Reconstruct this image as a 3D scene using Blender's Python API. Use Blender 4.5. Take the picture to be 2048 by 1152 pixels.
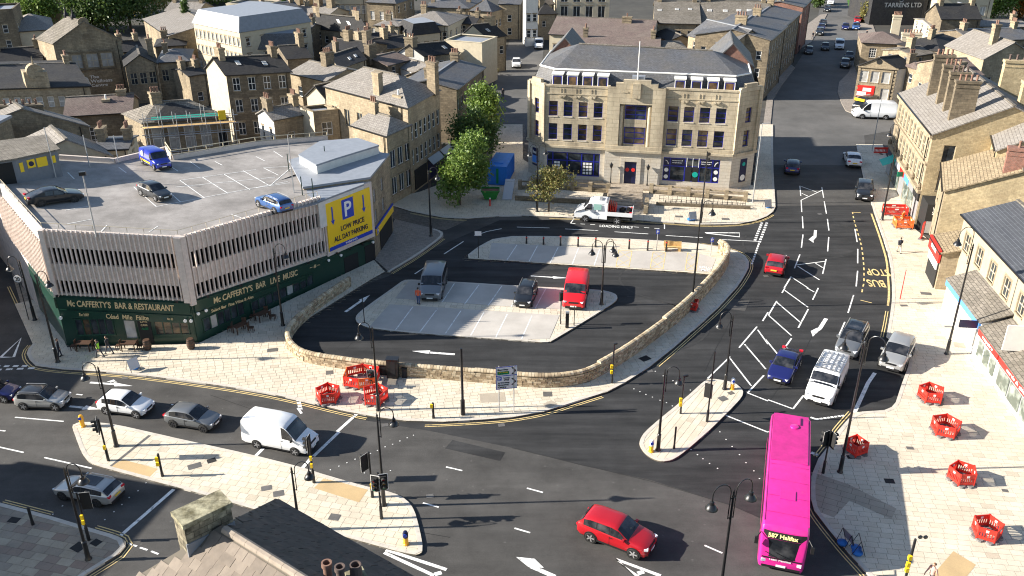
import bpy, math, random
from mathutils import Vector, Matrix
from mathutils.geometry import tessellate_polygon
R = math.radians
rnd = random.Random(7)
for o in list(bpy.data.objects): bpy.data.objects.remove(o)
SC = bpy.context.scene
COL = SC.collection
# ---------------------------------------------------------------- camera, sky, sun, exposure
F_PX, PITCH, CAM_H = 1769.0, R(25.8), 38.3
cam_d = bpy.data.cameras.new('camera'); cam = bpy.data.objects.new('camera', cam_d); COL.objects.link(cam)
cam.location = (0, 0, CAM_H); cam.rotation_euler = (R(90) - PITCH, 0, 0)
cam_d.sensor_width = 36.0; cam_d.lens = F_PX / 2048 * 36.0; cam_d.clip_start = 0.5; cam_d.clip_end = 4000
SC.camera = cam
SUN_EL = R(24.0)
world = bpy.data.worlds.new('World'); SC.world = world; world.use_nodes = True
wn = world.node_tree; wn.nodes.clear()
sky = wn.nodes.new('ShaderNodeTexSky'); sky.sky_type = 'NISHITA'; sky.sun_disc = False
sky.sun_elevation = SUN_EL; sky.sun_rotation = R(-90); sky.air_density = 1.0; sky.dust_density = 0.6
bg = wn.nodes.new('ShaderNodeBackground'); bg.inputs[1].default_value = 0.075
wo = wn.nodes.new('ShaderNodeOutputWorld')
wn.links.new(sky.outputs[0], bg.inputs[0]); wn.links.new(bg.outputs[0], wo.inputs[0])
sun_d = bpy.data.lights.new('sun', 'SUN'); sun_d.energy = 5.0; sun_d.angle = R(0.5); sun_d.color = (1.0, 0.93, 0.82)
sun = bpy.data.objects.new('sun', sun_d); COL.objects.link(sun); sun.rotation_euler = (0, -(R(90) - SUN_EL), R(2.5))
SC.view_settings.view_transform = 'Standard'; SC.view_settings.look = 'None'
SC.view_settings.gamma = 1.0; SC.view_settings.use_curve_mapping = False
SC.view_settings.exposure = 1.4
SC.cycles.filter_width = 1.1
# ---------------------------------------------------------------- survey helpers: photo pixel (2048 wide) + height -> place
cP, sP = math.cos(PITCH), math.sin(PITCH)
def ray(px, py):
  u = (px - 1024) / F_PX; v = (py - 576) / F_PX
  return Vector((u, cP - v * sP, -sP - v * cP))
def G(px, py, z=0.0):
  d = ray(px, py); t = (z - CAM_H) / d.z
  return Vector((d.x * t, d.y * t, z))
def PJ(p):
  zz = p[2] - CAM_H; d = p[1] * cP - zz * sP; up = p[1] * sP + zz * cP
  return (1024 + F_PX * p[0] / d, 576 - F_PX * up / d)
def HT(b, ty, z0=0.0):
  p = G(b[0], b[1], z0); lo, hi = z0, 37.0
  for _ in range(40):
    m = (lo + hi) / 2
    if PJ((p.x, p.y, m))[1] > ty: lo = m
    else: hi = m
  return lo - z0
# ---------------------------------------------------------------- object helpers
ORG = {}
def thing(name, label, cat, loc=(0, 0, 0), rz=0.0, group=None):
  o = bpy.data.objects.new(name, None); COL.objects.link(o)
  o.location = loc; o.rotation_euler = (0, 0, rz); o.empty_display_size = 0.3
  o['label'] = label; o['category'] = cat
  if group: o['group'] = group
  ORG[o.name] = Vector(loc)
  return o
def tag(o, label=None, cat=None, group=None, kind=None):
  if label: o['label'] = label
  if cat: o['category'] = cat
  if group: o['group'] = group
  if kind: o['kind'] = kind
  return o
def mesh_obj(name, me, parent=None, loc=(0, 0, 0), rot=(0, 0, 0)):
  o = bpy.data.objects.new(name, me); COL.objects.link(o)
  if parent is not None: o.parent = parent
  o.location = loc; o.rotation_euler = rot
  ORG[o.name] = (ORG.get(parent.name, Vector()) if parent is not None else Vector()) + Vector(loc)
  return o
def kids(o): return [c for c in bpy.data.objects if c.parent == o]
def copy_tree(o, kidmap, parent=None):
  c = o.copy(); COL.objects.link(c)
  if parent is not None: c.parent = parent
  kidmap[c.name] = []
  for ch in list(kidmap.get(o.name, [])):
    cc = copy_tree(ch, kidmap, c); kidmap[c.name].append(cc)
  return c
class MB:
  def __init__(s): s.v = []; s.f = []; s.m = []; s.cur = 0
  def add(s, vs, fs):
    n = len(s.v); s.v.extend([Vector(p) for p in vs])
    for f in fs: s.f.append(tuple(i + n for i in f)); s.m.append(s.cur)
    return s
  def quad(s, *ps): return s.add(ps, [tuple(range(len(ps)))])
  def box(s, c, size, rz=0.0, bottom=True):
    a, b, d = size[0] / 2, size[1] / 2, size[2] / 2; ca, sa = math.cos(rz), math.sin(rz)
    vs = []
    for z in (-d, d):
      for x, y in ((-a, -b), (a, -b), (a, b), (-a, b)):
        vs.append((c[0] + x * ca - y * sa, c[1] + x * sa + y * ca, c[2] + z))
    fs = [(4, 5, 6, 7), (0, 1, 5, 4), (1, 2, 6, 5), (2, 3, 7, 6), (3, 0, 4, 7)]
    if bottom: fs.append((3, 2, 1, 0))
    return s.add(vs, fs)
  def obox(s, O, ex, ey, ez, u0, u1, v0, v1, w0, w1):
    vs = [O + ex * u + ey * v + ez * w for w in (w0, w1) for u, v in ((u0, v0), (u1, v0), (u1, v1), (u0, v1))]
    return s.add(vs, [(3, 2, 1, 0), (4, 5, 6, 7), (0, 1, 5, 4), (1, 2, 6, 5), (2, 3, 7, 6), (3, 0, 4, 7)])
  def prism(s, poly, z0, z1, bottom=False, top=True):
    P = [Vector((p[0], p[1], 0)) for p in poly]; n = len(P)
    ar = sum(P[i].x * P[(i + 1) % n].y - P[(i + 1) % n].x * P[i].y for i in range(n))
    if ar < 0: P.reverse()
    vs = [(p.x, p.y, z0) for p in P] + [(p.x, p.y, z1) for p in P]
    fs = [(i, (i + 1) % n, n + (i + 1) % n, n + i) for i in range(n)]
    tri = tessellate_polygon([P])
    for t in tri:
      a, b, c = [P[k] for k in t]
      if (b - a).cross(c - a).z < 0: t = (t[0], t[2], t[1])
      if top: fs.append(tuple(n + k for k in t))
      if bottom: fs.append((t[0], t[2], t[1]))
    return s.add(vs, fs)
  def slab(s, poly, th):
    P = [Vector(p) for p in poly]; n = len(P)
    nr = Vector()
    for i in range(n): nr += (P[i] - P[0]).cross(P[(i + 1) % n] - P[0])
    nr.normalize()
    if nr.z < 0: P.reverse(); nr = -nr
    vs = P + [p - nr * th for p in P]
    return s.add(vs, [tuple(range(n)), tuple(range(2 * n - 1, n - 1, -1))] + [(i, n + i, n + (i + 1) % n, (i + 1) % n) for i in range(n)])
  def cyl(s, p0, p1, r0, r1=None, n=8, caps=True):
    p0 = Vector(p0); p1 = Vector(p1); r1 = r0 if r1 is None else r1
    d = (p1 - p0).normalized(); a = d.orthogonal().normalized(); b = d.cross(a)
    vs = []
    for p, r in ((p0, r0), (p1, r1)):
      for i in range(n):
        t = 2 * math.pi * i / n; vs.append(p + (a * math.cos(t) + b * math.sin(t)) * r)
    fs = [(i, (i + 1) % n, n + (i + 1) % n, n + i) for i in range(n)]
    if caps: fs += [tuple(range(n - 1, -1, -1)), tuple(range(n, 2 * n))]
    return s.add(vs, fs)
  def tube(s, pts, r, n=6):
    pts = [Vector(p) for p in pts]; rs = r if isinstance(r, (list, tuple)) else [r] * len(pts)
    vs = []; a = None
    for i, p in enumerate(pts):
      d = (pts[min(i + 1, len(pts) - 1)] - pts[max(i - 1, 0)]).normalized()
      a = d.orthogonal().normalized() if a is None else (a - d * a.dot(d)).normalized()
      b = d.cross(a)
      for k in range(n):
        t = 2 * math.pi * k / n; vs.append(p + (a * math.cos(t) + b * math.sin(t)) * rs[i])
    m = len(pts)
    fs = [(i * n + k, i * n + (k + 1) % n, (i + 1) * n + (k + 1) % n, (i + 1) * n + k) for i in range(m - 1) for k in range(n)]
    fs += [tuple(range(n - 1, -1, -1)), tuple(range((m - 1) * n, m * n))]
    return s.add(vs, fs)
  def lathe(s, prof, n=12, c=(0, 0, 0), axis='z', caps=True):
    vs = []; c = Vector(c)
    for r, h in prof:
      for i in range(n):
        t = 2 * math.pi * i / n
        if axis == 'z': vs.append(c + Vector((r * math.cos(t), r * math.sin(t), h)))
        else: vs.append(c + Vector((r * math.sin(t), h, r * math.cos(t))))
    m = len(prof)
    fs = [(i * n + k, i * n + (k + 1) % n, (i + 1) * n + (k + 1) % n, (i + 1) * n + k) for i in range(m - 1) for k in range(n)]
    if caps: fs += [tuple(range(n - 1, -1, -1)), tuple(range((m - 1) * n, m * n))]
    return s.add(vs, fs)
  def mesh(s, name, mats, org=Vector(), smooth=0.0, uv=True):
    me = bpy.data.meshes.new(name)
    me.from_pydata([tuple(p - org) for p in s.v], [], s.f)
    for m in (mats if isinstance(mats, (list, tuple)) else [mats]): me.materials.append(m)
    if any(s.m): me.polygons.foreach_set('material_index', s.m)
    if uv:
      ul = me.uv_layers.new(name='UVMap').data
      for p, f in zip(me.polygons, s.f):
        n = p.normal
        if abs(n.z) > 0.97: a, b = Vector((1, 0, 0)), Vector((0, 1, 0))
        else:
          a = Vector((-n.y, n.x, 0)).normalized(); b = n.cross(a)
        for li, vi in zip(p.loop_indices, f):
          q = s.v[vi]; ul[li].uv = (q.dot(a), q.dot(b))
    if smooth:
      me.polygons.foreach_set('use_smooth', [True] * len(me.polygons))
      if smooth < 3: me.set_sharp_from_angle(angle=smooth)
    me.update()
    return me
  def build(s, name, mats, parent=None, smooth=0.0, uv=True):
    org = ORG.get(parent.name, Vector()) if parent is not None else Vector()
    return mesh_obj(name, s.mesh(name, mats, org, smooth, uv), parent)
def structure(name, mb, m, parent=None):
  o = mb.build(name, m, parent)
  if parent is None: o['kind'] = 'structure'
  return o
# ---------------------------------------------------------------- materials
def new_mat(name):
  m = bpy.data.materials.new(name); m.use_nodes = True; nt = m.node_tree
  return m, nt, nt.nodes['Principled BSDF']
def N(nt, t, **kw):
  n = nt.nodes.new(t)
  for k, v in kw.items():
    if k.startswith('i_'): n.inputs[k[2:].replace('_', ' ')].default_value = v
    else: setattr(n, k, v)
  return n
def c4(c): return (c[0], c[1], c[2], 1.0)
def plain(name, col, rough=0.6, metal=0.0, coat=0.0, emit=None, es=1.0, vary=0.0):
  m, nt, b = new_mat(name)
  b.inputs['Base Color'].default_value = c4(col); b.inputs['Roughness'].default_value = rough
  b.inputs['Metallic'].default_value = metal; b.inputs['Coat Weight'].default_value = coat
  b.inputs['Coat Roughness'].default_value = 0.05
  if emit: b.inputs['Emission Color'].default_value = c4(emit); b.inputs['Emission Strength'].default_value = es
  if vary:
    ge = N(nt, 'ShaderNodeNewGeometry'); no = N(nt, 'ShaderNodeTexNoise', i_Scale=1.7, i_Detail=4.0, i_Roughness=0.65)
    nt.links.new(ge.outputs['Position'], no.inputs['Vector'])
    mr = N(nt, 'ShaderNodeMapRange', i_From_Min=0.3, i_From_Max=0.7, i_To_Min=1 - vary, i_To_Max=1 + vary)
    nt.links.new(no.outputs[0], mr.inputs[0])
    mx = N(nt, 'ShaderNodeMix', data_type='RGBA', blend_type='MULTIPLY'); mx.inputs[0].default_value = 1
    mx.inputs[6].default_value = c4(col); nt.links.new(mr.outputs[0], mx.inputs[7]); nt.links.new(mx.outputs[2], b.inputs['Base Color'])
  return m
def surface(name, c1, c2, mortar, bw, bh, msize=0.012, stain=0.5, stain_col=None, bump=0.3, rough=0.85, scale=0.25, offs=0.5, streak=False, fine=0.25):
  m, nt, b = new_mat(name); L = nt.links
  uv = N(nt, 'ShaderNodeUVMap'); br = N(nt, 'ShaderNodeTexBrick', offset=offs)
  for k, v in (('Color1', c4(c1)), ('Color2', c4(c2)), ('Mortar', c4(mortar)), ('Scale', 1.0), ('Mortar Size', msize), ('Mortar Smooth', 0.3), ('Bias', -0.1), ('Brick Width', bw), ('Row Height', bh)):
    br.inputs[k].default_value = v
  wob = N(nt, 'ShaderNodeTexNoise', i_Scale=2.2, i_Detail=2.0)
  L.new(uv.outputs[0], wob.inputs['Vector'])
  va = N(nt, 'ShaderNodeVectorMath', operation='SCALE'); va.inputs[3].default_value = min(0.06, bh * 0.22)
  L.new(wob.outputs[1], va.inputs[0])
  ad = N(nt, 'ShaderNodeVectorMath', operation='ADD'); L.new(uv.outputs[0], ad.inputs[0]); L.new(va.outputs[0], ad.inputs[1])
  L.new(ad.outputs[0], br.inputs['Vector'])
  ge = N(nt, 'ShaderNodeNewGeometry')
  mp = N(nt, 'ShaderNodeMapping'); mp.inputs['Scale'].default_value = (1, 1, 0.3 if streak else 1)
  L.new(ge.outputs['Position'], mp.inputs['Vector'])
  no = N(nt, 'ShaderNodeTexNoise', i_Scale=scale, i_Detail=6.0, i_Roughness=0.62); L.new(mp.outputs[0], no.inputs['Vector'])
  mr = N(nt, 'ShaderNodeMapRange', i_From_Min=0.38, i_From_Max=0.68, i_To_Min=0.0, i_To_Max=stain); L.new(no.outputs[0], mr.inputs[0])
  mx = N(nt, 'ShaderNodeMix', data_type='RGBA'); L.new(mr.outputs[0], mx.inputs[0]); L.new(br.outputs[0], mx.inputs[6])
  sc = stain_col or tuple(x * 0.35 for x in c1); mx.inputs[7].default_value = c4(sc)
  n2 = N(nt, 'ShaderNodeTexNoise', i_Scale=3.0, i_Detail=5.0, i_Roughness=0.7); L.new(ge.outputs['Position'], n2.inputs['Vector'])
  m2 = N(nt, 'ShaderNodeMapRange', i_From_Min=0.3, i_From_Max=0.7, i_To_Min=1 - fine, i_To_Max=1 + fine); L.new(n2.outputs[0], m2.inputs[0])
  mm = N(nt, 'ShaderNodeMix', data_type='RGBA', blend_type='MULTIPLY'); mm.inputs[0].default_value = 1
  L.new(mx.outputs[2], mm.inputs[6]); L.new(m2.outputs[0], mm.inputs[7]); L.new(mm.outputs[2], b.inputs['Base Color'])
  b.inputs['Roughness'].default_value = rough; b.inputs['Specular IOR Level'].default_value = 0.25
  bp = N(nt, 'ShaderNodeBump', i_Strength=bump, i_Distance=0.04); inv = N(nt, 'ShaderNodeMath', operation='SUBTRACT'); inv.inputs[0].default_value = 1
  L.new(br.outputs['Fac'], inv.inputs[1])
  av = N(nt, 'ShaderNodeMath', operation='ADD'); L.new(inv.outputs[0], av.inputs[0]); L.new(n2.outputs[0], av.inputs[1])
  L.new(av.outputs[0], bp.inputs['Height']); L.new(bp.outputs[0], b.inputs['Normal'])
  return m
def ground_mat(name, c1, c2, scale=0.15, fine=0.25, spec=0.3, rough=0.85, tracks=None, speck=0.0):
  m, nt, b = new_mat(name); L = nt.links
  ge = N(nt, 'ShaderNodeNewGeometry')
  mp = N(nt, 'ShaderNodeMapping')
  if tracks: mp.inputs['Rotation'].default_value = (0, 0, tracks); mp.inputs['Scale'].default_value = (0.12, 1.2, 1)
  L.new(ge.outputs['Position'], mp.inputs['Vector'])
  no = N(nt, 'ShaderNodeTexNoise', i_Scale=scale * (4 if tracks else 1), i_Detail=5.0, i_Roughness=0.6); L.new(mp.outputs[0], no.inputs['Vector'])
  mr = N(nt, 'ShaderNodeMapRange', i_From_Min=0.35, i_From_Max=0.68); L.new(no.outputs[0], mr.inputs[0])
  mx = N(nt, 'ShaderNodeMix', data_type='RGBA'); mx.inputs[6].default_value = c4(c1); mx.inputs[7].default_value = c4(c2); L.new(mr.outputs[0], mx.inputs[0])
  n1 = N(nt, 'ShaderNodeTexNoise', i_Scale=0.35, i_Detail=4.0, i_Roughness=0.7); L.new(ge.outputs['Position'], n1.inputs['Vector'])
  n2 = N(nt, 'ShaderNodeTexNoise', i_Scale=14.0, i_Detail=3.0, i_Roughness=0.8); L.new(ge.outputs['Position'], n2.inputs['Vector'])
  ad = N(nt, 'ShaderNodeMath', operation='ADD'); L.new(n1.outputs[0], ad.inputs[0]); L.new(n2.outputs[0], ad.inputs[1])
  m2 = N(nt, 'ShaderNodeMapRange', i_From_Min=0.7, i_From_Max=1.3, i_To_Min=1 - fine, i_To_Max=1 + fine); L.new(ad.outputs[0], m2.inputs[0])
  mm = N(nt, 'ShaderNodeMix', data_type='RGBA', blend_type='MULTIPLY'); mm.inputs[0].default_value = 1
  L.new(mx.outputs[2], mm.inputs[6]); L.new(m2.outputs[0], mm.inputs[7])
  out = mm.outputs[2]
  if speck:
    vo = N(nt, 'ShaderNodeTexVoronoi', i_Scale=0.9); L.new(ge.outputs['Position'], vo.inputs['Vector'])
    lt = N(nt, 'ShaderNodeMath', operation='LESS_THAN'); L.new(vo.outputs['Distance'], lt.inputs[0]); lt.inputs[1].default_value = 0.07
    ml = N(nt, 'ShaderNodeMath', operation='MULTIPLY'); L.new(lt.outputs[0], ml.inputs[0]); ml.inputs[1].default_value = speck
    m3 = N(nt, 'ShaderNodeMix', data_type='RGBA'); L.new(ml.outputs[0], m3.inputs[0]); L.new(out, m3.inputs[6]); m3.inputs[7].default_value = (0.3, 0.29, 0.27, 1); out = m3.outputs[2]
  L.new(out, b.inputs['Base Color'])
  b.inputs['Roughness'].default_value = rough; b.inputs['Specular IOR Level'].default_value = spec
  bp = N(nt, 'ShaderNodeBump', i_Strength=0.25, i_Distance=0.02); L.new(n2.outputs[0], bp.inputs['Height']); L.new(bp.outputs[0], b.inputs['Normal'])
  return m
def leaf_mat(name, c1, c2):
  m, nt, b = new_mat(name); L = nt.links
  ge = N(nt, 'ShaderNodeNewGeometry'); cr = N(nt, 'ShaderNodeMix', data_type='RGBA')
  cr.inputs[6].default_value = c4(c1); cr.inputs[7].default_value = c4(c2); L.new(ge.outputs['Random Per Island'], cr.inputs[0])
  L.new(cr.outputs[2], b.inputs['Base Color']); b.inputs['Roughness'].default_value = 0.55
  tr = N(nt, 'ShaderNodeBsdfTranslucent'); ms = N(nt, 'ShaderNodeMixShader'); ms.inputs[0].default_value = 0.3
  L.new(cr.outputs[2], tr.inputs[0]); L.new(b.outputs[0], ms.inputs[1]); L.new(tr.outputs[0], ms.inputs[2])
  L.new(ms.outputs[0], nt.nodes['Material Output'].inputs[0])
  return m
def glass_mat(name, col=(0.02, 0.025, 0.03), rough=0.06, warm=None):
  m, nt, b = new_mat(name); b.inputs['Base Color'].default_value = c4(col); b.inputs['Roughness'].default_value = rough
  b.inputs['Specular IOR Level'].default_value = 0.6
  ge = N(nt, 'ShaderNodeNewGeometry'); no = N(nt, 'ShaderNodeTexNoise', i_Scale=1.1, i_Detail=3.0); nt.links.new(ge.outputs['Position'], no.inputs['Vector'])
  mr = N(nt, 'ShaderNodeMapRange', i_From_Min=0.45, i_From_Max=0.75); nt.links.new(no.outputs[0], mr.inputs[0])
  mx = N(nt, 'ShaderNodeMix', data_type='RGBA'); mx.inputs[6].default_value = c4(col); mx.inputs[7].default_value = c4(warm or tuple(x * 3 for x in col))
  nt.links.new(mr.outputs[0], mx.inputs[0]); nt.links.new(mx.outputs[2], b.inputs['Base Color'])
  return m
M = {}
BUFF = (0.42, 0.31, 0.18)
M['stone'] = surface('coursed sandstone', (0.37, 0.30, 0.20), (0.26, 0.208, 0.14), (0.2, 0.16, 0.11), 0.7, 0.26, stain=0.65, stain_col=(0.085, 0.07, 0.055), streak=True, scale=0.4)
M['stone_light'] = surface('clean sandstone', (0.39, 0.322, 0.222), (0.31, 0.25, 0.168), (0.24, 0.19, 0.13), 0.7, 0.28, stain=0.55, stain_col=(0.15, 0.12, 0.085), streak=True, scale=0.4)
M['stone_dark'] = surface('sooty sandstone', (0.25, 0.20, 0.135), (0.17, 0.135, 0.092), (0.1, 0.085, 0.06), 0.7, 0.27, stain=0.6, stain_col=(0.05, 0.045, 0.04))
M['gable'] = surface('buff rubble gable', (0.50, 0.405, 0.25), (0.42, 0.33, 0.2), (0.33, 0.265, 0.16), 0.42, 0.15, stain=0.42, stain_col=(0.15, 0.115, 0.07), streak=False, scale=0.5)
M['ashlar'] = surface('art deco ashlar', (0.53, 0.455, 0.33), (0.48, 0.405, 0.285), (0.33, 0.28, 0.2), 1.5, 0.55, msize=0.024, stain=0.8, stain_col=(0.2, 0.165, 0.12), streak=True, scale=0.45, fine=0.1)
M['ashlar_white'] = surface('pale stone base', (0.56, 0.52, 0.45), (0.53, 0.49, 0.42), (0.36, 0.32, 0.27), 1.6, 0.42, msize=0.02, stain=0.35, stain_col=(0.4, 0.3, 0.17), scale=0.4, fine=0.08)
M['brick'] = surface('red brick', (0.28, 0.11, 0.075), (0.17, 0.075, 0.055), (0.26, 0.2, 0.17), 0.225, 0.075, msize=0.01, stain=0.3)
M['cream'] = plain('cream render', (0.46, 0.40, 0.29), 0.8, vary=0.12)
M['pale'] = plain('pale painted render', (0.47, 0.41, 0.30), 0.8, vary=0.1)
M['cream_paint'] = plain('cream masonry paint', (0.345, 0.295, 0.215), 0.8, vary=0.12)
M['white'] = plain('white paint', (0.78, 0.77, 0.74), 0.5, vary=0.05)
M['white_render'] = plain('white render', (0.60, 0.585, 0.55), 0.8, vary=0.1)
M['concrete'] = surface('pinkish concrete', (0.62, 0.535, 0.475), (0.60, 0.52, 0.46), (0.58, 0.50, 0.445), 9.0, 9.0, stain=0.4, stain_col=(0.46, 0.385, 0.34), bump=0.1, streak=True, fine=0.12, scale=0.5)
M['fin'] = plain('precast concrete fin', (0.63, 0.545, 0.485), 0.85, vary=0.2)
M['deck'] = ground_mat('asphalt roof deck', (0.26, 0.24, 0.222), (0.33, 0.305, 0.285), scale=0.35, fine=0.26)
M['slate'] = surface('blue slate', (0.12, 0.125, 0.138), (0.085, 0.09, 0.102), (0.03, 0.03, 0.035), 0.35, 0.22, msize=0.012, stain=0.5, stain_col=(0.13, 0.115, 0.095), bump=0.4, rough=0.6, scale=0.3)
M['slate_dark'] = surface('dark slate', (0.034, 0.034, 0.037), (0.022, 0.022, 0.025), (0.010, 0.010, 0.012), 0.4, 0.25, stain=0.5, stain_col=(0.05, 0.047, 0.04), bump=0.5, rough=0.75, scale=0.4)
M['stone_slate'] = surface('stone slates', (0.235, 0.21, 0.178), (0.16, 0.143, 0.122), (0.05, 0.045, 0.04), 0.55, 0.32, msize=0.02, stain=0.5, stain_col=(0.085, 0.075, 0.055), bump=0.6, scale=0.4)
M['tile_brown'] = surface('brown roof tiles', (0.175, 0.13, 0.115), (0.135, 0.10, 0.09), (0.06, 0.05, 0.05), 0.35, 0.28, msize=0.018, stain=0.45, stain_col=(0.21, 0.18, 0.15), bump=0.5, scale=0.35)
M['tile_tan'] = surface('tan stone slates', (0.34, 0.27, 0.175), (0.255, 0.20, 0.13), (0.11, 0.085, 0.055), 0.6, 0.33, msize=0.025, stain=0.4, bump=0.7, stain_col=(0.17, 0.13, 0.08), scale=0.7)
M['tile_grey'] = surface('grey concrete tiles', (0.27, 0.25, 0.228), (0.215, 0.197, 0.178), (0.10, 0.09, 0.085), 0.33, 0.34, msize=0.02, stain=0.35, stain_col=(0.17, 0.15, 0.125), bump=0.5)
M['solar'] = surface('dark ribbed slate', (0.075, 0.08, 0.09), (0.06, 0.064, 0.074), (0.16, 0.165, 0.18), 3.0, 0.32, msize=0.022, stain=0.3, bump=0.4, rough=0.5, fine=0.2)
M['lead'] = plain('weathered lead', (0.20, 0.212, 0.235), 0.5, vary=0.12)
M['felt'] = plain('blue grey roof felt', (0.23, 0.25, 0.285), 0.55, vary=0.1)
M['dark_metal'] = plain('black paint', (0.012, 0.012, 0.013), 0.35, coat=0.2)
M['grey_metal'] = plain('galvanised steel', (0.42, 0.43, 0.44), 0.45, 0.5)
M['black'] = plain('matt black', (0.012, 0.012, 0.012), 0.8)
M['interior'] = plain('painted interior shade', (0.03, 0.026, 0.024), 0.9)  # near black colour stands in for shade inside the parking floors
M['green_pub'] = plain('bottle green paint', (0.006, 0.040, 0.026), 0.4, coat=0.2)
M['gold'] = plain('cream gold letter paint', (0.62, 0.48, 0.26), 0.5)
M['glass'] = glass_mat('window glass')
M['glass_warm'] = glass_mat('shop glass', (0.04, 0.035, 0.03), warm=(0.22, 0.13, 0.06))
M['glass_pale'] = glass_mat('blinded glass', (0.34, 0.33, 0.31), rough=0.25, warm=(0.5, 0.5, 0.48))
M['shopglass'] = glass_mat('shop window full of cards', (0.08, 0.10, 0.085), warm=(0.42, 0.47, 0.42))
M['blueframe'] = plain('royal blue frame', (0.012, 0.018, 0.26), 0.4)
M['navy'] = plain('navy sign', (0.006, 0.01, 0.05), 0.4)
M['red'] = plain('red plastic', (0.62, 0.03, 0.018), 0.45, vary=0.12)
M['orange'] = plain('orange plastic', (0.8, 0.16, 0.03), 0.6)
M['rubber'] = plain('grey rubber foot', (0.16, 0.155, 0.15), 0.9, vary=0.2)
M['yellow'] = plain('signal yellow', (0.85, 0.56, 0.015), 0.4)
M['amber'] = plain('amber reflective', (0.9, 0.42, 0.02), 0.35)
M['blue'] = plain('sign blue', (0.01, 0.05, 0.42), 0.45)
M['skyblue'] = plain('shop fascia blue', (0.09, 0.28, 0.72), 0.5)
M['green'] = plain('skip green', (0.02, 0.19, 0.03), 0.5, vary=0.2)
M['signgreen'] = plain('road sign green', (0.0, 0.2, 0.07), 0.5)
M['teal'] = plain('teal sign', (0.0, 0.36, 0.3), 0.5)
M['signred'] = plain('shop red', (0.62, 0.025, 0.02), 0.4)
M['wood'] = plain('new pine', (0.62, 0.40, 0.16), 0.7, vary=0.2)
M['darkwood'] = plain('dark timber', (0.07, 0.035, 0.02), 0.6, vary=0.2)
def worn(name, col):
  m = plain(name, col, .7, vary=.16); nt = m.node_tree; b = nt.nodes['Principled BSDF']; src = b.inputs['Base Color'].links[0].from_socket
  ge = N(nt, 'ShaderNodeNewGeometry'); no = N(nt, 'ShaderNodeTexNoise', i_Scale=2.6, i_Detail=6.0, i_Roughness=0.75); nt.links.new(ge.outputs['Position'], no.inputs['Vector'])
  mr = N(nt, 'ShaderNodeMapRange', i_From_Min=0.54, i_From_Max=0.64, i_To_Max=0.75); nt.links.new(no.outputs[0], mr.inputs[0])
  mx = N(nt, 'ShaderNodeMix', data_type='RGBA'); nt.links.new(mr.outputs[0], mx.inputs[0]); nt.links.new(src, mx.inputs[6]); mx.inputs[7].default_value = (.09, .088, .085, 1); nt.links.new(mx.outputs[2], b.inputs['Base Color']); return m
M['road_white'] = worn('road paint white', (0.72, 0.72, 0.70)); M['road_yellow'] = worn('road paint yellow', (0.66, 0.50, 0.22))
M['pot'] = plain('terracotta pot', (0.20, 0.112, 0.08), 0.8, vary=0.25)
M['pot_dark'] = plain('sooty pot', (0.10, 0.07, 0.06), 0.8, vary=0.25)
M['asphalt'] = ground_mat('road asphalt', (0.050, 0.048, 0.046), (0.078, 0.075, 0.071), scale=0.10, fine=0.36, tracks=R(60), speck=0.12)
M['asphalt_new'] = ground_mat('new black asphalt', (0.018, 0.0185, 0.0195), (0.042, 0.042, 0.043), scale=0.2, fine=0.36, tracks=R(20))
M['asphalt_old'] = ground_mat('old grey asphalt', (0.085, 0.083, 0.08), (0.13, 0.125, 0.12), scale=0.09, fine=0.2)
M['bay'] = ground_mat('pale bay concrete', (0.40, 0.37, 0.335), (0.47, 0.44, 0.40), scale=0.3, fine=0.12)
M['cobble'] = surface('stone setts', (0.22, 0.19, 0.16), (0.15, 0.13, 0.11), (0.06, 0.055, 0.05), 0.28, 0.16, msize=0.02, stain=0.4, bump=0.6)
M['blockpave'] = surface('concrete block paving', (0.33, 0.29, 0.25), (0.27, 0.235, 0.205), (0.15, 0.13, 0.11), 0.42, 0.2, msize=0.012, stain=0.4, stain_col=(0.19, 0.17, 0.15), bump=0.3)
M['flags_old'] = surface('old flagstones', (0.38, 0.32, 0.25), (0.29, 0.245, 0.195), (0.14, 0.12, 0.10), 0.9, 0.6, msize=0.015, stain=0.4, stain_col=(0.22, 0.18, 0.135), bump=0.3)
M['mortar'] = plain('dark joint', (0.11, 0.095, 0.075), 0.9)
M['slab1'] = ground_mat('sandstone paving', (0.60, 0.535, 0.425), (0.54, 0.475, 0.375), scale=0.25, fine=0.15)
M['slab2'] = ground_mat('sandstone paving pale', (0.62, 0.555, 0.445), (0.56, 0.495, 0.395), scale=0.25, fine=0.15)
M['slab3'] = ground_mat('sandstone paving warm', (0.575, 0.505, 0.395), (0.515, 0.45, 0.35), scale=0.25, fine=0.15)
M['slab4'] = ground_mat('stained sandstone paving', (0.52, 0.455, 0.355), (0.46, 0.40, 0.31), scale=0.5, fine=0.2)
M['slabg'] = ground_mat('old york stone', (0.33, 0.275, 0.21), (0.25, 0.215, 0.175), scale=0.5, fine=0.15)
M['slabg2'] = ground_mat('old york stone pale', (0.40, 0.345, 0.265), (0.32, 0.27, 0.2), scale=0.5, fine=0.15)
M['slabg3'] = ground_mat('old york stone red', (0.29, 0.215, 0.165), (0.24, 0.2, 0.165), scale=0.5, fine=0.15)
M['tactile'] = ground_mat('buff tactile paving', (0.50, 0.36, 0.19), (0.43, 0.31, 0.17), scale=0.5, fine=0.12)
M['slabdk'] = ground_mat('grey repair paving', (0.40, 0.345, 0.27), (0.33, 0.285, 0.225), scale=0.5, fine=0.12)
M['kerb'] = plain('granite kerb', (0.50, 0.46, 0.40), 0.8, vary=0.14)
M['iron'] = plain('cast iron cover', (0.11, 0.105, 0.10), 0.6, vary=0.2)
M['grass'] = ground_mat('grass', (0.05, 0.13, 0.02), (0.08, 0.17, 0.03), scale=0.4)
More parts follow.
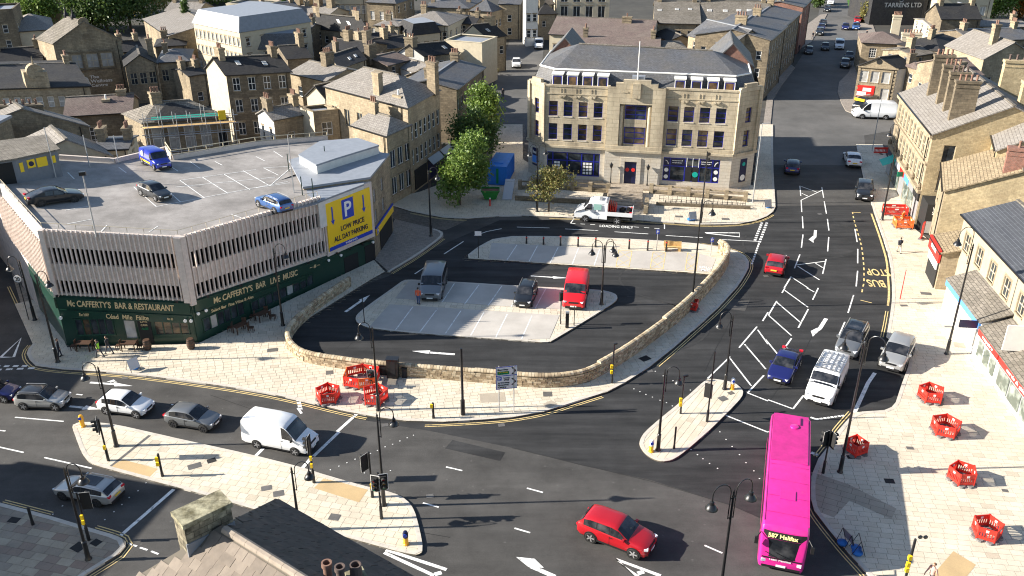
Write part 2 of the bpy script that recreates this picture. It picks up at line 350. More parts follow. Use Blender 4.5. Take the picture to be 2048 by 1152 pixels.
M['earth'] = ground_mat('distant ground', (0.05, 0.048, 0.043), (0.075, 0.07, 0.06), scale=0.05)
M['leaf'] = leaf_mat('green leaves', (0.085, 0.165, 0.026), (0.19, 0.26, 0.05))
M['leaf_dark'] = leaf_mat('dark leaves', (0.045, 0.092, 0.02), (0.105, 0.155, 0.034))
M['leaf_yellow'] = leaf_mat('yellowing leaves', (0.12, 0.14, 0.03), (0.24, 0.19, 0.05))
M['leaf_autumn'] = leaf_mat('autumn leaves', (0.13, 0.16, 0.045), (0.25, 0.19, 0.06))
M['leaf_orange'] = leaf_mat('orange leaves', (0.34, 0.13, 0.02), (0.45, 0.2, 0.04))
M['bark'] = plain('bark', (0.09, 0.07, 0.05), 0.9, vary=0.3)
M['skin'] = plain('skin', (0.50, 0.30, 0.21), 0.6)
# ---------------------------------------------------------------- ground, roads
def sheet(name, poly, z, m, parent=None, kind='structure'):
  mb = MB(); P = [Vector((p[0], p[1], 0)) for p in poly]
  fs = []
  for t in tessellate_polygon([P]):
    a, b, c = [P[k] for k in t]
    fs.append(tuple(t) if (b - a).cross(c - a).z > 0 else (t[0], t[2], t[1]))
  mb.add([(p.x, p.y, z) for p in P], fs)
  o = mb.build(name, m, parent)
  if kind and parent is None: o['kind'] = kind
  return o
def GP_list(l): return [G(x, y) for x, y in l]
sheet('ground', [(-1500, -300), (1500, -300), (1500, 2500), (-1500, 2500)], -0.012, M['earth'])
road = sheet('road', [(-140, -60), (140, -60), (140, 150), (-140, 150)], 0.0, M['asphalt'])
sheet('far_road', GP_list([(1530, 330), (1545, 200), (1625, 80), (1650, -30), (1760, -30), (1735, 80), (1720, 200), (1735, 330)]), 0.006, M['asphalt_old'])
sheet('side_street', GP_list([(985, 330), (978, 200), (1010, 110), (1035, 30), (1095, 30), (1085, 120), (1060, 220), (1040, 335)]), 0.006, M['asphalt_old'])
SEAM = GP_list([(512, 785), (700, 836), (860, 862), (1026, 896), (1160, 930), (1300, 960), (1460, 1010), (1528, 1040), (1625, 1010), (1628, 940), (1665, 880), (1712, 826), (1800, 815), (1830, 716), (1778, 676), (1792, 600), (1768, 470), (1746, 410), (1545, 412), (1420, 440), (1200, 440), (1000, 440), (860, 500), (700, 600), (520, 720)])
sheet('new_road_surface', SEAM, 0.004, M['asphalt_new'])
CARPARK = GP_list([(757, 560), (990, 470), (1024, 470), (1440, 510), (1450, 530), (1424, 572), (1320, 668), (1196, 745), (1164, 762), (1099, 770), (990, 762), (777, 745), (612, 722), (577, 690), (590, 655), (720, 575)])
sheet('car_park_surface', CARPARK, 0.008, M['asphalt_new'])
def area2(P): return sum(P[i].x * P[(i + 1) % len(P)].y - P[(i + 1) % len(P)].x * P[i].y for i in range(len(P)))
def inside(p, P):
  c = False; n = len(P)
  for i in range(n):
    a, b = P[i], P[i - 1]
    if (a.y > p.y) != (b.y > p.y) and p.x < (b.x - a.x) * (p.y - a.y) / (b.y - a.y) + a.x: c = not c
  return c
def clip_rect(P, rc):
  out = list(P)
  for i in range(4):
    a, b = rc[i], rc[(i + 1) % 4]; e = b - a; inp = out; out = []
    for k in range(len(inp)):
      p, q = inp[k - 1], inp[k]
      dp = e.x * (p.y - a.y) - e.y * (p.x - a.x); dq = e.x * (q.y - a.y) - e.y * (q.x - a.x)
      if (dp >= 0) != (dq >= 0): out.append(p + (q - p) * (dp / (dp - dq)))
      if dq >= 0: out.append(q)
    if not out: return []
  return out
def smooth_path(P, it=2, closed=False):
  P = [Vector((p[0], p[1], 0)) for p in P]
  for _ in range(it):
    Q = []; n = len(P)
    for i in range(n if closed else n - 1):
      a, b = P[i], P[(i + 1) % n]
      Q += [a * .75 + b * .25, a * .25 + b * .75]
    if not closed: Q = [P[0]] + Q + [P[-1]]
    P = Q
  return P
def resample(P, d, closed=False):
  P = list(P) + ([P[0]] if closed else []); out = [P[0].copy()]; acc = 0.0
  for a, b in zip(P, P[1:]):
    L = (b - a).length; s = d - acc
    while s <= L and L > 0: out.append(a + (b - a) * (s / L)); s += d
    acc = (acc + L) % d if L > 0 else acc
  return out
def fill_slabs(P, ang, lw, ww, z, mats, parent, name='paving_slab', nind=300, gap=0.022, th=0.02, minpx=9.0, skip=None):
  ar = area2(P); P2 = [Vector((p.x, p.y, 0)) for p in (P if ar > 0 else P[::-1])]
  ca, sa = math.cos(ang), math.sin(ang); ex = Vector((ca, sa, 0)); ey = Vector((-sa, ca, 0))
  us = [p.dot(ex) for p in P2]; vs = [p.dot(ey) for p in P2]
  items = []
  v = min(vs); row = 0
  while v < max(vs):
    u = min(us) - rnd.random() * lw
    while u < max(us):
      l = lw * rnd.choice((0.92, 1, 1, 1.08)) if ww > 0.3 else lw
      rc = [ex * a + ey * b for a, b in ((u + gap / 2, v + gap / 2), (u + l - gap / 2, v + gap / 2), (u + l - gap / 2, v + ww - gap / 2), (u + gap / 2, v + ww - gap / 2))]
      u += l
      ins = [inside(p, P2) for p in rc]
      pxy = PJ((rc[0] + rc[2]) / 2)
      if not any(ins) and not inside((rc[0] + rc[2]) / 2, P2): continue
      if pxy[0] < -120 or pxy[0] > 2170 or pxy[1] > 1260: continue
      c = rc if all(ins) else clip_rect(P2, rc)
      if len(c) < 3 or abs(area2(c)) < 0.01: continue
      items.append((pxy, c))
    v += ww; row += 1
  def big(it): return 0.0235 * (it[0][1] + 280)
  vis = [i for i in range(len(items)) if 0 <= items[i][0][0] <= 2048 and items[i][0][1] < 1152 and big(items[i]) * lw > minpx]
  vis.sort(key=lambda i: -big(items[i])); ind = set(vis[:nind])
  rest = MB()
  for i, (pxy, c) in enumerate(items):
    zz = z + rnd.uniform(-0.003, 0.003); k = rnd.choice((0, 0, 0, 0, 1, 1, 1, 2, 2, len(mats) - 1 if rnd.random() < .35 else 0))
    if i in ind:
      mb = MB(); mb.prism(c, zz - th, zz); mb.build(name, mats[k], parent, uv=False)
    else:
      rest.cur = k; rest.prism(c, zz - th, zz)
  if rest.v:
    o = rest.build(name + '_field', mats, parent, uv=False); o['kind'] = 'stuff'
def kerb(path, parent, side=1, w=0.28, z=0.128, closed=False, step=0.9):
  Q = resample(smooth_path(path, 0 if closed else 1, closed), .6 if closed else step, closed); mb = MB()
  for a, b in zip(Q, Q[1:]):
    d = b - a
    if d.length < 0.05: continue
    L = d.length; d = d / L; n = Vector((-d.y, d.x, 0)) * side
    mb.obox(a, d, n, Vector((0, 0, 1)), 0.006, L - 0.006, 0.0, w, -0.01, z + rnd.uniform(-.003, .003))
  o = mb.build('kerb', M['kerb'], parent, uv=False); o['kind'] = 'stuff'
SL = [M['slab1'], M['slab2'], M['slab3'], M['slab4']]
SLG = [M['slabg'], M['slabg2'], M['slabg3']]
def pavement(px, ang, lw, ww, mats=SL, nind=300, kerb_px=None, z=0.12, base=None, slabs=True, kclosed=False, name='pavement', smooth=0):
  P = GP_list(px)
  if smooth: P = smooth_path(P, smooth, True)
  mb = MB(); mb.prism(P, -0.005, z - 0.013); o = structure(name, mb, base or M['mortar'])
  if slabs: fill_slabs(P, ang, lw, ww, z, mats, o, nind=nind)
  for kp in (kerb_px or []):
    K = GP_list(kp) if kp != 'all' else P
    m0 = K[len(K) // 2]; d = (K[len(K) // 2 + 1] - m0).normalized(); n = Vector((-d.y, d.x, 0))
    side = 1 if inside((m0 + K[len(K) // 2 + 1]) / 2 + n * 0.3, P) else -1
    kerb(K, o, side, closed=(kp == 'all'), z=z + 0.012)
  return o
K_FRONT = [(66, 690), (57, 700), (54, 710), (60, 722), (72, 734), (125, 741), (245, 748), (375, 764), (512, 784), (599, 802), (687, 824), (752, 836), (812, 844), (887, 846), (962, 842), (1024, 837), (1086, 826), (1149, 806), (1214, 786), (1249, 768), (1299, 736), (1349, 696), (1399, 651), (1436, 618), (1474, 576), (1488, 555), (1497, 538), (1498, 525), (1490, 513), (1473, 504), (1449, 497), (1399, 489), (1334, 484), (1249, 479), (1174, 476), (1099, 474), (1024, 474), (985, 480), (957, 495), (936, 511), (937, 519)]
FRONT = K_FRONT + [(1024, 524), (1124, 531), (1231, 537.5), (1374, 546.5), (1430, 552), (1424, 574), (1320, 672), (1196, 755), (1164, 768), (1099, 777), (994, 769), (887, 759), (777, 752), (697, 739), (612, 728), (574, 700), (572, 678), (590, 655), (740, 562), (770, 545), (748, 522), (395, 690), (135, 697), (110, 640), (75, 600), (30, 610)]
pv_front = pavement(FRONT, R(12), 0.66, 0.45, kerb_px=[K_FRONT])
K_A = [(144, 854), (152, 848), (175, 846), (225, 850), (297, 866), (375, 884), (500, 911), (607, 938), (652, 953), (737, 977), (784, 987), (812, 1000), (829, 1022), (839, 1059), (847, 1100), (842, 1110), (829, 1113), (772, 1099), (672, 1071), (560, 1036), (400, 989), (297, 962), (215, 940), (180, 929), (163, 907), (150, 870)]
pv_a = pavement(K_A, R(-14), 0.72, 0.55, kerb_px=['all'], name='traffic_island', smooth=1)
K_C = [(1410, 762), (1424, 759), (1469, 767), (1484, 780), (1487, 788), (1481, 801), (1424, 858), (1416, 865), (1380, 897), (1356, 916), (1341, 924), (1319, 926), (1294, 914), (1280, 897), (1278, 884), (1291, 863), (1374, 796)]
pv_c = pavement(K_C, R(58), 0.72, 0.5, kerb_px=['all'], name='traffic_island', smooth=2)
K_B = [(-60, 992), (0, 1008), (100, 1034), (185, 1060), (237, 1075), (252, 1085), (252, 1096), (240, 1110), (200, 1134), (150, 1165), (110, 1200)]
pv_b = pavement(K_B + [(-60, 1240), (-160, 1150), (-150, 1000)], R(-14), 0.95, 0.6, mats=SLG, kerb_px=[K_B])
K_D = [(1712, 290), (1728, 365), (1742, 405), (1748, 428), (1761, 463), (1771, 493), (1780, 523), (1783, 563), (1785, 588), (1782, 618), (1776, 655), (1772, 676), (1795, 697), (1823, 716), (1803, 770), (1786, 822), (1750, 824), (1708, 827), (1676, 863), (1661, 889), (1636, 920), (1622, 955), (1621, 999), (1628, 1024), (1656, 1061), (1696, 1109), (1736, 1151), (1790, 1215)]
pv_d = pavement(K_D + [(2250, 1215), (2180, 1000), (2100, 880), (2040, 830), (1960, 690), (1900, 580), (1880, 500), (1830, 460), (1790, 365), (1765, 290)], R(-8), 0.78, 0.48, kerb_px=[K_D])
K_N = [(785, 413), (824, 425), (887, 437), (937, 439), (1024, 432), (1099, 435), (1159, 437), (1240, 440), (1324, 445), (1399, 451), (1474, 450), (1511, 443), (1534, 434), (1546, 425), (1551, 415), (1549, 385), (1546, 330), (1546, 250)]
pv_n = pavement(K_N + [(1520, 250), (1506, 372), (1470, 372), (1085, 345), (1046, 320), (1045, 250), (985, 250), (985, 330), (840, 385), (785, 398)], R(-8), 0.6, 0.42, kerb_px=[K_N], nind=0)
K_L = [(779, 546), (837, 511), (887, 474), (886, 465), (862, 457)]
pavement(K_L + [(790, 440), (775, 470), (750, 520)], R(35), .4, .2, base=M['blockpave'], slabs=False, kerb_px=[K_L])
sheet('cobbled_lane', GP_list([(780, 400), (785, 413), (824, 425), (887, 437), (935, 441), (892, 460), (860, 458), (790, 440), (770, 420)]), 0.012, M['cobble'])
K_FL = [(1565, 117), (1590, 136), (1563, 172), (1546, 200), (1540, 260)]
pavement(K_FL + [(1525, 260), (1540, 150), (1560, 112), (1600, 60), (1640, 30), (1655, 28), (1640, 55), (1622, 85)], 0, 1, 1, base=M['blockpave'], slabs=False)
K_FR = [(1718, 20), (1716, 62), (1716, 110), (1696, 147), (1678, 165), (1675, 185), (1683, 207), (1691, 222), (1715, 232), (1790, 225)]
pavement(K_FR + [(1800, 200), (1800, 120), (1760, 90), (1735, 20)], 0, 1, 1, base=M['blockpave'], slabs=False)
sheet('side_road', GP_list([(1691, 232), (1696, 250), (1711, 274), (1780, 262), (1800, 228), (1715, 232)]), 0.01, M['asphalt_old'])
K_W = [(0, 560), (20, 600), (66, 690)]
pavement([(-60, 500), (10, 500), (66, 690), (100, 640), (60, 540), (40, 480)], 0, 1, 1, base=M['flags_old'], slabs=False, z=0.1)
# car park islands: kerbed, with pale bays
K_BAY = [(711, 640), (714, 647), (725, 653), (738, 658), (791, 665), (891, 673), (991, 680), (1041, 683.5), (1097, 688), (1109, 681), (1164, 648), (1199, 626), (1231, 606), (1236, 596), (1229, 588), (1199, 581), (1100, 577), (1024, 573), (950, 568), (880, 564), (820, 561), (807, 562), (787, 577), (729, 618), (713, 632)]
pv_bay = pavement(K_BAY, R(-10), 0.6, 0.5, kerb_px=['all'], name='parking_island', smooth=1)
for poly in ([(779, 612), (1119, 634), (1099, 681), (1041, 683), (891, 672), (739, 657)], [(818, 565), (1178, 583), (1172, 624), (1024, 617), (790, 600)], [(983, 489), (1024, 491), (1144, 497), (1249, 504), (1394, 509), (1432, 520), (1421, 547), (1374, 545.5), (1231, 536.5), (1124, 530), (1024, 523), (978, 520)]):
  sheet('parking_bay', GP_list([(x, y - 1) for x, y in poly]), 0.137, M['bay'], pv_bay)
# ---------------------------------------------------------------- painted markings
def stroke(mb, pts, w, z):
  P = [Vector((p[0], p[1], 0)) for p in pts]; Lf = []; Rt = []
  for i, p in enumerate(P):
    d = (P[min(i + 1, len(P) - 1)] - P[max(i - 1, 0)]).normalized(); n = Vector((-d.y, d.x, 0)) * w / 2
    Lf.append((p.x + n.x, p.y + n.y, z)); Rt.append((p.x - n.x, p.y - n.y, z))
  for i in range(len(P) - 1): mb.quad(Rt[i], Rt[i + 1], Lf[i + 1], Lf[i])
def line(name, px, w=0.12, z=0.014, m='road_white'):
  mb = MB(); stroke(mb, GP_list(px), w, z); return mb.build(name, M[m], road, uv=False)
Q = lambda x0, y0: (lambda l: [(x0 + a / 4, y0 + b / 4) for a, b in l])
r6, r7, r8 = Q(512, 288), Q(1024, 288), Q(1536, 288)
s1, s2, s3, s4 = Q(0, 576), Q(512, 576), Q(1024, 576), Q(1536, 576)
s5, s6, s7, s8 = Q(0, 864), Q(512, 864), Q(1024, 864), Q(1536, 864)
for a in (r6([(1505, 880), (1660, 780)]), r6([(1270, 1040), (1435, 930)]), r6([(1745, 735), (1850, 700), (1965, 678)]), r7([(40, 665), (300, 672)]), r7([(425, 680), (690, 693)]), r7([(820, 703), (1090, 720)]), r7([(1230, 733), (1525, 750)]), r7([(1680, 765), (1975, 780)]),
     r8([(255, 335), (262, 415)]), r8([(265, 450), (270, 545)]), r8([(275, 580), (280, 675)]), r8([(280, 725), (267, 830)]), r8([(255, 885), (212, 995)]), r8([(430, 345), (445, 430)]), r8([(450, 460), (467, 557)]), r8([(475, 600), (487, 693)]), r8([(486, 745), (477, 860)]), r8([(465, 922), (437, 1040)]),
     r8([(705, 1140), (717, 1015)]), r8([(718, 840), (717, 955)]), r8([(695, 680), (713, 785)]), s4([(640, 200), (685, 57)]), s4([(560, 395), (615, 272)]), s4([(455, 590), (515, 505)]), s4([(403, 0), (357, 95)]), s4([(135, 0), (112, 40)]),
     s1([(120, 1035), (510, 1068)]), s1([(-60, 1135), (45, 1145)]), s1([(610, 850), (660, 857)]), s1([(1370, 933), (1415, 937)]), s5([(-20, 118), (190, 165)]), s5([(355, 205), (735, 292)]), s5([(1120, 925), (1180, 945)]), s5([(1210, 955), (1268, 978)]), s5([(1020, 890), (1095, 915)]),
     s6([(1520, 280), (1650, 310)]), s6([(1335, 568), (1462, 603)]), s7([(120, 450), (248, 485)]), s7([(20, 770), (145, 807)]), s7([(1540, 908), (1683, 970)])):
  line('lane_dash', a, 0.13)
hat = MB()
for a in (r8([(265, 340), (390, 385)]), r8([(265, 450), (435, 370)]), r8([(270, 395), (320, 418)]), r8([(230, 968), (465, 938)]), r8([(380, 955), (437, 990)]), r8([(237, 978), (412, 1088)]), r8([(195, 1070), (320, 1152)]), r8([(185, 1062), (130, 1152)]), s4([(135, 20), (320, 155)]), s4([(310, 0), (370, 33)]), s4([(70, 105), (5, 215)]), s4([(322, 170), (242, 320)]), s4([(70, 115), (258, 275)]), s4([(5, 220), (188, 382)]), s4([(-22, 410), (75, 528)]), s4([(188, 403), (130, 485)]),
     s3([(2005, 265), (2048, 195)]), s3([(1960, 310), (1817, 478)]), s3([(1965, 335), (2048, 450)]), s3([(1745, 550), (1565, 725)]), s3([(1860, 450), (2030, 650)]), s3([(1745, 565), (1915, 785)]), s3([(1885, 840), (2015, 700)]), s3([(1885, 840), (2048, 905)]), s4([(0, 895), (200, 968)]), s4([(200, 968), (285, 860)]),
     s3([(1710, 1020), (2048, 1155)])):
  stroke(hat, GP_list(a), 0.14, 0.015)
hat.build('lane_hatching', M['road_white'], road, uv=False)
for a, w in ((s5([(1390, 460), (965, 830)]), 0.26), (s2([(650, 1150), (805, 1010)]), 0.26), (s6([(665, 0), (460, 195)]), 0.26), (s6([(440, 210), (370, 290)]), 0.26), (s6([(0, 190), (60, 130)]), 0.26), (s4([(855, 680), (800, 760), (690, 1000)]), 0.30), (s8([(345, 165), (405, 188)]), 0.3), (s2([(335, 960), (365, 1005)]), 0.2), (s4([(340, 1035), (390, 1052)]), 0.2)):
  line('stop_line', a, w)
def dashes(name, a, b, n, w, fill=0.6, m='road_white', z=0.015):
  A, B = G(*a), G(*b)
  mb = MB()
  for i in range(n): stroke(mb, [A.lerp(B, i / n), A.lerp(B, (i + fill) / n)], w, z)
  return mb.build(name, M[m], road, uv=False)
dashes('give_way_dashes', (1524, 445), (1509, 483), 9, 0.3); dashes('give_way_dashes', (1534, 445), (1518, 487), 9, 0.3); dashes('give_way_dashes', (1518, 487), (1503, 530), 10, 0.2, .7)
dashes('give_way_dashes', (-10, 733), (62, 732), 4, 0.28); dashes('give_way_dashes', (-10, 740), (78, 736), 4, 0.28)
dashes('give_way_dashes', (1632, 839), (1690, 831), 8, 0.2, .8); dashes('give_way_dashes', (596, 798), (602, 822), 4, 0.3, .7)
dashes('loading_bay_line', (1141, 447), (1200, 450), 3, 0.12, .5); dashes('loading_bay_line', (1268, 454), (1329, 458), 3, 0.12, .5); line('loading_bay_line', [(1141, 447), (1148, 437)]); line('loading_bay_line', [(1329, 458), (1329, 449)])
for a in ([(1410, 465.5), (1479, 466), (1479, 474), (1412, 466.5)], s1([(5, 555), (168, 402), (110, 553), (5, 555)]), s7([(1190, 1152), (835, 1020), (1010, 1160)]), s6([(1025, 965), (1425, 1150)]), s6([(1040, 943), (1525, 1102)])):
  line('triangle_marking', a, 0.24)
line('marker_dash', s7([(1005, 1133), (1055, 1118)]), 0.3); line('marker_dash', s6([(1430, 1140), (1485, 1125)]), 0.3)
def arrow(shaft, head, w=0.3, name='lane_arrow'):
  mb = MB(); stroke(mb, GP_list(shaft), w, 0.016); P = GP_list(head)
  vs = [(p.x, p.y, 0.017) for p in P]
  if area2(P) < 0: vs.reverse()
  mb.quad(*vs); return mb.build(name, M['road_white'], road, uv=False)
arrow(r7([(150, 1056), (335, 1068)]), r7([(325, 1058), (450, 1073), (330, 1078)]), .2)
arrow(s2([(1590, 532), (1390, 517)]), s2([(1395, 500), (1245, 505), (1380, 528)]), .3)
arrow(s2([(716, 192), (850, 97)]), s2([(825, 95), (912, 56), (862, 115)]), .3)
arrow(s1([(720, 757), (930, 772)]), s1([(910, 755), (1062, 785), (915, 788)]), .25); arrow(s1([(880, 755), (900, 748)]), s1([(852, 752), (910, 733), (940, 757)]), .2)
arrow(s1([(555, 947), (700, 962)]), s1([(690, 940), (812, 972), (652, 975)]), .25)
arrow(s7([(345, 1160), (150, 1075)]), s7([(30, 1000), (180, 1015), (255, 1088), (130, 1080)]), .32)
arrow(r8([(380, 690), (375, 745), (355, 765)]), r8([(325, 765), (360, 735), (365, 792)]), .32)
arrow(s4([(465, 245), (415, 325), (385, 345)]), s4([(342, 345), (395, 318), (400, 352), (358, 390)]), .35)
def double_yellow(px, side, offs=(0.22, 0.42), w=0.075, z=0.014, sm=2):
  P = resample(smooth_path(GP_list(px), sm), 0.8); mb = MB()
  for of in offs:
    L = []
    for i, p in enumerate(P):
      d = (P[min(i + 1, len(P) - 1)] - P[max(i - 1, 0)]).normalized(); L.append(p + Vector((-d.y, d.x, 0)) * side * of)
    stroke(mb, L, w, z)
  return mb.build('double_yellow_line', M['road_yellow'], road, uv=False)
double_yellow(K_FRONT[:12], -1); double_yellow([(850, 847)] + K_FRONT[13:19], -1); double_yellow([(1309, 730)] + K_FRONT[21:32], -1)
double_yellow(K_N[5:14], -1); double_yellow(K_L[:3], -1); double_yellow(K_N[1:4], -1); double_yellow(K_B[1:3], 1); double_yellow(K_B[3:], 1)
double_yellow([(1771, 676), (1776, 655), (1782, 618)], 1); double_yellow(K_D[3:10], -1, (0.3,), 0.2); double_yellow(K_D[17:21], -1); double_yellow(K_D[22:], -1)
double_yellow([(10, 575), (40, 640), (66, 690)], 1)
dash = MB()
BP = GP_list(r8([(675, 545), (690, 620), (715, 700), (745, 800), (760, 900), (768, 1000), (768, 1115)]) + s4([(757, 0), (745, 70)]))
BQ = resample(smooth_path(BP, 1), 0.7)
for i in range(0, len(BQ) - 1, 2): stroke(dash, [BQ[i], BQ[i + 1]], 0.14, 0.015)
stroke(dash, GP_list(s4([(740, 98), (830, 120)])), .12, .015); stroke(dash, GP_list(r8([(675, 547), (740, 549)])), .12, .015)
dash.build('bus_stop_line', M['road_yellow'], road, uv=False)
bl = MB()
for a, b in zip([(826, 617), (875, 621), (922, 625), (968, 628), (1014.5, 632), (1064, 635)], [(791, 665), (840, 668.5), (891, 671.5), (941.5, 675.5), (991.5, 679.5), (1043, 682.5)]): stroke(bl, GP_list([(a[0], a[1] - 1), (b[0], b[1] - 2)]), 0.1, 0.142)
for a, b in zip([(909, 569), (958, 572), (1004, 574), (1052, 577), (1092, 579)], [(884.5, 607), (929, 611), (976, 614), (1022, 616), (1070, 620)]): stroke(bl, GP_list([a, b]), 0.1, 0.142)
for a, b in zip([(1034, 492), (1075, 493.5), (1116.5, 496.5), (1157, 498.5), (1199, 501)], [(1014, 522), (1058, 525.5), (1100, 528.5), (1144, 531.5), (1188, 534)]): stroke(bl, GP_list([a, b]), 0.1, 0.142)
bl.build('bay_line', M['road_white'], pv_bay, uv=False)
yl = MB()
for t0, t1, b1, b0 in (((1237, 503), (1264, 504), (1258, 536), (1232, 535.5)), ((1306, 506), (1331, 507), (1326, 540), (1300, 539)), ((1375, 508), (1397, 509), (1392, 544), (1370, 543))):
  for a, b in ((t0, t1), (t1, b1), (b1, b0), (b0, t0)): stroke(yl, GP_list([a, b]), 0.08, 0.142)
  l = lambda a, b, t: (a[0] + (b[0] - a[0]) * t, a[1] + (b[1] - a[1]) * t)
  for t in (0.0, 0.5): stroke(yl, GP_list([l(t0, b0, t), l(t1, b1, t + .5)]), .06, .143); stroke(yl, GP_list([l(t1, b1, t), l(t0, b0, t + .5)]), .06, .144)
yl.build('disabled_bay_line', M['road_yellow'], pv_bay, uv=False)
st = MB()
def studs(a, b, n, z=0.013):
  A, B = G(*a), G(*b)
  for i in range(n):
    p = A.lerp(B, i / (n - 1)) + Vector((rnd.uniform(-.05, .05), rnd.uniform(-.05, .05), 0)); st.box((p.x, p.y, z), (0.085, 0.085, 0.008), 0.4)
studs((828, 870), (662, 939), 12); studs((780, 942), (730, 947), 2); studs((1267, 778), (1346, 812), 7); studs((1310, 743), (1400, 790), 6); studs((1440, 864), (1535, 975), 8); studs((1381, 900), (1434, 937), 5); studs((291, 967), (209, 1040), 6); studs((124, 1013), (106, 1028), 2)
o = st.build('crossing_stud', M['road_white'], road, uv=False); o['kind'] = 'stuff'
def text(body, m, parent, loc, rot, size, extrude=0.004, align='CENTER', sx=1.0, name='lettering', width=None, height=None, shear=0.0, matrix=None, bold=0.018):
  cu = bpy.data.curves.new(name, 'FONT'); cu.body = body; cu.size = size; cu.extrude = extrude; cu.align_x = align; cu.align_y = 'CENTER'; cu.shear = shear; cu.resolution_u = 3; cu.offset = bold
  ob = bpy.data.objects.new(name, cu)
  dg = bpy.context.evaluated_depsgraph_get()
  COL.objects.link(ob); bpy.context.view_layer.update()
  me = bpy.data.meshes.new_from_object(ob.evaluated_get(bpy.context.evaluated_depsgraph_get()))
  bpy.data.objects.remove(ob); bpy.data.curves.remove(cu)
  xs = [v.co.x for v in me.vertices]; ys = [v.co.y for v in me.vertices]
  fx = width / max(1e-4, max(xs) - min(xs)) if width else sx; fy = height / max(1e-4, max(ys) - min(ys)) if height else 1.0
  cx = (max(xs) + min(xs)) / 2 if align == 'CENTER' else 0; cy = (max(ys) + min(ys)) / 2
  for v in me.vertices: v.co.x = (v.co.x - cx) * fx; v.co.y = (v.co.y - cy) * fy
  me.materials.clear(); me.materials.append(m)
  org = ORG.get(parent.name, Vector()) if parent is not None else Vector()
  o = mesh_obj(name, me, parent, Vector(loc) - org, rot)
  return o
def wall_text(body, m, parent, O, ex, n, width, height, z_mid=None, name='lettering', extrude=0.012, shear=0.0):
  """O: centre point on the wall, ex: reading direction, n: outward normal."""
  rz = math.atan2(ex.y, ex.x)
  return text(body, m, parent, O + n * 0.02, (R(90), 0, rz), 1.0, extrude, width=width, height=height, name=name, shear=shear)
b1 = G(1756, 545); b2 = G(1752, 567)
u = (G(1771, 540) - G(1735, 538)); rz = math.atan2(u.y, u.x)
text('STOP', M['road_yellow'], road, (b1.x, b1.y, 0.014), (0, 0, rz + math.pi), 1, 0.001, width=2.3, height=1.7, name='road_lettering')
text('BUS', M['road_yellow'], road, (b2.x, b2.y, 0.014), (0, 0, rz + math.pi), 1, 0.001, width=1.7, height=1.7, name='road_lettering')
b1 = G(1233, 453.5); text('LOADING ONLY', M['road_white'], road, (b1.x, b1.y, 0.014), (0, 0, R(-8)), 1, 0.001, width=3.9, height=0.75, name='road_lettering')
b1 = G(1411, 540); text('SOLO\nM/C', M['road_white'], pv_bay, (b1.x, b1.y, 0.142), (0, 0, R(-12)), 1, 0.001, width=1.3, height=1.2, name='road_lettering')
# covers and repairs in the paving
def cover(px, w, d, m='iron', rz=0.0, z=0.126, name='manhole_cover', parent=None):
  p = G(*px, z); mb = MB(); mb.box((p.x, p.y, z), (w, d, 0.012), rz); mb.build(name, M[m], parent or pv_front, uv=False)
cover((659, 745), .6, .6, rz=.2); cover((545, 700), .9, .6, rz=.2); cover((985, 795), 2.0, 1.3, 'slabdk', .1); cover((1095, 788), .7, .7); cover((1100, 808), .9, .7, 'slabdk', .7); cover((1290, 717), .9, .7, 'black', .6); cover((780, 763), 1.3, .9, 'slabdk'); cover((668, 591), .5, .4)
cover((389, 932), .9, .6, rz=.5, parent=pv_a); cover((423, 921), .6, .5, 'black', .5, parent=pv_a); cover((557, 987), .7, .6, rz=.3, parent=pv_a); cover((533, 976), .7, .5, rz=.3, parent=pv_a); cover((669, 1034), .7, .6, rz=-.2, parent=pv_a)
cover((28, 1040), .7, .5, 'black', -.2, parent=pv_b); cover((157, 1094), .8, .7, 'black', -.5, parent=pv_b); cover((192, 1085), .6, .5, 'black', -.5, parent=pv_b)
cover((1820, 896), .5, .35, rz=-.1, parent=pv_d); cover((1779, 962), .65, .5, 'black', -.1, parent=pv_d); cover((2010, 981), .4, .3, rz=-.2, parent=pv_d); cover((1852, 587), 1.0, .6, rz=-.2, parent=pv_d); cover((1808, 611), .7, .4, parent=pv_d); cover((1919, 690), .9, .9, 'slabdk', -.3, parent=pv_d); cover((1900, 653), 1.0, .3, parent=pv_d); cover((1701, 914), .5, .4, 'black', parent=pv_d)
cover((1446, 797), .7, .6, rz=.5, parent=pv_c); cover((1462, 786), .5, .4, rz=.5, parent=pv_c)
cover((1358, 433), .9, .6, rz=-.1, parent=pv_n); cover((1451, 438), .9, .6, rz=-.1, parent=pv_n)
def patch(name, px, m, z, parent): sheet(name, GP_list(px), z, m, parent)
patch('tactile_paving', s5([(870, 297), (985, 232), (1265, 305), (1190, 380)]), M['tactile'], 0.127, pv_a)
patch('tactile_paving', s6([(465, 460), (540, 385), (905, 462), (825, 575)]), M['tactile'], 0.127, pv_a)
patch('paving_repair', s8([(345, 330), (640, 430), (1025, 625), (985, 708), (650, 560), (525, 695), (380, 640)]), M['mortar'], 0.124, pv_d)
fill_slabs(GP_list(s8([(345, 330), (640, 430), (1025, 625), (985, 708), (650, 560), (525, 695), (380, 640)])), R(-28), .95, .6, .129, [M['slabdk']] * 3, pv_d, nind=60, th=.004)
patch('paving_repair', s8([(1480, 965), (1660, 1075), (1560, 1200), (1310, 1160)]), M['tactile'], 0.127, pv_d)
patch('drain_channel', s5([(1190, 35), (1212, 40), (880, 302), (858, 300)]), M['iron'], 0.128, pv_a)
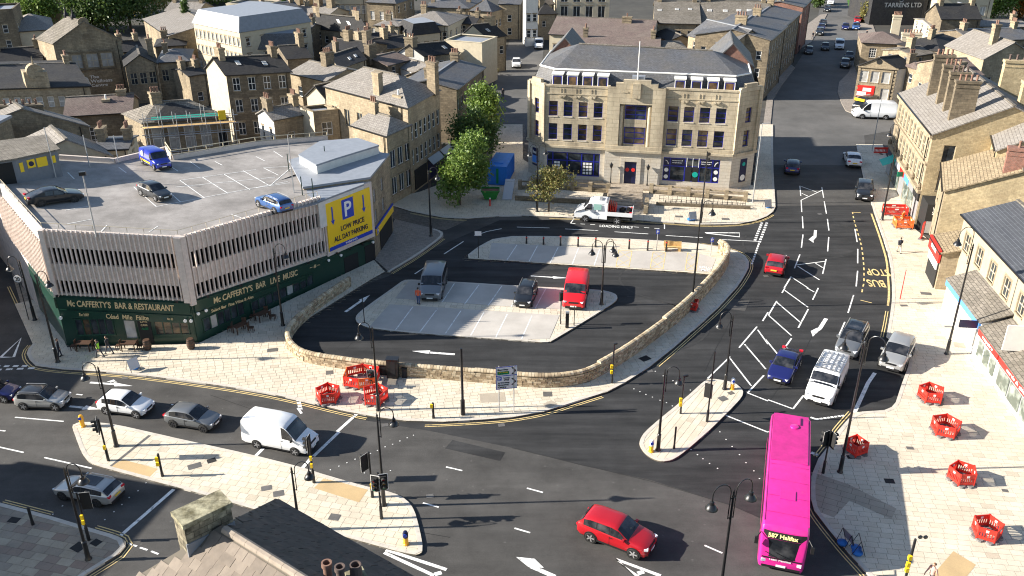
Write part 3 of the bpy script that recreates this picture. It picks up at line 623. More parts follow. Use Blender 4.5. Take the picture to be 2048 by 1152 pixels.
# repairs, seams and gullies in the carriageway
for px in ([(1024, 896), (1160, 929), (1300, 962), (1460, 1010), (1526, 1037)], [(512, 1013), (700, 1040), (900, 1075)], [(690, 700), (735, 655)], [(420, 790), (560, 838), (640, 872)], [(1462, 640), (1430, 700), (1408, 745)], [(1640, 640), (1600, 720), (1540, 800)]): line('road_seam', px, .05, .0105, 'black')
for px, m_ in (([(1390, 610), (1410, 596), (1500, 600), (1490, 622)], 'asphalt'), ([(300, 795), (420, 815), (412, 828), (290, 808)], 'asphalt'), ([(905, 880), (1010, 905), (1000, 922), (890, 897)], 'asphalt_new'), ([(1600, 470), (1660, 470), (1655, 500), (1597, 500)], 'asphalt_new'), ([(1120, 1000), (1180, 1015), (1150, 1050), (1090, 1030)], 'asphalt')): sheet('road_patch', GP_list(px), .0085, M[m_], road)
for x, y in ((1300, 742), (770, 850), (1532, 552), (1662, 880), (1003, 850), (250, 756), (860, 992), (1640, 428)): cover((x, y), .5, .4, 'iron', .2, .012, 'road_gully', road)
def arc(c, r, a0, a1, sx=1.0, w=.22):
  C_ = G(*c); mb = MB(); stroke(mb, [C_ + Vector((r * sx * math.cos(R(a0 + (a1 - a0) * i / 16)), r * math.sin(R(a0 + (a1 - a0) * i / 16)), 0)) for i in range(17)], w, .0118); mb.build('tyre_mark', M['tyre_mark'], road, uv=False)
M['tyre_mark'] = plain('rubber on asphalt', (.022, .022, .022), .8, vary=.3)
for a in (((1600, 470), 6.5, -100, 60), ((1600, 470), 6.7, -90, 40), ((1640, 500), 8.2, 150, 300), ((1240, 640), 5.0, -80, 80, 1.4), ((1250, 650), 5.4, -70, 60, 1.4), ((1330, 560), 4.6, 100, 280), ((700, 690), 5.5, 150, 270, 1.3)): arc(*a)
# ---------------------------------------------------------------- buildings
NOAUTO = {'corner_house', 'stone_house', 'wellness_hall', 'buff_blank_block', 'ghost_sign_house', 'shop_link', 'cream_gable_house', 'cream_terrace', 'terrace_row', 'pale_hall', 'long_roofed_hall', 'lead_flat_house'}
UP = Vector((0, 0, 1))
WCACHE = {}
REC = 0.16
def win_mesh(w, h, style, fm, pm):
  k = (round(w, 2), round(h, 2), style, fm, pm)
  if k in WCACHE: return WCACHE[k]
  mb = MB(); t = 0.07; y = REC - 0.05
  def bar(x0, x1, z0, z1, yy=y): mb.box(((x0 + x1) / 2, yy, (z0 + z1) / 2), (x1 - x0, 0.05, z1 - z0))
  bar(0, t, 0, h); bar(w - t, w, 0, h); bar(t, w - t, 0, t); bar(t, w - t, h - t, h)
  if 's' in style: bar(t, w - t, h / 2 - .04, h / 2 + .04, y - .002)
  if 'v' in style: bar(w / 2 - .04, w / 2 + .04, t, h - t, y - .004)
  if 'g' in style:
    for i in (1, 2): bar(w * i / 3 - .025, w * i / 3 + .025, t, h - t, y - .004)
    for i in (1, 2, 3): bar(t, w - t, h * i / 4 - .025, h * i / 4 + .025, y - .002)
  if '3' in style:
    for i in (1, 2): bar(t, w - t, h * i / 3 - .04, h * i / 3 + .04, y - .002)
  mb.cur = 1
  if 'n' not in style:
    mb.box((w / 2, 0.03, -0.07), (w + 0.24, 0.2, 0.14)); mb.box((w / 2, 0.05, h + 0.13), (w + 0.3, 0.14, 0.24))
    if 'j' in style:
      for x in (-.1, w + .1): mb.box((x, 0.05, h / 2), (.18, .15, h - .01))
  f = mb.mesh('window', [M[fm], M['stone_light' if 'L' in style else 'stone']])
  mp = MB(); mp.quad((t, REC - .02, t), (w - t, REC - .02, t), (w - t, REC - .02, h - t), (t, REC - .02, h - t))
  WCACHE[k] = (f, mp.mesh('pane', M[pm]))
  return WCACHE[k]
def wall_face(mb, O, e, L, z0, z1, rects, zoff=None):
  """O at z = 0; rects (u0, u1, za, zb) become recesses; zoff(u): top height"""
  n = Vector((e.y, -e.x, 0)); us = sorted({0.0, L, *[r[0] for r in rects], *[r[1] for r in rects]}); zs = sorted({z0, z1, *[r[2] for r in rects], *[r[3] for r in rects]})
  P = lambda u, z: O + e * u + UP * z
  for a, b in zip(us, us[1:]):
    for c, d in zip(zs, zs[1:]):
      if b - a < 1e-4 or d - c < 1e-4: continue
      mu, mz = (a + b) / 2, (c + d) / 2
      if any(r[0] < mu < r[1] and r[2] < mz < r[3] for r in rects): continue
      mb.quad(P(a, c), P(b, c), P(b, d), P(a, d))
  q = -n * (REC + 0.02)
  for a, b, c, d in [r[:4] for r in rects]:
    mb.quad(P(a, c), P(b, c), P(b, c) + q, P(a, c) + q); mb.quad(P(b, d), P(a, d), P(a, d) + q, P(b, d) + q)
    mb.quad(P(a, d), P(a, c), P(a, c) + q, P(a, d) + q); mb.quad(P(b, c), P(b, d), P(b, d) + q, P(b, c) + q)
def put_window(parent, O, e, u, z, w, h, style='s', fm='white', pm='glass', name='window'):
  f, p = win_mesh(w, h, style, fm, pm); org = ORG[parent.name]
  o = mesh_obj(name, f, parent, O + e * u + UP * z - org, (0, 0, math.atan2(e.y, e.x)))
  mesh_obj('pane', p, o)
  return o
_pot = {}
def pot_mesh(m, r=0.13, h=0.65):
  k = (m, r, h)
  if k not in _pot:
    mb = MB(); mb.lathe([(r, 0), (r * .85, h * .8), (r * 1.1, h * .82), (r * 1.1, h), (r * .7, h), (r * .7, h * .6)], 10); _pot[k] = mb.mesh('chimney_pot', M[m], smooth=0.6)
  return _pot[k]
def chimney(parent, O, ex, ey, w, d, z0, z1, pots, m='stone', pm='pot', name='chimney', along='y'):
  mb = MB()
  mb.obox(O, ex, ey, UP, -w / 2, w / 2, -d / 2, d / 2, z0, z1 - .3)
  mb.obox(O, ex, ey, UP, -w / 2 - .1, w / 2 + .1, -d / 2 - .1, d / 2 + .1, z1 - .3, z1)
  mb.obox(O, ex, ey, UP, -w / 2 - .06, w / 2 + .06, -d / 2 - .06, d / 2 + .06, z1 - .8, z1 - .68)
  c = mb.build(name, M[m], parent); org = ORG[c.name]
  for i in range(pots):
    t = (i + .5) / pots - .5; p = O + (ey * d if d >= w else ex * w) * t * .92 + UP * z1
    mesh_obj('chimney_pot', pot_mesh(pm), c, p - org, (0, 0, rnd.random()))
  return c
def house(name, label, A, B, ze, depth=9, roof='gable', rise=3.0, wall='stone', roofm='slate', wins=(), chims=(), C=None, D=None, over=.25, side=None, cat='building', z0=0, sky=(), ext=0.0, wm=('white', 'glass'), group=None, ridge=True, hipf=None, ry=None):
  P0, P1 = G(A[0], A[1], ze), G(B[0], B[1], ze); ex = P1 - P0; L = ex.length; ex = ex / L; L += ext
  if C is not None: ey = G(C[0], C[1], ze) - P0
  elif D is not None: ey = G(D[0], D[1], ze) - (P0 + ex * L)
  else: ey = Vector((-ex.y, ex.x, 0)) * depth
  Dp = ey.length; ey = ey / Dp
  b0 = P0 - UP * ze; rise0 = rise
  if ry is not None:
    fu, yy = ry if isinstance(ry, tuple) else (.5, ry); q = b0 + ex * L * fu + ey * (0 if roof == 'cross' else Dp / 2); lo, hi = ze + .4, ze + 9
    for _ in range(30):
      m = (lo + hi) / 2
      if PJ((q.x, q.y, m))[1] > yy: lo = m
      else: hi = m
    rise = lo - ze
  ctr = b0 + ex * L / 2 + ey * Dp / 2
  root = thing(name, label, cat, ctr, group=group)
  if name not in NOAUTO:
    wins = list(wins); fl = [1.0 + 3.0 * i for i in range(max(1, int(ze / 3.0)))]; S = 'R' if ctr.x < 0 else 'L'; fs_ = {w[0] for w in wins}
    if 'F' not in fs_: wins += rows('F', max(1, int(L / 2.9)), fl, .95, 1.6, 's')
    if S not in fs_ and not side: wins += rows(S, max(1, int(Dp / 3.2)), fl, .9, 1.5, 's')
    if roof in ('gable', 'hip') and not chims and ze > 5.4: chims = [(.1, .5, .8, 1.5, rise0 + 1.5, 3), (.92, .5, .8, 1.3, rise0 + 1.4, 4)] if roof == 'gable' else [(.3, .5, 1.2, .8, rise0 + 1.4, 3)]
  faces = {'F': (b0, ex, L), 'R': (b0 + ex * L, ey, Dp), 'B': (b0 + ex * L + ey * Dp, -ex, L), 'L': (b0 + ey * Dp, -ey, Dp)}
  rects = {k: [] for k in faces}; wl = []
  for spec in wins:
    f, n, z, w, h, st = spec[:6]; u0, u1 = (spec[6], spec[7]) if len(spec) > 7 else (0.0, 1.0); fm, pm = spec[8] if len(spec) > 8 else wm
    O, e, Lf = faces[f]
    for i in range(n):
      u = Lf * (u0 + (u1 - u0) * (i + .5) / n) - w / 2
      if u < .1 or u + w > Lf - .1 or z + h > ze - .1 and f in 'FB' and roof != 'flatx':
        if u < .1 or u + w > Lf - .1: continue
      rects[f].append((u, u + w, z, z + h)); wl.append((O, e, u, z, w, h, st, fm, pm))
  w1 = MB(); w2 = MB(); w3 = MB()
  ztop = ze + (.5 if roof == 'flat' else 0)
  for k, (O, e, Lf) in faces.items():
    wall_face((w2 if k == 'L' else w3) if (side and k in 'LR') else w1, O, e, Lf, z0, ztop, rects[k])
  H = UP
  c = lambda u, v, z: b0 + ex * u + ey * v + UP * z
  rf = MB()
  k = rise / (Dp / 2); zt = ze + .1
  if roof == 'gable':
    for u, s in ((0, 1), (L, -1)):
      t = [c(u, 0, ze), c(u, Dp, ze), c(u, Dp / 2, ze + rise)]
      ((w2 if u == 0 else w3) if side else w1).quad(*(t if s < 0 else t[::-1]))
    rf.slab([c(-over, -over, zt - over * k), c(L + over, -over, zt - over * k), c(L + over, Dp / 2, zt + rise), c(-over, Dp / 2, zt + rise)], .14)
    rf.slab([c(-over, Dp + over, zt - over * k), c(L + over, Dp + over, zt - over * k), c(L + over, Dp / 2, zt + rise), c(-over, Dp / 2, zt + rise)], .14)
    R0, R1 = c(-over, Dp / 2, zt + rise), c(L + over, Dp / 2, zt + rise)
  elif roof == 'cross':
    kk = rise / (L / 2)
    for v, s in ((0, 1), (Dp, -1)):
      t = [c(0, v, ze), c(L, v, ze), c(L / 2, v, ze + rise)]
      w1.quad(*(t if s > 0 else t[::-1]))
    rf.slab([c(-over, -over, zt - over * kk), c(-over, Dp + over, zt - over * kk), c(L / 2, Dp + over, zt + rise), c(L / 2, -over, zt + rise)], .14)
    rf.slab([c(L + over, -over, zt - over * kk), c(L + over, Dp + over, zt - over * kk), c(L / 2, Dp + over, zt + rise), c(L / 2, -over, zt + rise)], .14)
    R0, R1 = c(L / 2, -over, zt + rise), c(L / 2, Dp + over, zt + rise)
  elif roof in ('hip', 'mansard'):
    if roof == 'mansard':
      ins = rise * .35; zr = zt + rise
      a = [c(-over, -over, zt), c(L + over, -over, zt), c(L + over, Dp + over, zt), c(-over, Dp + over, zt)]
      b = [c(ins, ins, zr), c(L - ins, ins, zr), c(L - ins, Dp - ins, zr), c(ins, Dp - ins, zr)]
      for i in range(4): rf.slab([a[i], a[(i + 1) % 4], b[(i + 1) % 4], b[i]], .14)
      rf.cur = 1; rf.quad(*b); R0 = R1 = None
    else:
      hp = hipf if hipf is not None else min(Dp / 2, L * .48); o = over
      a = [c(-o, -o, zt - o * k), c(L + o, -o, zt - o * k), c(L + o, Dp + o, zt - o * k), c(-o, Dp + o, zt - o * k)]
      R0, R1 = c(hp, Dp / 2, zt + rise), c(L - hp, Dp / 2, zt + rise)
      rf.slab([a[0], a[1], R1, R0], .14); rf.slab([a[2], a[3], R0, R1], .14); rf.slab([a[1], a[2], R1], .14); rf.slab([a[3], a[0], R0], .14)
  else:
    R0 = R1 = None; rf.quad(c(.25, .25, ze + .2), c(L - .25, .25, ze + .2), c(L - .25, Dp - .25, ze + .2), c(.25, Dp - .25, ze + .2))
    for f, (O, e, Lf) in faces.items():
      nn = Vector((e.y, -e.x, 0)); w1.obox(O, e, nn, UP, 0.0, Lf, -.3, .06, ztop, ztop + .12)
  w1.build('wall', M[wall], root)
  if side: w2.build('gable_wall', M[side], root); w3.build('gable_wall', M[side], root)
  ro = rf.build('roof', [M[roofm], M['felt']], root)
  if R0 is not None and ridge:
    rb = MB(); d = R1 - R0; Lr = d.length
    if Lr > .5:
      d /= Lr; n = Vector((-d.y, d.x, 0)); rb.obox(R0, d, n, UP, 0, Lr, -.16, .16, -.06, .09); rb.build('ridge_tiles', M['stone_slate'] if roofm != 'slate' else M['lead'], ro)
  if roof in ('gable', 'hip', 'cross'):
    gt = MB(); gt.obox(b0, ex, ey, UP, -over, L + over, -over - .13, -over - .01, ze - .12, ze + .02)
    if roof != 'cross': gt.build('gutter', M['dark_metal'], root)
    dp = MB(); dp.cyl(c(L * .93, -.1, z0), c(L * .93, -.1, ze), .06, n=6); dp.build('downpipe', M['dark_metal'], root)
  for (O, e, u, z, w, h, st, fm, pm) in wl:
   q = PJ(O + e * u + UP * z)
   if -40 < q[0] < 2080 and -60 < q[1] < 1190: put_window(root, O, e, u, z, w, h, st, fm, pm)
  for ch in chims:
    u, v, w, d, top, pots = ch[:6]; O = b0 + ex * (u * L) + ey * (v * Dp)
    chimney(root, O, ex, ey, w, d, ze - .3, ze + (rise + (top - rise0) if ry is not None else top), pots, *(ch[6:] if len(ch) > 6 else ('stone',)))
  for (u, t, w, h) in sky:
    s = MB(); sl = (ey * (Dp / 2) + UP * rise).normalized(); nn = ex.cross(sl); p = c(u * L, 0, zt) + (ey * (Dp / 2) + UP * rise) * t + nn * .04
    s.obox(p, ex, sl, nn, -w / 2, w / 2, -h / 2, h / 2, 0, .06); so = s.build('skylight', M['white'], ro)
    s = MB(); s.obox(p, ex, sl, nn, -w / 2 + .08, w / 2 - .08, -h / 2 + .08, h / 2 - .08, .05, .075); s.build('pane', M['glass_pale'], so)
  return dict(root=root, b0=b0, ex=ex, ey=ey, L=L, D=Dp, c=c, roof=ro, ze=ze, rise=rise)
def rows(f, n, zs, w, h, st='s', *a): return [(f, n, z, w, h, st, *a) for z in zs]
def onwall(O, e, px, py):
  n = Vector((e.y, -e.x, 0)); d = ray(px, py); cpos = Vector((0, 0, CAM_H)); t = (O - cpos).dot(n) / d.dot(n); p = cpos + d * t
  return (p - O).dot(e), p.z
# ------------------------------------------------ the multi-storey car park over the pub
A0, B0, C0, T0 = Vector((-38.9, 67.6, 0)), Vector((-27.7, 68.1, 0)), Vector((-14.55, 86.3, 0)), Vector((-13.6, 94.2, 0))
TZ = lambda x, y: 10.05 - .077 * (x + 27.7) - .025 * (y - 68.1)
def GT(px, py, dz=0.0):
  lo, hi = 4.0, 16.0
  for _ in range(40):
    m = (lo + hi) / 2; p = G(px, py, m)
    if TZ(p.x, p.y) + dz > m: lo = m
    else: hi = m
  return G(px, py, lo)
LF = GT(-60, 300); LF.z = 0
cp = thing('parking_block', 'multi storey car park of ribbed pinkish concrete above a dark green pub', 'car park', (-28, 80, 0))
def bandz(O, e, L, d0, d1, base=None):
  """four heights (left bottom, right bottom, right top, left top) below the parapet line"""
  p, q = O, O + e * L
  return TZ(p.x, p.y) - d1, TZ(q.x, q.y) - d1, TZ(q.x, q.y) - d0, TZ(p.x, p.y) - d0
def strip(mb, O, e, u0, u1, d0, d1, y0, y1):
  """slab on a facade between depths d0 (top) and d1 below the parapet, y0..y1 outward"""
  n = Vector((e.y, -e.x, 0)); vs = []
  for y in (y0, y1):
    for u, d in ((u0, d1), (u1, d1), (u1, d0), (u0, d0)):
      p = O + e * u; z = d if callable(d) else None
      vs.append(p + n * y + UP * (TZ(p.x, p.y) - d))
  mb.add(vs, [(0, 3, 2, 1), (4, 5, 6, 7), (0, 1, 5, 4), (1, 2, 6, 5), (2, 3, 7, 6), (3, 0, 4, 7)])
e1 = (B0 - A0).normalized(); L1 = (B0 - A0).length; e2 = (C0 - B0).normalized(); L2 = (C0 - B0).length
n1 = Vector((e1.y, -e1.x, 0)); n2 = Vector((e2.y, -e2.x, 0))
US = 15.75
dF2 = lambda u: TZ(*(B0 + e2 * u).xy) - (4.15 - .085 * u)
con = MB()
for O, e, L in ((A0, e1, L1), (B0, e2, US)):
  for d0, d1 in ((-.02, 1.55), (3.0, 4.55)): strip(con, O, e, 0, L, d0, d1, -.3, 0)
  strip(con, O, e, 0, L, 5.75, 7.2, -.3, -.02)
strip(con, A0, e1, -.02, .35, -.05, 6.0, -.35, .3); strip(con, A0, e1, L1 - .45, L1 + .12, -.05, 6.0, -.5, .3); strip(con, B0, e2, -.12, .4, -.05, 6.3, -.5, .28)
con.build('facade_panel', M['concrete'], cp)
lw = MB(); eL = (A0 - LF).normalized(); LL = (A0 - LF).length; nL = Vector((eL.y, -eL.x, 0))
strip(lw, LF, eL, 0, LL, -.05, 12.5, -.3, 0.0); lw.build('side_wall', M['fin'], cp)
sl_ = MB()
for i in range(26):
  u = LL - .8 - i * .62; strip(sl_, LF, eL, u - .06, u + .06, 1.2, 5.9, 0.0, .16)
sl_.build('side_fin', M['fin'], cp)['kind'] = 'stuff'
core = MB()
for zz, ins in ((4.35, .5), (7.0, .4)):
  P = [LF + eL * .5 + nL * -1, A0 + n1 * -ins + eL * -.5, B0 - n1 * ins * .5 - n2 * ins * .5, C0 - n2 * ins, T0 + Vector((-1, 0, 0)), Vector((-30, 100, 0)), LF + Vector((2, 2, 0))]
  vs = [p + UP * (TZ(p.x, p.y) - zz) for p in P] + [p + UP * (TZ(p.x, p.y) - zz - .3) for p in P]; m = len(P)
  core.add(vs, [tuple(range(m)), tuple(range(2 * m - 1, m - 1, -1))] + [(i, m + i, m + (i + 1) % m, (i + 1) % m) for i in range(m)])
core.build('floor_slab', M['interior'], cp)  # floors coloured almost black so the openings look shaded
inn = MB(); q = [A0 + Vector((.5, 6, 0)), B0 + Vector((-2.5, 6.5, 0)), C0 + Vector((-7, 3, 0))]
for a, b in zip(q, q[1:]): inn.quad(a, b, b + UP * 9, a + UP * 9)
inn.build('inner_wall', M['interior'], cp)  # same shade colour on the wall behind the openings
dp_ = [GT(*p, -.30) for p in ((-60, 300), (82, 459), (357, 474), (634, 409), (652, 398), (727, 366), (775, 322), (750, 290), (655, 279), (600, 283), (512, 291), (345, 319), (333, 301), (230, 325), (120, 318), (0, 300))]
dk = MB(); m = len(dp_); tri = tessellate_polygon([[Vector((p.x, p.y, 0)) for p in dp_]])
dk.add(dp_, [t if ((dp_[t[1]] - dp_[t[0]]).cross(dp_[t[2]] - dp_[t[0]])).z > 0 else (t[0], t[2], t[1]) for t in tri])
dk.add(dp_ + [Vector((p.x, p.y, 0)) for p in dp_], [(i, m + i, m + (i + 1) % m, (i + 1) % m) for i in range(5, m)])
deck = dk.build('roof_deck', M['deck'], cp)
def fin_row(O, e, L, n, d1=5.9, u0=.0):
  nn = Vector((e.y, -e.x, 0)); rz = math.atan2(e.y, e.x)
  for i in range(n):
    u = u0 + L * (i + .6) / n; p = O + e * u; mb = MB(); zt = TZ(p.x, p.y)
    mb.add([p + e * a + nn * y + UP * z for z, y2 in ((zt - d1, .14), (zt - .02, .14), (zt + .12, .04)) for a, y in ((-.055, -.08), (.055, -.08), (.055, y2), (-.055, y2))],
        [(0, 1, 5, 4), (1, 2, 6, 5), (2, 3, 7, 6), (3, 0, 4, 7), (4, 5, 9, 8), (5, 6, 10, 9), (6, 7, 11, 10), (7, 4, 8, 11), (8, 9, 10, 11)])
    mb.build('concrete_fin', M['fin'], cp)
fin_row(A0, e1, L1 - .9, 27, u0=.4); fin_row(B0, e2, US - .4, 33, d1=5.85, u0=.4)
rl = MB()
def rail(mb, P, h=.9, post=1.4, r=.03, mid=True):
  Q2 = [];
  for a, b in zip(P, P[1:]):
    L = (b - a).length; k = max(1, round(L / post))
    for i in range(k): p = a.lerp(b, i / k); mb.cyl(p, p + UP * h, r, n=5)
    for hh in ((h, h * .5) if mid else (h,)): mb.tube([a + UP * hh, b + UP * hh], r, 5)
  mb.cyl(P[-1], P[-1] + UP * h, r, n=5)
rail(rl, [p + UP * 0.02 for p in (LF + UP * TZ(LF.x, LF.y), A0 + UP * TZ(A0.x, A0.y) - n1 * .5 + eL * -.0, B0 + UP * TZ(B0.x, B0.y) - (n1 + n2) * .3, B0 + e2 * US + UP * TZ(*(B0 + e2 * US).xy) - n2 * .5)], h=.42, r=.025, mid=False)
rl.build('parapet_rail', M['cream'], cp)
rl = MB(); rail(rl, [dp_[12] + UP * .05, dp_[11] + UP * .05, dp_[10] + UP * .05, dp_[8] + UP * .05], h=.9, post=2.0, r=.05); rl.build('back_rail', M['cream'], cp)
kb = MB()
for a, b in ((12, 11), (11, 10), (10, 8), (13, 12), (14, 13)):
  a, b = dp_[a], dp_[b]; d = (b - a).normalized(); n = Vector((-d.y, d.x, 0)).normalized(); kb.obox(a, d, n, UP, 0, (b - a).length, -.15, .15, -.1, .45)
kb.build('deck_kerb', M['concrete'], cp)
dm = MB()
def dstroke(px, w=.1):
  P = [GT(x, y, -.285) for x, y in px]
  for a, b in zip(P, P[1:]):
    d = (b - a).normalized(); n = Vector((-d.y, d.x, 0)).normalized() * w / 2; dm.quad(a - n, b - n, b + n, a + n)
r5 = Q(0, 288)
for l in ([(1070, 342), (1250, 500)], [(1250, 500), (2300, 300), ], [(1350, 380), (1445, 465)], [(1440, 290), (1635, 430)], [(1620, 265), (1825, 395)], [(1790, 240), (2000, 365)], [(1945, 213), (2150, 330)], [(1440, 290), (2048, 205)], [(1520, 140), (1600, 195)], [(1720, 140), (1780, 170)], [(1360, 175), (1425, 218)], [(950, 185), (1010, 230)], [(540, 225), (595, 280)], [(520, 530), (720, 495)], [(530, 640), (740, 600)], [(790, 720), (855, 650)], [(1190, 705), (1265, 655)], [(1850, 560), (1930, 590)], [(1400, 345), (2200, 265)]):
  dstroke(r5(l), .09)
for l in ([(0, 270), (110, 335)], [(110, 335), (290, 180)], [(60, 190), (180, 250)], [(60, 190), (280, 178)], [(0, 350), (270, 310)], [(0, 100), (70, 135)], [(140, 55), (215, 105)]): dstroke(r6(l), .09)
dm.build('deck_marking', M['road_white'], deck, uv=False)
# stair block and its roofs
def block(px, z, zb, name, wm='white_render', rm='felt', trim=True):
  P = [G(x, y, z) for x, y in px]; mb = MB(); mb.prism(P, zb, z - .02, top=False); w = mb.build(name, M[wm], cp)
  t = MB(); c = sum(P, Vector()) / len(P); PP = [c + (p - c) * 1.015 for p in P]; t.prism(PP, z - .12, z + .06, bottom=True); t.build('flat_roof', M[rm], cp)
block([(590, 373), (636, 404), (727, 369), (728, 356), (652, 338)], 8.75, 6, 'low_block')
block([(598, 310), (633, 330), (672, 317), (757, 291), (715, 277), (640, 283)], 10.15, 6, 'penthouse')
tw = MB(); TP = [C0 + n2 * .0, T0, T0 + Vector((-6, 2.5, 0)), Vector((-24, 92, 0)), C0 + e2 * -6.0 + n2 * -3.2]
eT = (T0 - C0).normalized(); LT = (T0 - C0).length; nT = Vector((eT.y, -eT.x, 0))
wr = [(.9, 1.75, 3.7, 5.1), (4.0, 4.85, 3.9, 5.3), (.9, 1.75, 6.0, 7.4), (4.0, 4.85, 6.2, 7.6)]
wall_face(tw, C0, eT, LT, 0, 9.0, wr)
TP2 = [Vector((p.x, p.y, 0)) for p in TP]
for a, b in ((1, 2), (2, 3), (3, 4), (4, 0)): tw.quad(TP[a], TP[b], TP[b] + UP * 9.0, TP[a] + UP * 9.0)
tw.build('stair_tower', M['stone'], cp)
for u, u2, a, b in wr: put_window(cp, C0, eT, u, a, u2 - u, b - a, 'sn', 'grey_metal', 'glass_pale')
t = MB(); t.prism([p + (p - Vector((-18, 89, 0))) * .02 for p in TP], 8.98, 9.2, bottom=True); t.build('flat_roof', M['felt'], cp)
ent = MB(); ent.obox(C0, eT, nT, UP, 2.2, LT - .6, .02, .06, 0, 2.3); ent.build('car_entrance', M['black'], cp)
sg = MB(); sg.obox(C0, eT, nT, UP, .6, LT, .05, .16, 2.45, 3.2); en = sg.build('entrance_sign', M['yellow'], cp)
sg = MB(); sg.obox(C0, eT, nT, UP, .6, LT, .05, .165, 3.2, 3.42); sg.build('sign_strip', M['blue'], en)
sg = MB(); sg.obox(C0, eT, nT, UP, .75, 1.35, .05, .18, 2.55, 3.12); sg.build('sign_strip', M['blue'], en)
wall_text('P', M['white'], en, C0 + eT * 1.05 + UP * 2.83 + nT * .17, eT, nT, .28, .42)
for p_ in ((588, 388), (606, 398), (628, 402), (579, 350), (652, 333)):
  p = G(p_[0], p_[1], 8.5); mb = MB(); mb.box((p.x, p.y, 9.6), (.08, .08, 2.4)); mb.build('fence_post', M['green_pub'], cp)
# big parking sign
sb = MB(); sb.obox(B0, e2, n2, UP, US, L2 + .02, -.4, .18, 2.7, 8.72); sb.build('sign_wall', M['concrete'], cp)
bb = MB(); bb.obox(B0, e2, n2, UP, US + .18, L2 - .42, .1, .3, 3.2, 8.25); board = bb.build('parking_sign', M['yellow'], cp)
bb = MB(); bb.obox(B0, e2, n2, UP, US + .2, L2 - .44, .2, .315, 3.22, 3.62); bb.build('sign_strip', M['blue'], board)
pc = (US + L2) / 2 - .15
bb = MB(); bb.obox(B0, e2, n2, UP, pc - .95, pc + .65, .2, .315, 5.95, 8.0); bb.build('sign_strip', M['blue'], board)
def bt(s, u, z, w, h, m): wall_text(s, M[m], board, B0 + e2 * u + UP * z + n2 * .30, e2, n2, w, h)
bt('P', pc - .12, 6.97, .95, 1.55, 'white'); bt('LOW PRICE', pc + .35, 5.15, 3.3, .55, 'navy'); bt('ALL DAY PARKING', pc + .05, 4.25, 4.7, .55, 'navy'); bt('PARKING', pc, 3.42, 1.6, .2, 'white')
for u in (US + .95, L2 - 1.45):
  ar = MB(); o = B0 + n2 * .31
  P2 = [(u - .09, 7.75), (u + .09, 7.75), (u + .09, 6.35), (u + .27, 6.35), (u, 5.85), (u - .27, 6.35), (u - .09, 6.35)]
  ar.add([o + e2 * a + UP * b for a, b in P2[::-1]] + [o + n2 * .012 + e2 * a + UP * b for a, b in P2[::-1]], [tuple(range(13, 6, -1))]); ar.build('sign_arrow', M['blue'], board)
# the pub below
pb = MB()
def zf1(u): return TZ(*(A0 + e1 * u).xy) - 5.95
def zf2(u): return 4.15 - .085 * u
def slope_box(mb, O, e, u0, u1, fz0, fz1, y0, y1):
  n = Vector((e.y, -e.x, 0)); vs = [O + e * u + n * y + UP * z for y in (y0, y1) for u, z in ((u0, fz0(u0)), (u1, fz0(u1)), (u1, fz1(u1)), (u0, fz1(u0)))]
  mb.add(vs, [(0, 3, 2, 1), (4, 5, 6, 7), (0, 1, 5, 4), (1, 2, 6, 5), (2, 3, 7, 6), (3, 0, 4, 7)])
slope_box(pb, A0, e1, 0, L1, lambda u: 0, zf1, -.3, .05); slope_box(pb, B0, e2, 0, L2 - .02, lambda u: 0, zf2, -.3, .05)
slope_box(pb, LF, eL, LL - 9, LL, lambda u: 0, lambda u: 4.9, -.3, .06)
pub = pb.build('pub_front', M['green_pub'], cp)
pb = MB(); slope_box(pb, A0, e1, .1, L1 - .1, lambda u: zf1(u) - 1.15, lambda u: zf1(u) - .12, .05, .2); slope_box(pb, A0, e1, .1, L1 - .1, lambda u: zf1(u) - 2.1, lambda u: zf1(u) - 1.35, .05, .14)
slope_box(pb, B0, e2, .2, 17.5, lambda u: zf2(u) - 1.1, lambda u: zf2(u) - .1, .05, .2); slope_box(pb, B0, e2, .2, 13, lambda u: zf2(u) - 1.75, lambda u: zf2(u) - 1.25, .05, .12)
slope_box(pb, LF, eL, LL - 8.5, LL - .1, lambda u: 3.7, lambda u: 4.7, .06, .2)
fas = pb.build('fascia', M['green_pub'], pub)
def pub_win(O, e, u0, u1, z0, z1, n, pm='glass', cols=None):
  nn = Vector((e.y, -e.x, 0)); fr = MB()
  fr.obox(O, e, nn, UP, u0 - .08, u1 + .08, .05, .12, z1, z1 + .1); fr.obox(O, e, nn, UP, u0 - .08, u1 + .08, .05, .16, z0 - .12, z0)
  for i in range(n + 1): u = u0 + (u1 - u0) * i / n; fr.obox(O, e, nn, UP, u - .05, u + .05, .05, .12, z0, z1)
  f = fr.build('pub_window', M['green_pub'], cp)
  for i in range(n):
    a, b = u0 + (u1 - u0) * i / n + .05, u0 + (u1 - u0) * (i + 1) / n - .05
    p = MB(); p.obox(O, e, nn, UP, a, b, .052, .07, z0, z1); p.build('pane', M[(cols or {}).get(i, pm)], f)
pub_win(A0, e1, 1.1, 4.3, 1.1, 2.6, 5, 'glass', {1: 'glass_warm'}); pub_win(A0, e1, 5.2, 6.2, .7, 2.6, 1, 'glass_pale'); pub_win(A0, e1, 7.8, 10.7, 1.0, 2.5, 4, 'glass_warm')
dr = MB(); dr.obox(A0, e1, n1, UP, 6.4, 7.5, .05, .1, 0.1, 2.7); door_ = dr.build('pub_door', M['black'], cp)
for i, (s, z) in enumerate((('LIVE', 2.3), ('CASK', 1.95), ('ALES', 1.6))): wall_text(s, M['signgreen' if i == 2 else 'gold'], door_, A0 + e1 * 6.95 + UP * z + n1 * .1, e1, n1, .6, .2)
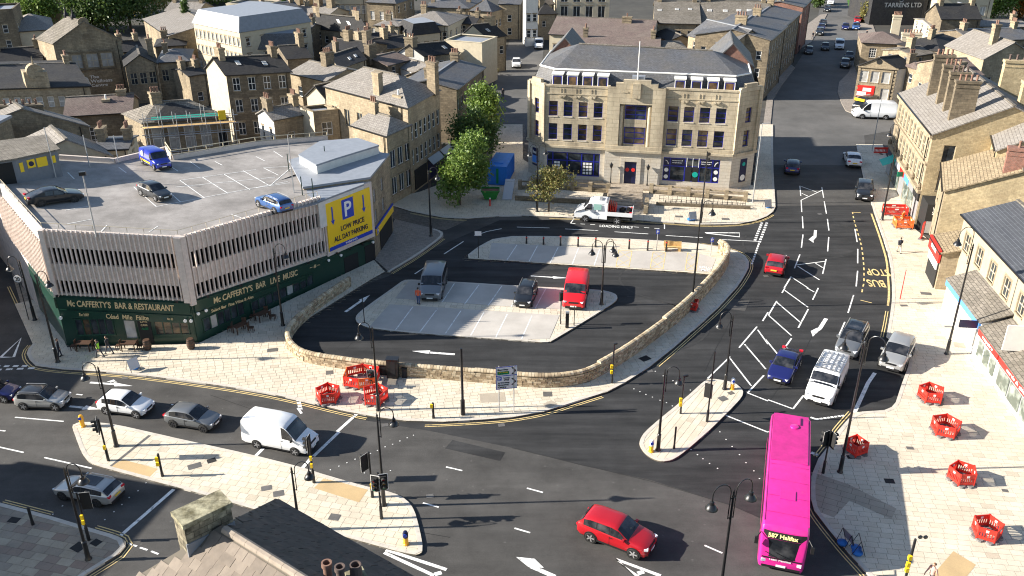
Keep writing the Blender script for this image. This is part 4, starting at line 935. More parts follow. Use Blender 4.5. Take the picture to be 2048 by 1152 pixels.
pub_win(B0, e2, .8, 5.2, .8, 2.0, 6, 'glass', {1: 'glass_pale'}); pub_win(B0, e2, 6.0, 13.6, .6, 1.55, 9, 'glass', {5: 'glass_pale'})
dr = MB(); dr.obox(B0, e2, n2, UP, 17.9, 19.9, .05, .08, .05, 1.75); dr.build('pub_door', M['black'], cp); dr = MB(); dr.obox(B0, e2, n2, UP, 20.9, L2 - .05, .05, .08, .05, 2.0); dr.build('pub_door', M['black'], cp)
def st_text(s, O, e, n, u, z, w, h, sl, m='gold', par=None):
  o = wall_text(s, M[m], par or fas, O + e * u + UP * z + n * .2, e, n, w, h); o.rotation_euler = (Matrix.Rotation(math.atan2(e.y, e.x), 3, 'Z') @ Matrix.Rotation(R(90), 3, 'X') @ Matrix.Rotation(math.atan(sl), 3, 'Z')).to_euler()
st_text("Mc CAFFERTY'S  BAR & RESTAURANT", A0, e1, n1, 5.35, zf1(5.35) - .62, 8.9, .62, -.077)
st_text('Céad  Míle  Fáilte', A0, e1, n1, 5.7, zf1(5.7) - 1.72, 3.6, .45, -.077); st_text('Est 2007', A0, e1, n1, 2.1, zf1(2.1) - 1.7, .8, .25, -.077); st_text('No 22', A0, e1, n1, 9.3, zf1(9.3) - 1.7, .5, .22, -.077)
st_text("Mc CAFFERTY'S  BAR   LIVE  MUSIC", B0, e2, n2, 6.9, zf2(6.9) - .6, 9.6, .62, -.085); st_text('Select Bar  Fine Wine & Ales', B0, e2, n2, 4.0, zf2(4.0) - 1.5, 4.6, .3, -.085)
st_text('~ # ~', B0, e2, n2, 13.9, zf2(13.9) - .6, 1.3, .35, -.085)
def plate(O, e, n, u, z, r, m, name='wall_lamp'):
  mb = MB(); c = O + e * u + n * .25 + UP * z; mb.cyl(c, c + n * .18, r * .7, r, 10); mb.build(name, M[m], cp, smooth=.7)
for u in (.15, 10.6, 11.1): plate(A0, e1, n1, u, 2.95 - u * .05, .16, 'white')
for u in (.3, 1.1, 15.6, 17.3, 21.9): plate(B0, e2, n2, u, 2.9 - u * .03, .15, 'white')
for u in (.3, 3.6, 7.0, 10.2): plate(A0, e1, n1, u, zf1(u) + .1, .12, 'dark_metal', 'spot_lamp')
for u in (1.5, 5, 9, 13, 16.8, 18.6, 20.4): plate(B0, e2, n2, u, zf2(u) + .05, .13, 'dark_metal', 'spot_lamp')
# roof kiosk
kz = TZ(*G(60, 340, 11).xy) - .3
P = [GT(x, y, -.3) for x, y in ((-30, 372), (42, 366), (126, 352), (100, 320), (-40, 330))]
kk = thing('ticket_kiosk', 'grey flat roofed ticket kiosk with yellow notices on the car park roof', 'kiosk', P[1])
mb = MB(); mb.prism(P, min(p.z for p in P) - .1, P[1].z + 2.3); mb.build('wall', plain('kiosk grey paint', (0.17, 0.18, 0.20), .6, vary=.1), kk)
mb = MB(); c = sum(P, Vector()) / 5; mb.prism([c + (p - c) * 1.08 for p in P], P[1].z + 2.3, P[1].z + 2.45, bottom=True); mb.build('roof', M['stone_slate'], kk)
e = (P[2] - P[1]); Lk = e.length; e.z = 0; e.normalize(); n = Vector((e.y, -e.x, 0))
for u0, u1, z0_, z1_ in ((.3, .75, 1.0, 1.9), (1.25, 2.2, 1.2, 2.0), (2.4, 3.7, 1.1, 2.0), (4.3, 4.75, 1.2, 1.9)):
  mb = MB(); mb.obox(P[1], e, n, UP, u0 * Lk / 5.2, u1 * Lk / 5.2, .0, .05, z0_, z1_); mb.build('notice', M['yellow'], kk)
mb = MB(); mb.cyl(P[1] + e * 1.72 * Lk / 5.2 + n * .05 + UP * 1.6, P[1] + e * 1.72 * Lk / 5.2 + n * .07 + UP * 1.6, .24, n=14); mb.build('round_logo', M['navy'], kk)
e0 = P[1] - P[0]; e0.z = 0; e0.normalize(); n0 = Vector((e0.y, -e0.x, 0))
mb = MB(); mb.obox(P[1], -e0, n0, UP, .3, 1.8, .0, .04, 0, 2.1); mb.build('doorway', M['black'], kk); mb = MB(); mb.obox(P[1], -e0, n0, UP, 1.9, 3.0, .0, .06, 0, 2.1); mb.build('door', M['white'], kk)
# ------------------------------------------------ art deco corner building
aD = R(-10.5); eD = Vector((math.cos(aD), math.sin(aD), 0)); nD = Vector((eD.y, -eD.x, 0)); bD = -nD
O_D = Vector((4.3, 112.3, 0)); LD = 23.95; ZB = 0.35
dc = thing('art_deco_building', 'cream stone art deco building with stepped parapet and blue window frames', 'building', O_D + eD * 12 + bD * 8)
DP = lambda u, v, z: O_D + eD * u + bD * v + UP * z
REC_D = .45
wl = []
up = [(u, u + 1.12) for u in (.45, 2.35, 4.27, 6.2)]; upr = [(u, u + 1.24) for u in (15.56, 17.5, 19.45, 21.42)]
rects = []
for a, b in up + upr:
  rects += [(a, b, 5.62, 7.75), (a, b, 8.72, 10.65)]
shop = [(.32, 7.25, .85, 3.98), (15.45, 22.55, .9, 4.03)]
wb = MB(); wf = MB(); old = REC; REC = .3
wall_face(wf, DP(0, 0, 0), eD, 7.9, 4.75, 12.5, [r for r in rects if r[0] < 8]); wall_face(wf, DP(15.1, 0, 0), eD, LD - 15.1, 4.75, 12.7, [(a - 15.1, b - 15.1, c, d) for a, b, c, d in rects if a > 15])
wall_face(wb, DP(0, 0, 0), eD, 7.9, 0, 4.75, [shop[0]]); wall_face(wb, DP(15.1, 0, 0), eD, LD - 15.1, 0, 4.75, [(shop[1][0] - 15.1, shop[1][1] - 15.1, .9, 4.03)])
# centre bay, proud of the wings, with a tall recess and two columns
cvf = -.45
wall_face(wf, DP(7.9, cvf, 0), eD, 7.2, 4.75, 12.9, [(1.6, 5.6, 5.2, 10.75)]); wall_face(wb, DP(7.9, cvf, 0), eD, 7.2, 0, 4.75, [(2.62, 4.15, ZB, 3.3)])
for u, s in ((7.9, 1), (15.1, -1)):
  for mbx, z0, z1 in ((wf, 4.75, 12.9), (wb, 0, 4.75)): mbx.obox(DP(u, 0, 0), eD, bD, UP, 0 if s > 0 else -.3, .3 if s > 0 else 0, cvf + .01, .3, z0, z1)
wf.obox(O_D, eD, bD, UP, 9.4, 13.7, .25, .45, 4.9, 11)
for z in (7.75, 5.0): wf.obox(O_D, eD, bD, UP, 10.1, 12.9, .0, .3, z, z + (1.0 if z > 6 else .55))
stp = MB()
for a, b, h in ((8.9, 14.1, 13.35), (9.8, 13.2, 13.75)): stp.obox(O_D, eD, bD, UP, a, b, cvf - .0, .25, 12.9 if a < 9.5 else 13.35, h)
stp.obox(O_D, eD, bD, UP, 11.0, 12.0, cvf - .35, cvf - .01, 11.6, 13.4)
for u in (10.1, 12.9): stp.obox(O_D, eD, bD, UP, u - .35, u + .35, cvf - .06, cvf - .01, 12.2, 12.35)
stp.build('stepped_parapet', M['ashlar'], dc)
cv = MB()
for u in (9.72, 13.28): cv.cyl(DP(u, -.1, 5.2), DP(u, -.1, 10.5), .26, .23, 14)
cv.build('column', M['ashlar'], dc, smooth=.7)
# pavilions at both ends
DEEP = 15.0
p1a, p1b = DP(0, 0, 0), DP(-2.6, 2.6, 0); p2a, p2b = DP(LD, 0, 0), DP(LD + 2.9, 2.4, 0)
def pav(O, P2, wu, zt, posters):
  e = (P2 - O); L = e.length; e /= L
  wall_face(wf, O, e, L, 4.75, zt, [(wu, wu + .95, 5.6, 7.7), (wu, wu + .95, 8.7, 10.6)]); wall_face(wb, O, e, L, 0, 4.75, [])
  n = Vector((e.y, -e.x, 0)); pr = MB()
  for a, b in ((0, .5), (L - .5, L)): pr.obox(O, e, n, UP, a, b, -.15, .22, 4.9, zt + .35)
  pr.obox(O, e, n, UP, .2, L - .2, -.3, .12, zt, zt + .5); pr.obox(O, e, n, UP, .9, L - .9, -.3, .12, zt + .5, zt + .95)
  pr.obox(O, e, n, UP, -.15, L + .15, .0, .3, 4.6, 4.95)
  pr.build('pavilion_pier', M['ashlar'], dc)
  for z, h in ((5.6, 2.1), (8.7, 1.9)): put_window(dc, O, e, wu, z, .95, h, '3n', 'blueframe', 'glass_warm')
  return e, n, L
eP, nP, LP = pav(p1b, p1a, 1.3, 12.3, None); eQ, nQ, LQ = pav(p2a, p2b, 1.5, 12.7, None)
back = [DP(LD + 2.9, DEEP, 0), DP(-2.6, DEEP, 0)]
for O, P2 in ((p2b, back[0]), (back[0], back[1]), (back[1], p1b)):
  e = P2 - O; L = e.length; e /= L; wall_face(wf, O, e, L, 4.75, 12.2, []); wall_face(wb, O, e, L, 0, 4.75, [])
wf.build('upper_wall', M['ashlar'], dc); wb.build('ground_floor_wall', M['ashlar_white'], dc)
for a, b, v, z in ((-.05, 7.88, 0, 12.5), (7.9, 15.1, cvf, None), (15.12, LD + .05, 0, 12.7)):
  cn = MB(); cn.obox(O_D, eD, bD, UP, a, b, v - .35, v - .003, 4.62, 4.9); cn.obox(O_D, eD, bD, UP, a, b, v - .12, v - .004, 4.9, 5.35); cn.build('cornice', M['ashlar'], dc)
  if z:
    cn = MB(); cn.obox(O_D, eD, bD, UP, a, b, -.08, .35, z, z + .22); cn.build('coping', M['ashlar'], dc); cn = MB(); cn.obox(O_D, eD, bD, UP, a, b, -.08, -.005, 11.55, 11.7); cn.build('string_course', M['ashlar'], dc)
for i in range(3):
  for b in (2.15, 17.5):
    u = b + i * 1.93; cn = MB(); cn.obox(O_D, eD, bD, UP, u - .45, u + .45, -.2, -.006, 11.2, 11.45)
    for s in (-.2, .2): cn.cyl(DP(u + s, -.25, 11.32), DP(u + s, 0, 11.32), .14, n=10); cn.obox(O_D, eD, bD, UP, u + s - .04, u + s + .04, -.06, -.007, 11.5, 12.3)
    cn.build('carved_bracket', M['ashlar'], dc)
for a, b, c_, d in rects: put_window(dc, O_D, eD, a, c_, b - a, d - c_, '3n', 'blueframe', 'glass_warm' if rnd.random() < .4 else 'glass')
sb = MB()
for a, b, c_, d in rects: sb.obox(O_D, eD, bD, UP, a - .05, b + .05, -.07, .02, c_ - .12, c_)
sb.build('window_sill', M['ashlar_white'], dc)
for z, h in ((5.55, 2.2), (8.75, 1.75)): put_window(dc, DP(0, 0, 0) - bD * .18, eD, 10.2, z, 2.6, h, '3vn', 'blueframe', 'glass_warm' if z < 6 else 'glass')
REC = old
def shopfront(u0, u1, z0, z1, kind):
  fr = MB(); v = .12; n = 4 if kind == 'list' else 5
  us = [u0, u0 + .75, u0 + 2.65, u0 + 4.55, u0 + 6.15, u1] if kind == 'list' else [u0, u0 + .85, u0 + 2.75, u0 + 4.6, u0 + 6.2, u1]
  for u in us: fr.obox(O_D, eD, bD, UP, u - .07, u + .07, v - .05, v + .08, z0, z1)
  for z in (z0 + .06, z1 - .06, z0 + 2.0): fr.obox(O_D, eD, bD, UP, u0, u1, v - .045, v + .07, z - .06, z + .06)
  f = fr.build('shop_window', M['blueframe'], dc)
  for i, (a, b) in enumerate(zip(us, us[1:])):
    for z_0, z_1, top in ((z0 + .12, z0 + 1.94, 0), (z0 + 2.06, z1 - .12, 1)):
      mb = MB(); m_ = 'glass'
      if kind == 'news' and (top or i in (0, 4)) and i != 2: m_ = 'navy'
      mb.obox(O_D, eD, bD, UP, a + .07, b - .07, v, v + .03, z_0, z_1); mb.build('pane', M[m_], f)
  if kind == 'list':
    for b in (u0 + .95, u0 + 4.75):
      for i in range(3 if b > u0 + 2 else 2):
        for j in range(4): mb = MB(); mb.obox(O_D, eD, bD, UP, b + i * .42, b + i * .42 + .32, v - .03, v - .01, z0 + .25 + j * .42, z0 + .55 + j * .42); mb.build('card', M['white'], f)
  else:
    for u in (u0 + 1.1, u0 + 4.75):
      for s, z in (('newground', z1 - .4), ('together', z1 - .68)): wall_text(s, M['white'], f, O_D + eD * (u + .65) + UP * z - bD * (-v + .05), eD, nD, 1.3, .2)
    for u, z in ((u0 + .42, z0 + 1.45), (u0 + .42, z0 + .55), (u1 - .42, z0 + 1.45), (u1 - .42, z0 + .55)):
      mb = MB(); c = O_D + eD * u + UP * z + bD * (v - .06); mb.cyl(c, c + nD * .02, .27, n=14); mb.build('round_badge', M['white'], f)
    for u in (u0 + .42, u1 - .42):
      mb = MB(); s = 1 if u < 18 else -1; mb.tube([O_D + eD * (u + s * .38 * (math.cos(t) - .5)) + UP * (z1 - .9 + .5 * math.sin(t)) + bD * (v - .07) for t in [k * .26 for k in range(7)]], .05, 4); mb.build('arc_logo', M['white'], f)
    for a, b in ((u0 + 2.85, u0 + 3.6), (u0 + 3.75, u0 + 4.5)):
      mb = MB(); mb.obox(O_D, eD, bD, UP, a, b, v - .06, v - .02, .4, 2.9); mb.build('shop_door', M['black'], f)
    mb = MB(); c = O_D + eD * (u0 + 4.1) + UP * 1.9 + bD * (v - .07); mb.cyl(c, c + nD * .02, .36, n=16); mb.build('round_badge', M['teal'], f)
    for k in range(3):
      mb = MB(); mb.obox(O_D, eD, bD, UP, u0 + 2.9 + k * .75, u0 + 2.97 + k * .75, v - .5, v - .43, 3.0, 4.2); mb.build('flag_bracket', M['white'], f)
shopfront(*shop[0], 'list'); shopfront(*shop[1], 'news')
mb = MB(); mb.obox(O_D, eD, bD, UP, 10.53, 12.05, cvf + .1, cvf + .2, ZB, 3.28); dd = mb.build('entrance_door', M['navy'], dc)
for u in (10.9, 11.65): mb = MB(); c = DP(u, cvf + .1, 2.2); mb.cyl(c, c + nD * .04, .25, n=12); mb.build('wreath', M['signred'], dd)
mb = MB()
for a, b, z0_, z1_ in ((10.0, 10.5, ZB, 3.85), (12.08, 12.6, ZB, 3.85), (10.5, 12.08, 3.32, 3.85)): mb.obox(O_D, eD, bD, UP, a, b, cvf - .12, cvf - .005, z0_, z1_)
mb.build('door_surround', M['ashlar_white'], dc)
for e, n, O, u, ms in ((eP, nP, p1b, 1.0, (('navy', 2.9, 3.9), ('skyblue', 1.9, 2.85), ('navy', 1.5, 1.75))), (eQ, nQ, p2a, 1.5, (('navy', .9, 4.0),))):
  for m_, z0_, z1_ in ms:
    mb = MB(); mb.obox(O, e, n, UP, u, u + 1.1, .02, .06, z0_, z1_); bo = mb.build('wall_poster', M[m_], dc)
    if z1_ - z0_ > 2:
      for z, m2, r_ in ((3.3, 'teal', .25), (1.5, 'white', .4)): mb = MB(); c = O + e * (u + .55) + n * .07 + UP * z; mb.cyl(c, c + n * .02, r_, n=14); mb.build('round_badge', M[m2], bo)
    elif m_ == 'navy' and z1_ > 3: wall_text('Rent', M['white'], bo, O + e * (u + .55) + UP * 3.35 + n * .07, e, n, .8, .4)
# roof: mansard, dormers, hipped top
zw, zr, zp = 14.3, 16.2, 12.2
low = [DP(.3, .45, zp), DP(LD + .1, .45, zp), DP(LD + 2.4, 2.9, zp), DP(LD + 2.4, DEEP - .3, zp), DP(-2.2, DEEP - .3, zp), DP(-2.2, 2.9, zp)]
mid = [DP(.9, 1.7, zw), DP(LD - .5, 1.7, zw), DP(LD + 1.4, 3.6, zw), DP(LD + 1.4, DEEP - 1.5, zw), DP(-1.3, DEEP - 1.5, zw), DP(-1.3, 3.6, zw)]
rg = [DP(3.2, 7.6, zr + .3), DP(LD - 3.4, 7.6, zr)]
rf = MB()
for i in range(6): rf.slab([low[i], low[(i + 1) % 6], mid[(i + 1) % 6], mid[i]], .12)
rf.slab([mid[0], mid[1], rg[1], rg[0]], .12); rf.slab([mid[1], mid[2], rg[1]], .12); rf.slab([mid[2], mid[3], rg[1]], .12); rf.slab([mid[3], mid[4], rg[0], rg[1]], .12); rf.slab([mid[4], mid[5], rg[0]], .12); rf.slab([mid[5], mid[0], rg[0]], .12)
rf.quad(*[p - UP * .15 for p in low]); dro = rf.build('mansard_roof', M['slate'], dc)
wlin = MB()
for a, b in zip(mid, mid[1:] + mid[:1]): wlin.cyl(a + UP * .04, b + UP * .04, .12, n=6)
wlin.build('roof_roll', M['white'], dro); mb = MB(); mb.cyl(rg[0], rg[1], .16, n=6); mb.build('ridge_tiles', M['stone_slate'], dro)
for i, u in enumerate((.75, 2.65, 4.6, 6.5, 16.05, 18.05, 20.05, 22.05)):
  mb = MB(); mb.obox(O_D, eD, bD, UP, u, u + 1.35, .35, 2.0, 12.2, 13.95); d_ = mb.build('dormer', M['slate'], dro)
  mb = MB(); mb.obox(O_D, eD, bD, UP, u - .08, u + 1.43, .2, 2.1, 13.95, 14.1); mb.build('dormer_roof', M['white'], dro)
  for a, b, z0_, z1_ in ((u, u + .12, 12.25, 13.95), (u + 1.23, u + 1.35, 12.25, 13.95), (u + .12, u + 1.23, 13.8, 13.95), (u + .12, u + 1.23, 12.25, 12.4)):
    pass
  fr = MB(); fr.obox(O_D, eD, bD, UP, u, u + .1, .28, .34, 12.25, 13.94); fr.obox(O_D, eD, bD, UP, u + 1.25, u + 1.35, .28, .34, 12.25, 13.94); fr.obox(O_D, eD, bD, UP, u + .1, u + 1.25, .28, .34, 13.8, 13.94); fr.build('dormer_frame', M['white'], d_)
  fr = MB(); fr.obox(O_D, eD, bD, UP, u + .1, u + .2, .29, .345, 12.3, 13.8); fr.obox(O_D, eD, bD, UP, u + 1.15, u + 1.25, .29, .345, 12.3, 13.8); fr.obox(O_D, eD, bD, UP, u + .2, u + 1.15, .29, .345, 13.7, 13.8); fr.build('sash', M['blueframe'], d_)
  fr = MB(); fr.obox(O_D, eD, bD, UP, u + .2, u + 1.15, .3, .346, 12.3, 13.7); fr.build('pane', M['glass_warm'], d_)
# side gables at the back and flagpole
for u0, u1, v0, m_, za in ((LD - 3.8, LD + 2.2, 9.0, 'slate', 17.0), (-1.6, 3.4, 11, 'slate', 16.7)):
  mb = MB(); k = u1 if u0 > 5 else u0; a = (u0 + u1) / 2
  mb.slab([DP(u0, v0, 14), DP(u0, DEEP + 4, 14), DP(a, DEEP + 4, za), DP(a, v0, za)], .15); mb.slab([DP(u1, v0, 14), DP(u1, DEEP + 4, 14), DP(a, DEEP + 4, za), DP(a, v0, za)], .15); mb.build('rear_roof', M[m_], dc)
  mb = MB(); mb.quad(DP(u0 + .2, v0 + .2, 13.9), DP(u1 - .2, v0 + .2, 13.9), DP(a, v0 + .2, za - .2)); mb.quad(DP(u0 + .2, DEEP + 3.8, 13.9), DP(u1 - .2, DEEP + 3.8, 13.9), DP(a, DEEP + 3.8, za - .2)); mb.obox(O_D, eD, bD, UP, u0 + .3, u1 - .3, DEEP - 1, DEEP + 3.7, 0, 14); mb.build('rear_gable', M['brick'], dc)
mb = MB(); mb.cyl(DP(11.5, .2, 13.2), DP(11.5, .2, 18.4), .07, .05, 8); mb.build('flagpole', M['white'], dc); mb = MB(); mb.obox(O_D, eD, bD, UP, 10.8, 12.4, .3, 1.2, 12.6, 14.1); mb.build('flagpole_plinth', M['felt'], dc)
# terrace in front of it
tr = thing('terrace', 'raised stone terrace with balustrades and steps in front of the art deco building', 'terrace', DP(12, -3, 0))
tf = lambda px, z=ZB + .02: [G(x, y, z) for x, y in px]
mb = MB(); T_ = [DP(-2, 0, 0), DP(LD + 1.5, 0, 0)] + [G(1496, 392), G(1300, 384), G(1215, 380), G(1048, 378)]; mb.prism(T_, 0.1, ZB); mb.build('terrace_floor', M['flags_old'], tr)
bl_ = MB(); pr_ = MB()
def balustrade(a, b, n):
  A, B = G(*a), G(*b); d = (B - A); L = d.length; d /= L; nn = Vector((-d.y, d.x, 0))
  for i in range(n + 1): u = L * i / n; pr = MB(); pr.obox(A, d, nn, UP, u - .25, u + .25, -.25, .25, .0, 1.35); pr.build('pier', M['stone'], tr)
  for z in (.55, 1.2): bl_.obox(A, d, nn, UP, .25, L - .25, -.1, .1, z - .1, z + .06)
  pr_.obox(A, d, nn, UP, .25, L - .25, -.16, .16, .05, .42)
balustrade((1302, 388), (1490, 404), 5); balustrade((1110, 380), (1216, 387), 3); balustrade((1040, 380), (1100, 382), 2)
bl_.build('balustrade_rail', M['stone'], tr); pr_.build('balustrade_base', M['stone_dark'], tr)
low_w = MB(); A, B = G(1312, 412), G(1500, 420); d = (B - A).normalized(); n = Vector((-d.y, d.x, 0)); low_w.obox(A, d, n, UP, 0, (B - A).length, -.15, .15, 0, .5); low_w.build('retaining_wall', M['stone_dark'], tr); low_2 = MB(); A, B = G(1030, 402), G(1205, 412); d = (B - A).normalized(); low_2.obox(A, d, Vector((-d.y, d.x, 0)), UP, 0, (B - A).length, -.15, .15, 0, .7); low_2.build('retaining_wall', M['stone_dark'], tr)
rl = MB(); rail(rl, [G(1318, 404), G(1490, 414)], .9, .55, .025); rl.build('railing', M['dark_metal'], tr)
for i in range(6):
  a, b = G(1216, 392 + i * 5), G(1284, 396 + i * 5); d = (b - a).normalized(); n = Vector((-d.y, d.x, 0)); mb = MB(); mb.obox(a, d, n, UP, 0, (b - a).length, 0, 1.4, 0.1, .75 - i * .11); mb.build('step', M['flags_old'], tr)
for px in ((1292, 420), (1208, 410)):
  p = G(*px); mb = MB(); mb.box((p.x, p.y, .5), (.5, 3.4, 1.0), aD); mb.build('stair_wall', M['stone'], tr)
# bicycle-like rack hoops below the balustrade
mb = MB()
for i in range(16):
  p = G(1330 + i * 10.3, 413.5 + i * .35); q = eD * .05 + bD * .7; mb.tube([p, p + UP * .65 + q * .1, p + UP * .78 + q * .5, p + UP * .65 + q * .9, p + q], .035, 5)
mb.build('cycle_hoops', M['dark_metal'], tr)
# ------------------------------------------------ right hand row
h5 = house('terrace_row', 'long sunlit stone terrace of shops with tall bay windows and four big chimney stacks', (1801, 187), (1867, 268), 10.8, 15, 'gable', 4.2, ry=172, wall='stone_light', roofm='tile_grey', side='gable', cat='building',
  wins=rows('F', 10, (4.6, 7.7), .95, 2.0, 'sL', .03, .98, ('cream', 'glass')) + [('R', 1, 7.6, 1.3, 2.0, 'nL', .03, .24, ('cream', 'glass')), ('R', 1, 4.3, 1.5, 2.3, 'sL', .03, .26, ('cream', 'glass_pale'))],
  chims=[(.86, .21, .7, 2.5, 6.2, 4, 'stone_dark', 'pot'), (.67, .21, .7, 2.1, 6.4, 4, 'stone_dark', 'pot_dark'), (.49, .21, .7, 2.1, 6.5, 4, 'stone_dark', 'pot'), (.26, .21, .7, 2.3, 6.8, 4, 'stone_dark', 'pot'), (.95, .80, .9, 3.2, 5.2, 6, 'gable', 'pot'), (.7, .74, .9, 2.6, 5.8, 4, 'gable', 'pot'), (.3, .74, .9, 2.6, 6.6, 3, 'gable', 'pot_dark')])
def facade_strip(h, u0, u1, z0, z1, v0, v1, m, name):
  mb = MB(); mb.obox(h['b0'], h['ex'], -h['ey'], UP, u0, u1, v0, v1, z0, z1); return mb.build(name, M[m], h['root'])
L = h5['L']
facade_strip(h5, -.1, L + .1, 10.3, 10.75, 0.01, .35, 'stone_light', 'cornice'); facade_strip(h5, 0, L, 7.1, 7.35, .01, .2, 'stone_light', 'string_course'); facade_strip(h5, 0, L, 3.75, 4.1, .01, .4, 'stone_light', 'shop_cornice')
for i in range(6):
  mb = MB(); p = h5['b0'] + h5['ex'] * (i * L / 5.2 + .2) - h5['ey'] * .2; mb.lathe([(.1, 0), (.22, .05), (.28, .35), (.12, .6), (.05, .8)], 8, (p.x, p.y, 4.1)); mb.build('urn', M['stone_dark'], h5['root'])
for i, m_ in enumerate(('navy', 'teal', 'white', 'signred', 'skyblue', 'grey_metal', 'black')):
  a, b = L * i / 7 + .08, L * (i + 1) / 7 - .08
  f = facade_strip(h5, a, b, 2.8, 3.72, .02, .22, m_, 'shop_fascia'); facade_strip(h5, a + .1, b - .1, .3, 2.75, .02, .06, 'shopglass' if i % 3 else 'grey_metal', 'shop_window')
  if m_ == 'teal':
    mb = MB(); c = lambda u, v, z: h5['b0'] + h5['ex'] * u - h5['ey'] * v + UP * z; mb.slab([c(a, .2, 3.3), c(b, .2, 3.3), c(b, 1.7, 2.6), c(a, 1.7, 2.6)], .05); mb.build('shop_awning', M['teal'], h5['root'])
mb = MB(); c5 = h5['b0'] + h5['ex'] * (L * .55) - h5['ey'] * .5; mb.box((c5.x, c5.y, 3.2), (.9, .08, .6), 0); sg_ = mb.build('hanging_sign', M['signgreen'], h5['root'])
nx = h5['ex']
mb = MB()
mb.obox(h5['b0'] + h5['ex'] * L, h5['ey'], nx, UP, .2, 4.2, .02, 3.1, .1, 3.6); bx = mb.build('sports_bar_front', M['black'], h5['root'])
eW, nW = h5['ey'], h5['ex']; oW = h5['b0'] + h5['ex'] * (L + 3.12)
wall_text('WATCH ALL THE', M['white'], bx, oW + eW * 2.2 + UP * 3.1, eW, nW, 2.8, .4); wall_text('SPORTS HERE', M['white'], bx, oW + eW * 2.2 + UP * 2.6, eW, nW, 2.8, .4)
mb = MB(); mb.obox(oW, eW, nW, UP, .4, 3.4, .02, .1, .2, 1.6); mb.build('shutter', M['grey_metal'], bx)
h5c = house('corner_house', 'lower buff stone house with tan stone slate roof and a broad windowless gable end', (1887, 327), (1891, 381), 8.0, 13, 'gable', 4.6, ry=314, wall='stone_light', roofm='tile_tan', side='gable', cat='house', chims=[(.9, .5, .9, 3.4, 6.6, 2, 'brick', 'pot')],
  wins=rows('F', 2, (4.6,), 1.0, 1.5, 'sL'))
h5b = house('stone_house', 'tall plain buff gabled house with wide chimney beyond the tan roof', (1985, 262), (1995, 300), 11, 14, 'gable', 4, 'gable', 'tile_grey', cat='house', chims=[(.8, .3, .9, 2.4, 4.5, 5, 'gable', 'pot')])
h5d = house('shop_link', 'low tan slated shop with red fascia and white sign between two taller buildings', (1866, 472), (1886, 506), 4.0, 7, 'gable', 1.0, 'stone_light', 'tile_tan', cat='shop')
fs_ = facade_strip(h5d, .1, h5d['L'], 2.9, 4.2, .1, .3, 'signred', 'shop_fascia'); facade_strip(h5d, .6, h5d['L'] - .4, 2.0, 2.8, .1, .25, 'white', 'sign_panel')
o_, e_, n_ = h5d['b0'], h5d['ex'], -h5d['ey']; wall_text('CHICKEN', M['white'], fs_, o_ + e_ * (h5d['L'] * .5) + UP * 3.6 + n_ * .3, e_, n_, 2.0, .4)
facade_strip(h5d, .4, h5d['L'] - .4, .1, 1.9, .02, .1, 'black', 'shop_entrance')
h7 = house('cream_terrace', 'cream painted terrace with dark ribbed slate roof above three little shopfronts', (1930, 430), (2046, 553), 7.7, 9, 'gable', 3.6, 'cream_paint', 'solar', cat='building', ext=16, ry=(0, 404),
  wins=rows('F', 9, (4.7,), 1.3, 1.7, 'vsj', .01, .99, ('cream', 'glass')))
b0, e7, n7 = h7['b0'], h7['ex'], -h7['ey']
lean = MB(); V7 = lambda u, v, z: b0 + e7 * u + n7 * v + UP * z
u7 = lambda px, py, v: onwall(b0 + n7 * v, e7, px, py)[0]
a1_, a2_, a3_, a4_ = [u7(*p, 2.4) for p in ((1890, 578), (1950, 690), (1985, 765), (2052, 890))]
for nm, a, b, wm_, fm_, txt, zt in (('white_shop', a1_, a2_, 'white', 'skyblue', None, 3.4), ('phone_shop', a2_ + .1, a3_ - .05, 'white', 'signred', 'repairs', 3.0), ('card_shop', a3_ + .05, a4_, 'grey_metal', 'signred', 'cards & gifts', 3.0)):
  mb = MB(); mb.obox(b0, e7, n7, UP, a, b, .01, 2.3, 0, zt); s_ = mb.build(nm, M[wm_], h7['root'])
  mb = MB(); mb.slab([V7(a - .1, 2.55, zt), V7(b + .1, 2.55, zt), V7(b + .1, .02, zt + 1.0), V7(a - .1, .02, zt + 1.0)], .1); mb.build('lean_to_roof', M['stone_slate'], s_)
  mb = MB(); mb.obox(b0, e7, n7, UP, a + .05, b - .05, 2.31, 2.5, zt - .62, zt - .06); f_ = mb.build('shop_fascia', M[fm_], s_)
  if txt: wall_text(txt, M['white'], f_, V7((a + b) / 2, 2.5, zt - .34), e7, n7, (b - a) * .5, .34)
  k = 4 if nm == 'white_shop' else 3
  for i in range(k):
    c_, d_ = a + .35 + (b - a - .5) * i / k, a + .1 + (b - a - .5) * (i + 1) / k; mb = MB(); mb.obox(b0, e7, n7, UP, c_, d_, 2.31, 2.36, .6 if nm != 'white_shop' else .8, zt - .95); mb.build('shop_window', M['shopglass' if txt else 'glass_pale'], s_)
mb = MB(); p = V7(a2_ - .2, 3.2, 3.1); mb.obox(p, e7, n7, UP, -.05, .05, -.8, .8, -.35, .35); hs_ = mb.build('hanging_sign', M['navy'], h7['root'])
mb = MB(); p = V7(a3_ + .2, 1.6, 4.6); mb.obox(p, e7, n7, UP, -.05, .05, -.9, .9, -1.1, 1.1); mb.build('hanging_sign', M['white'], h7['root'])
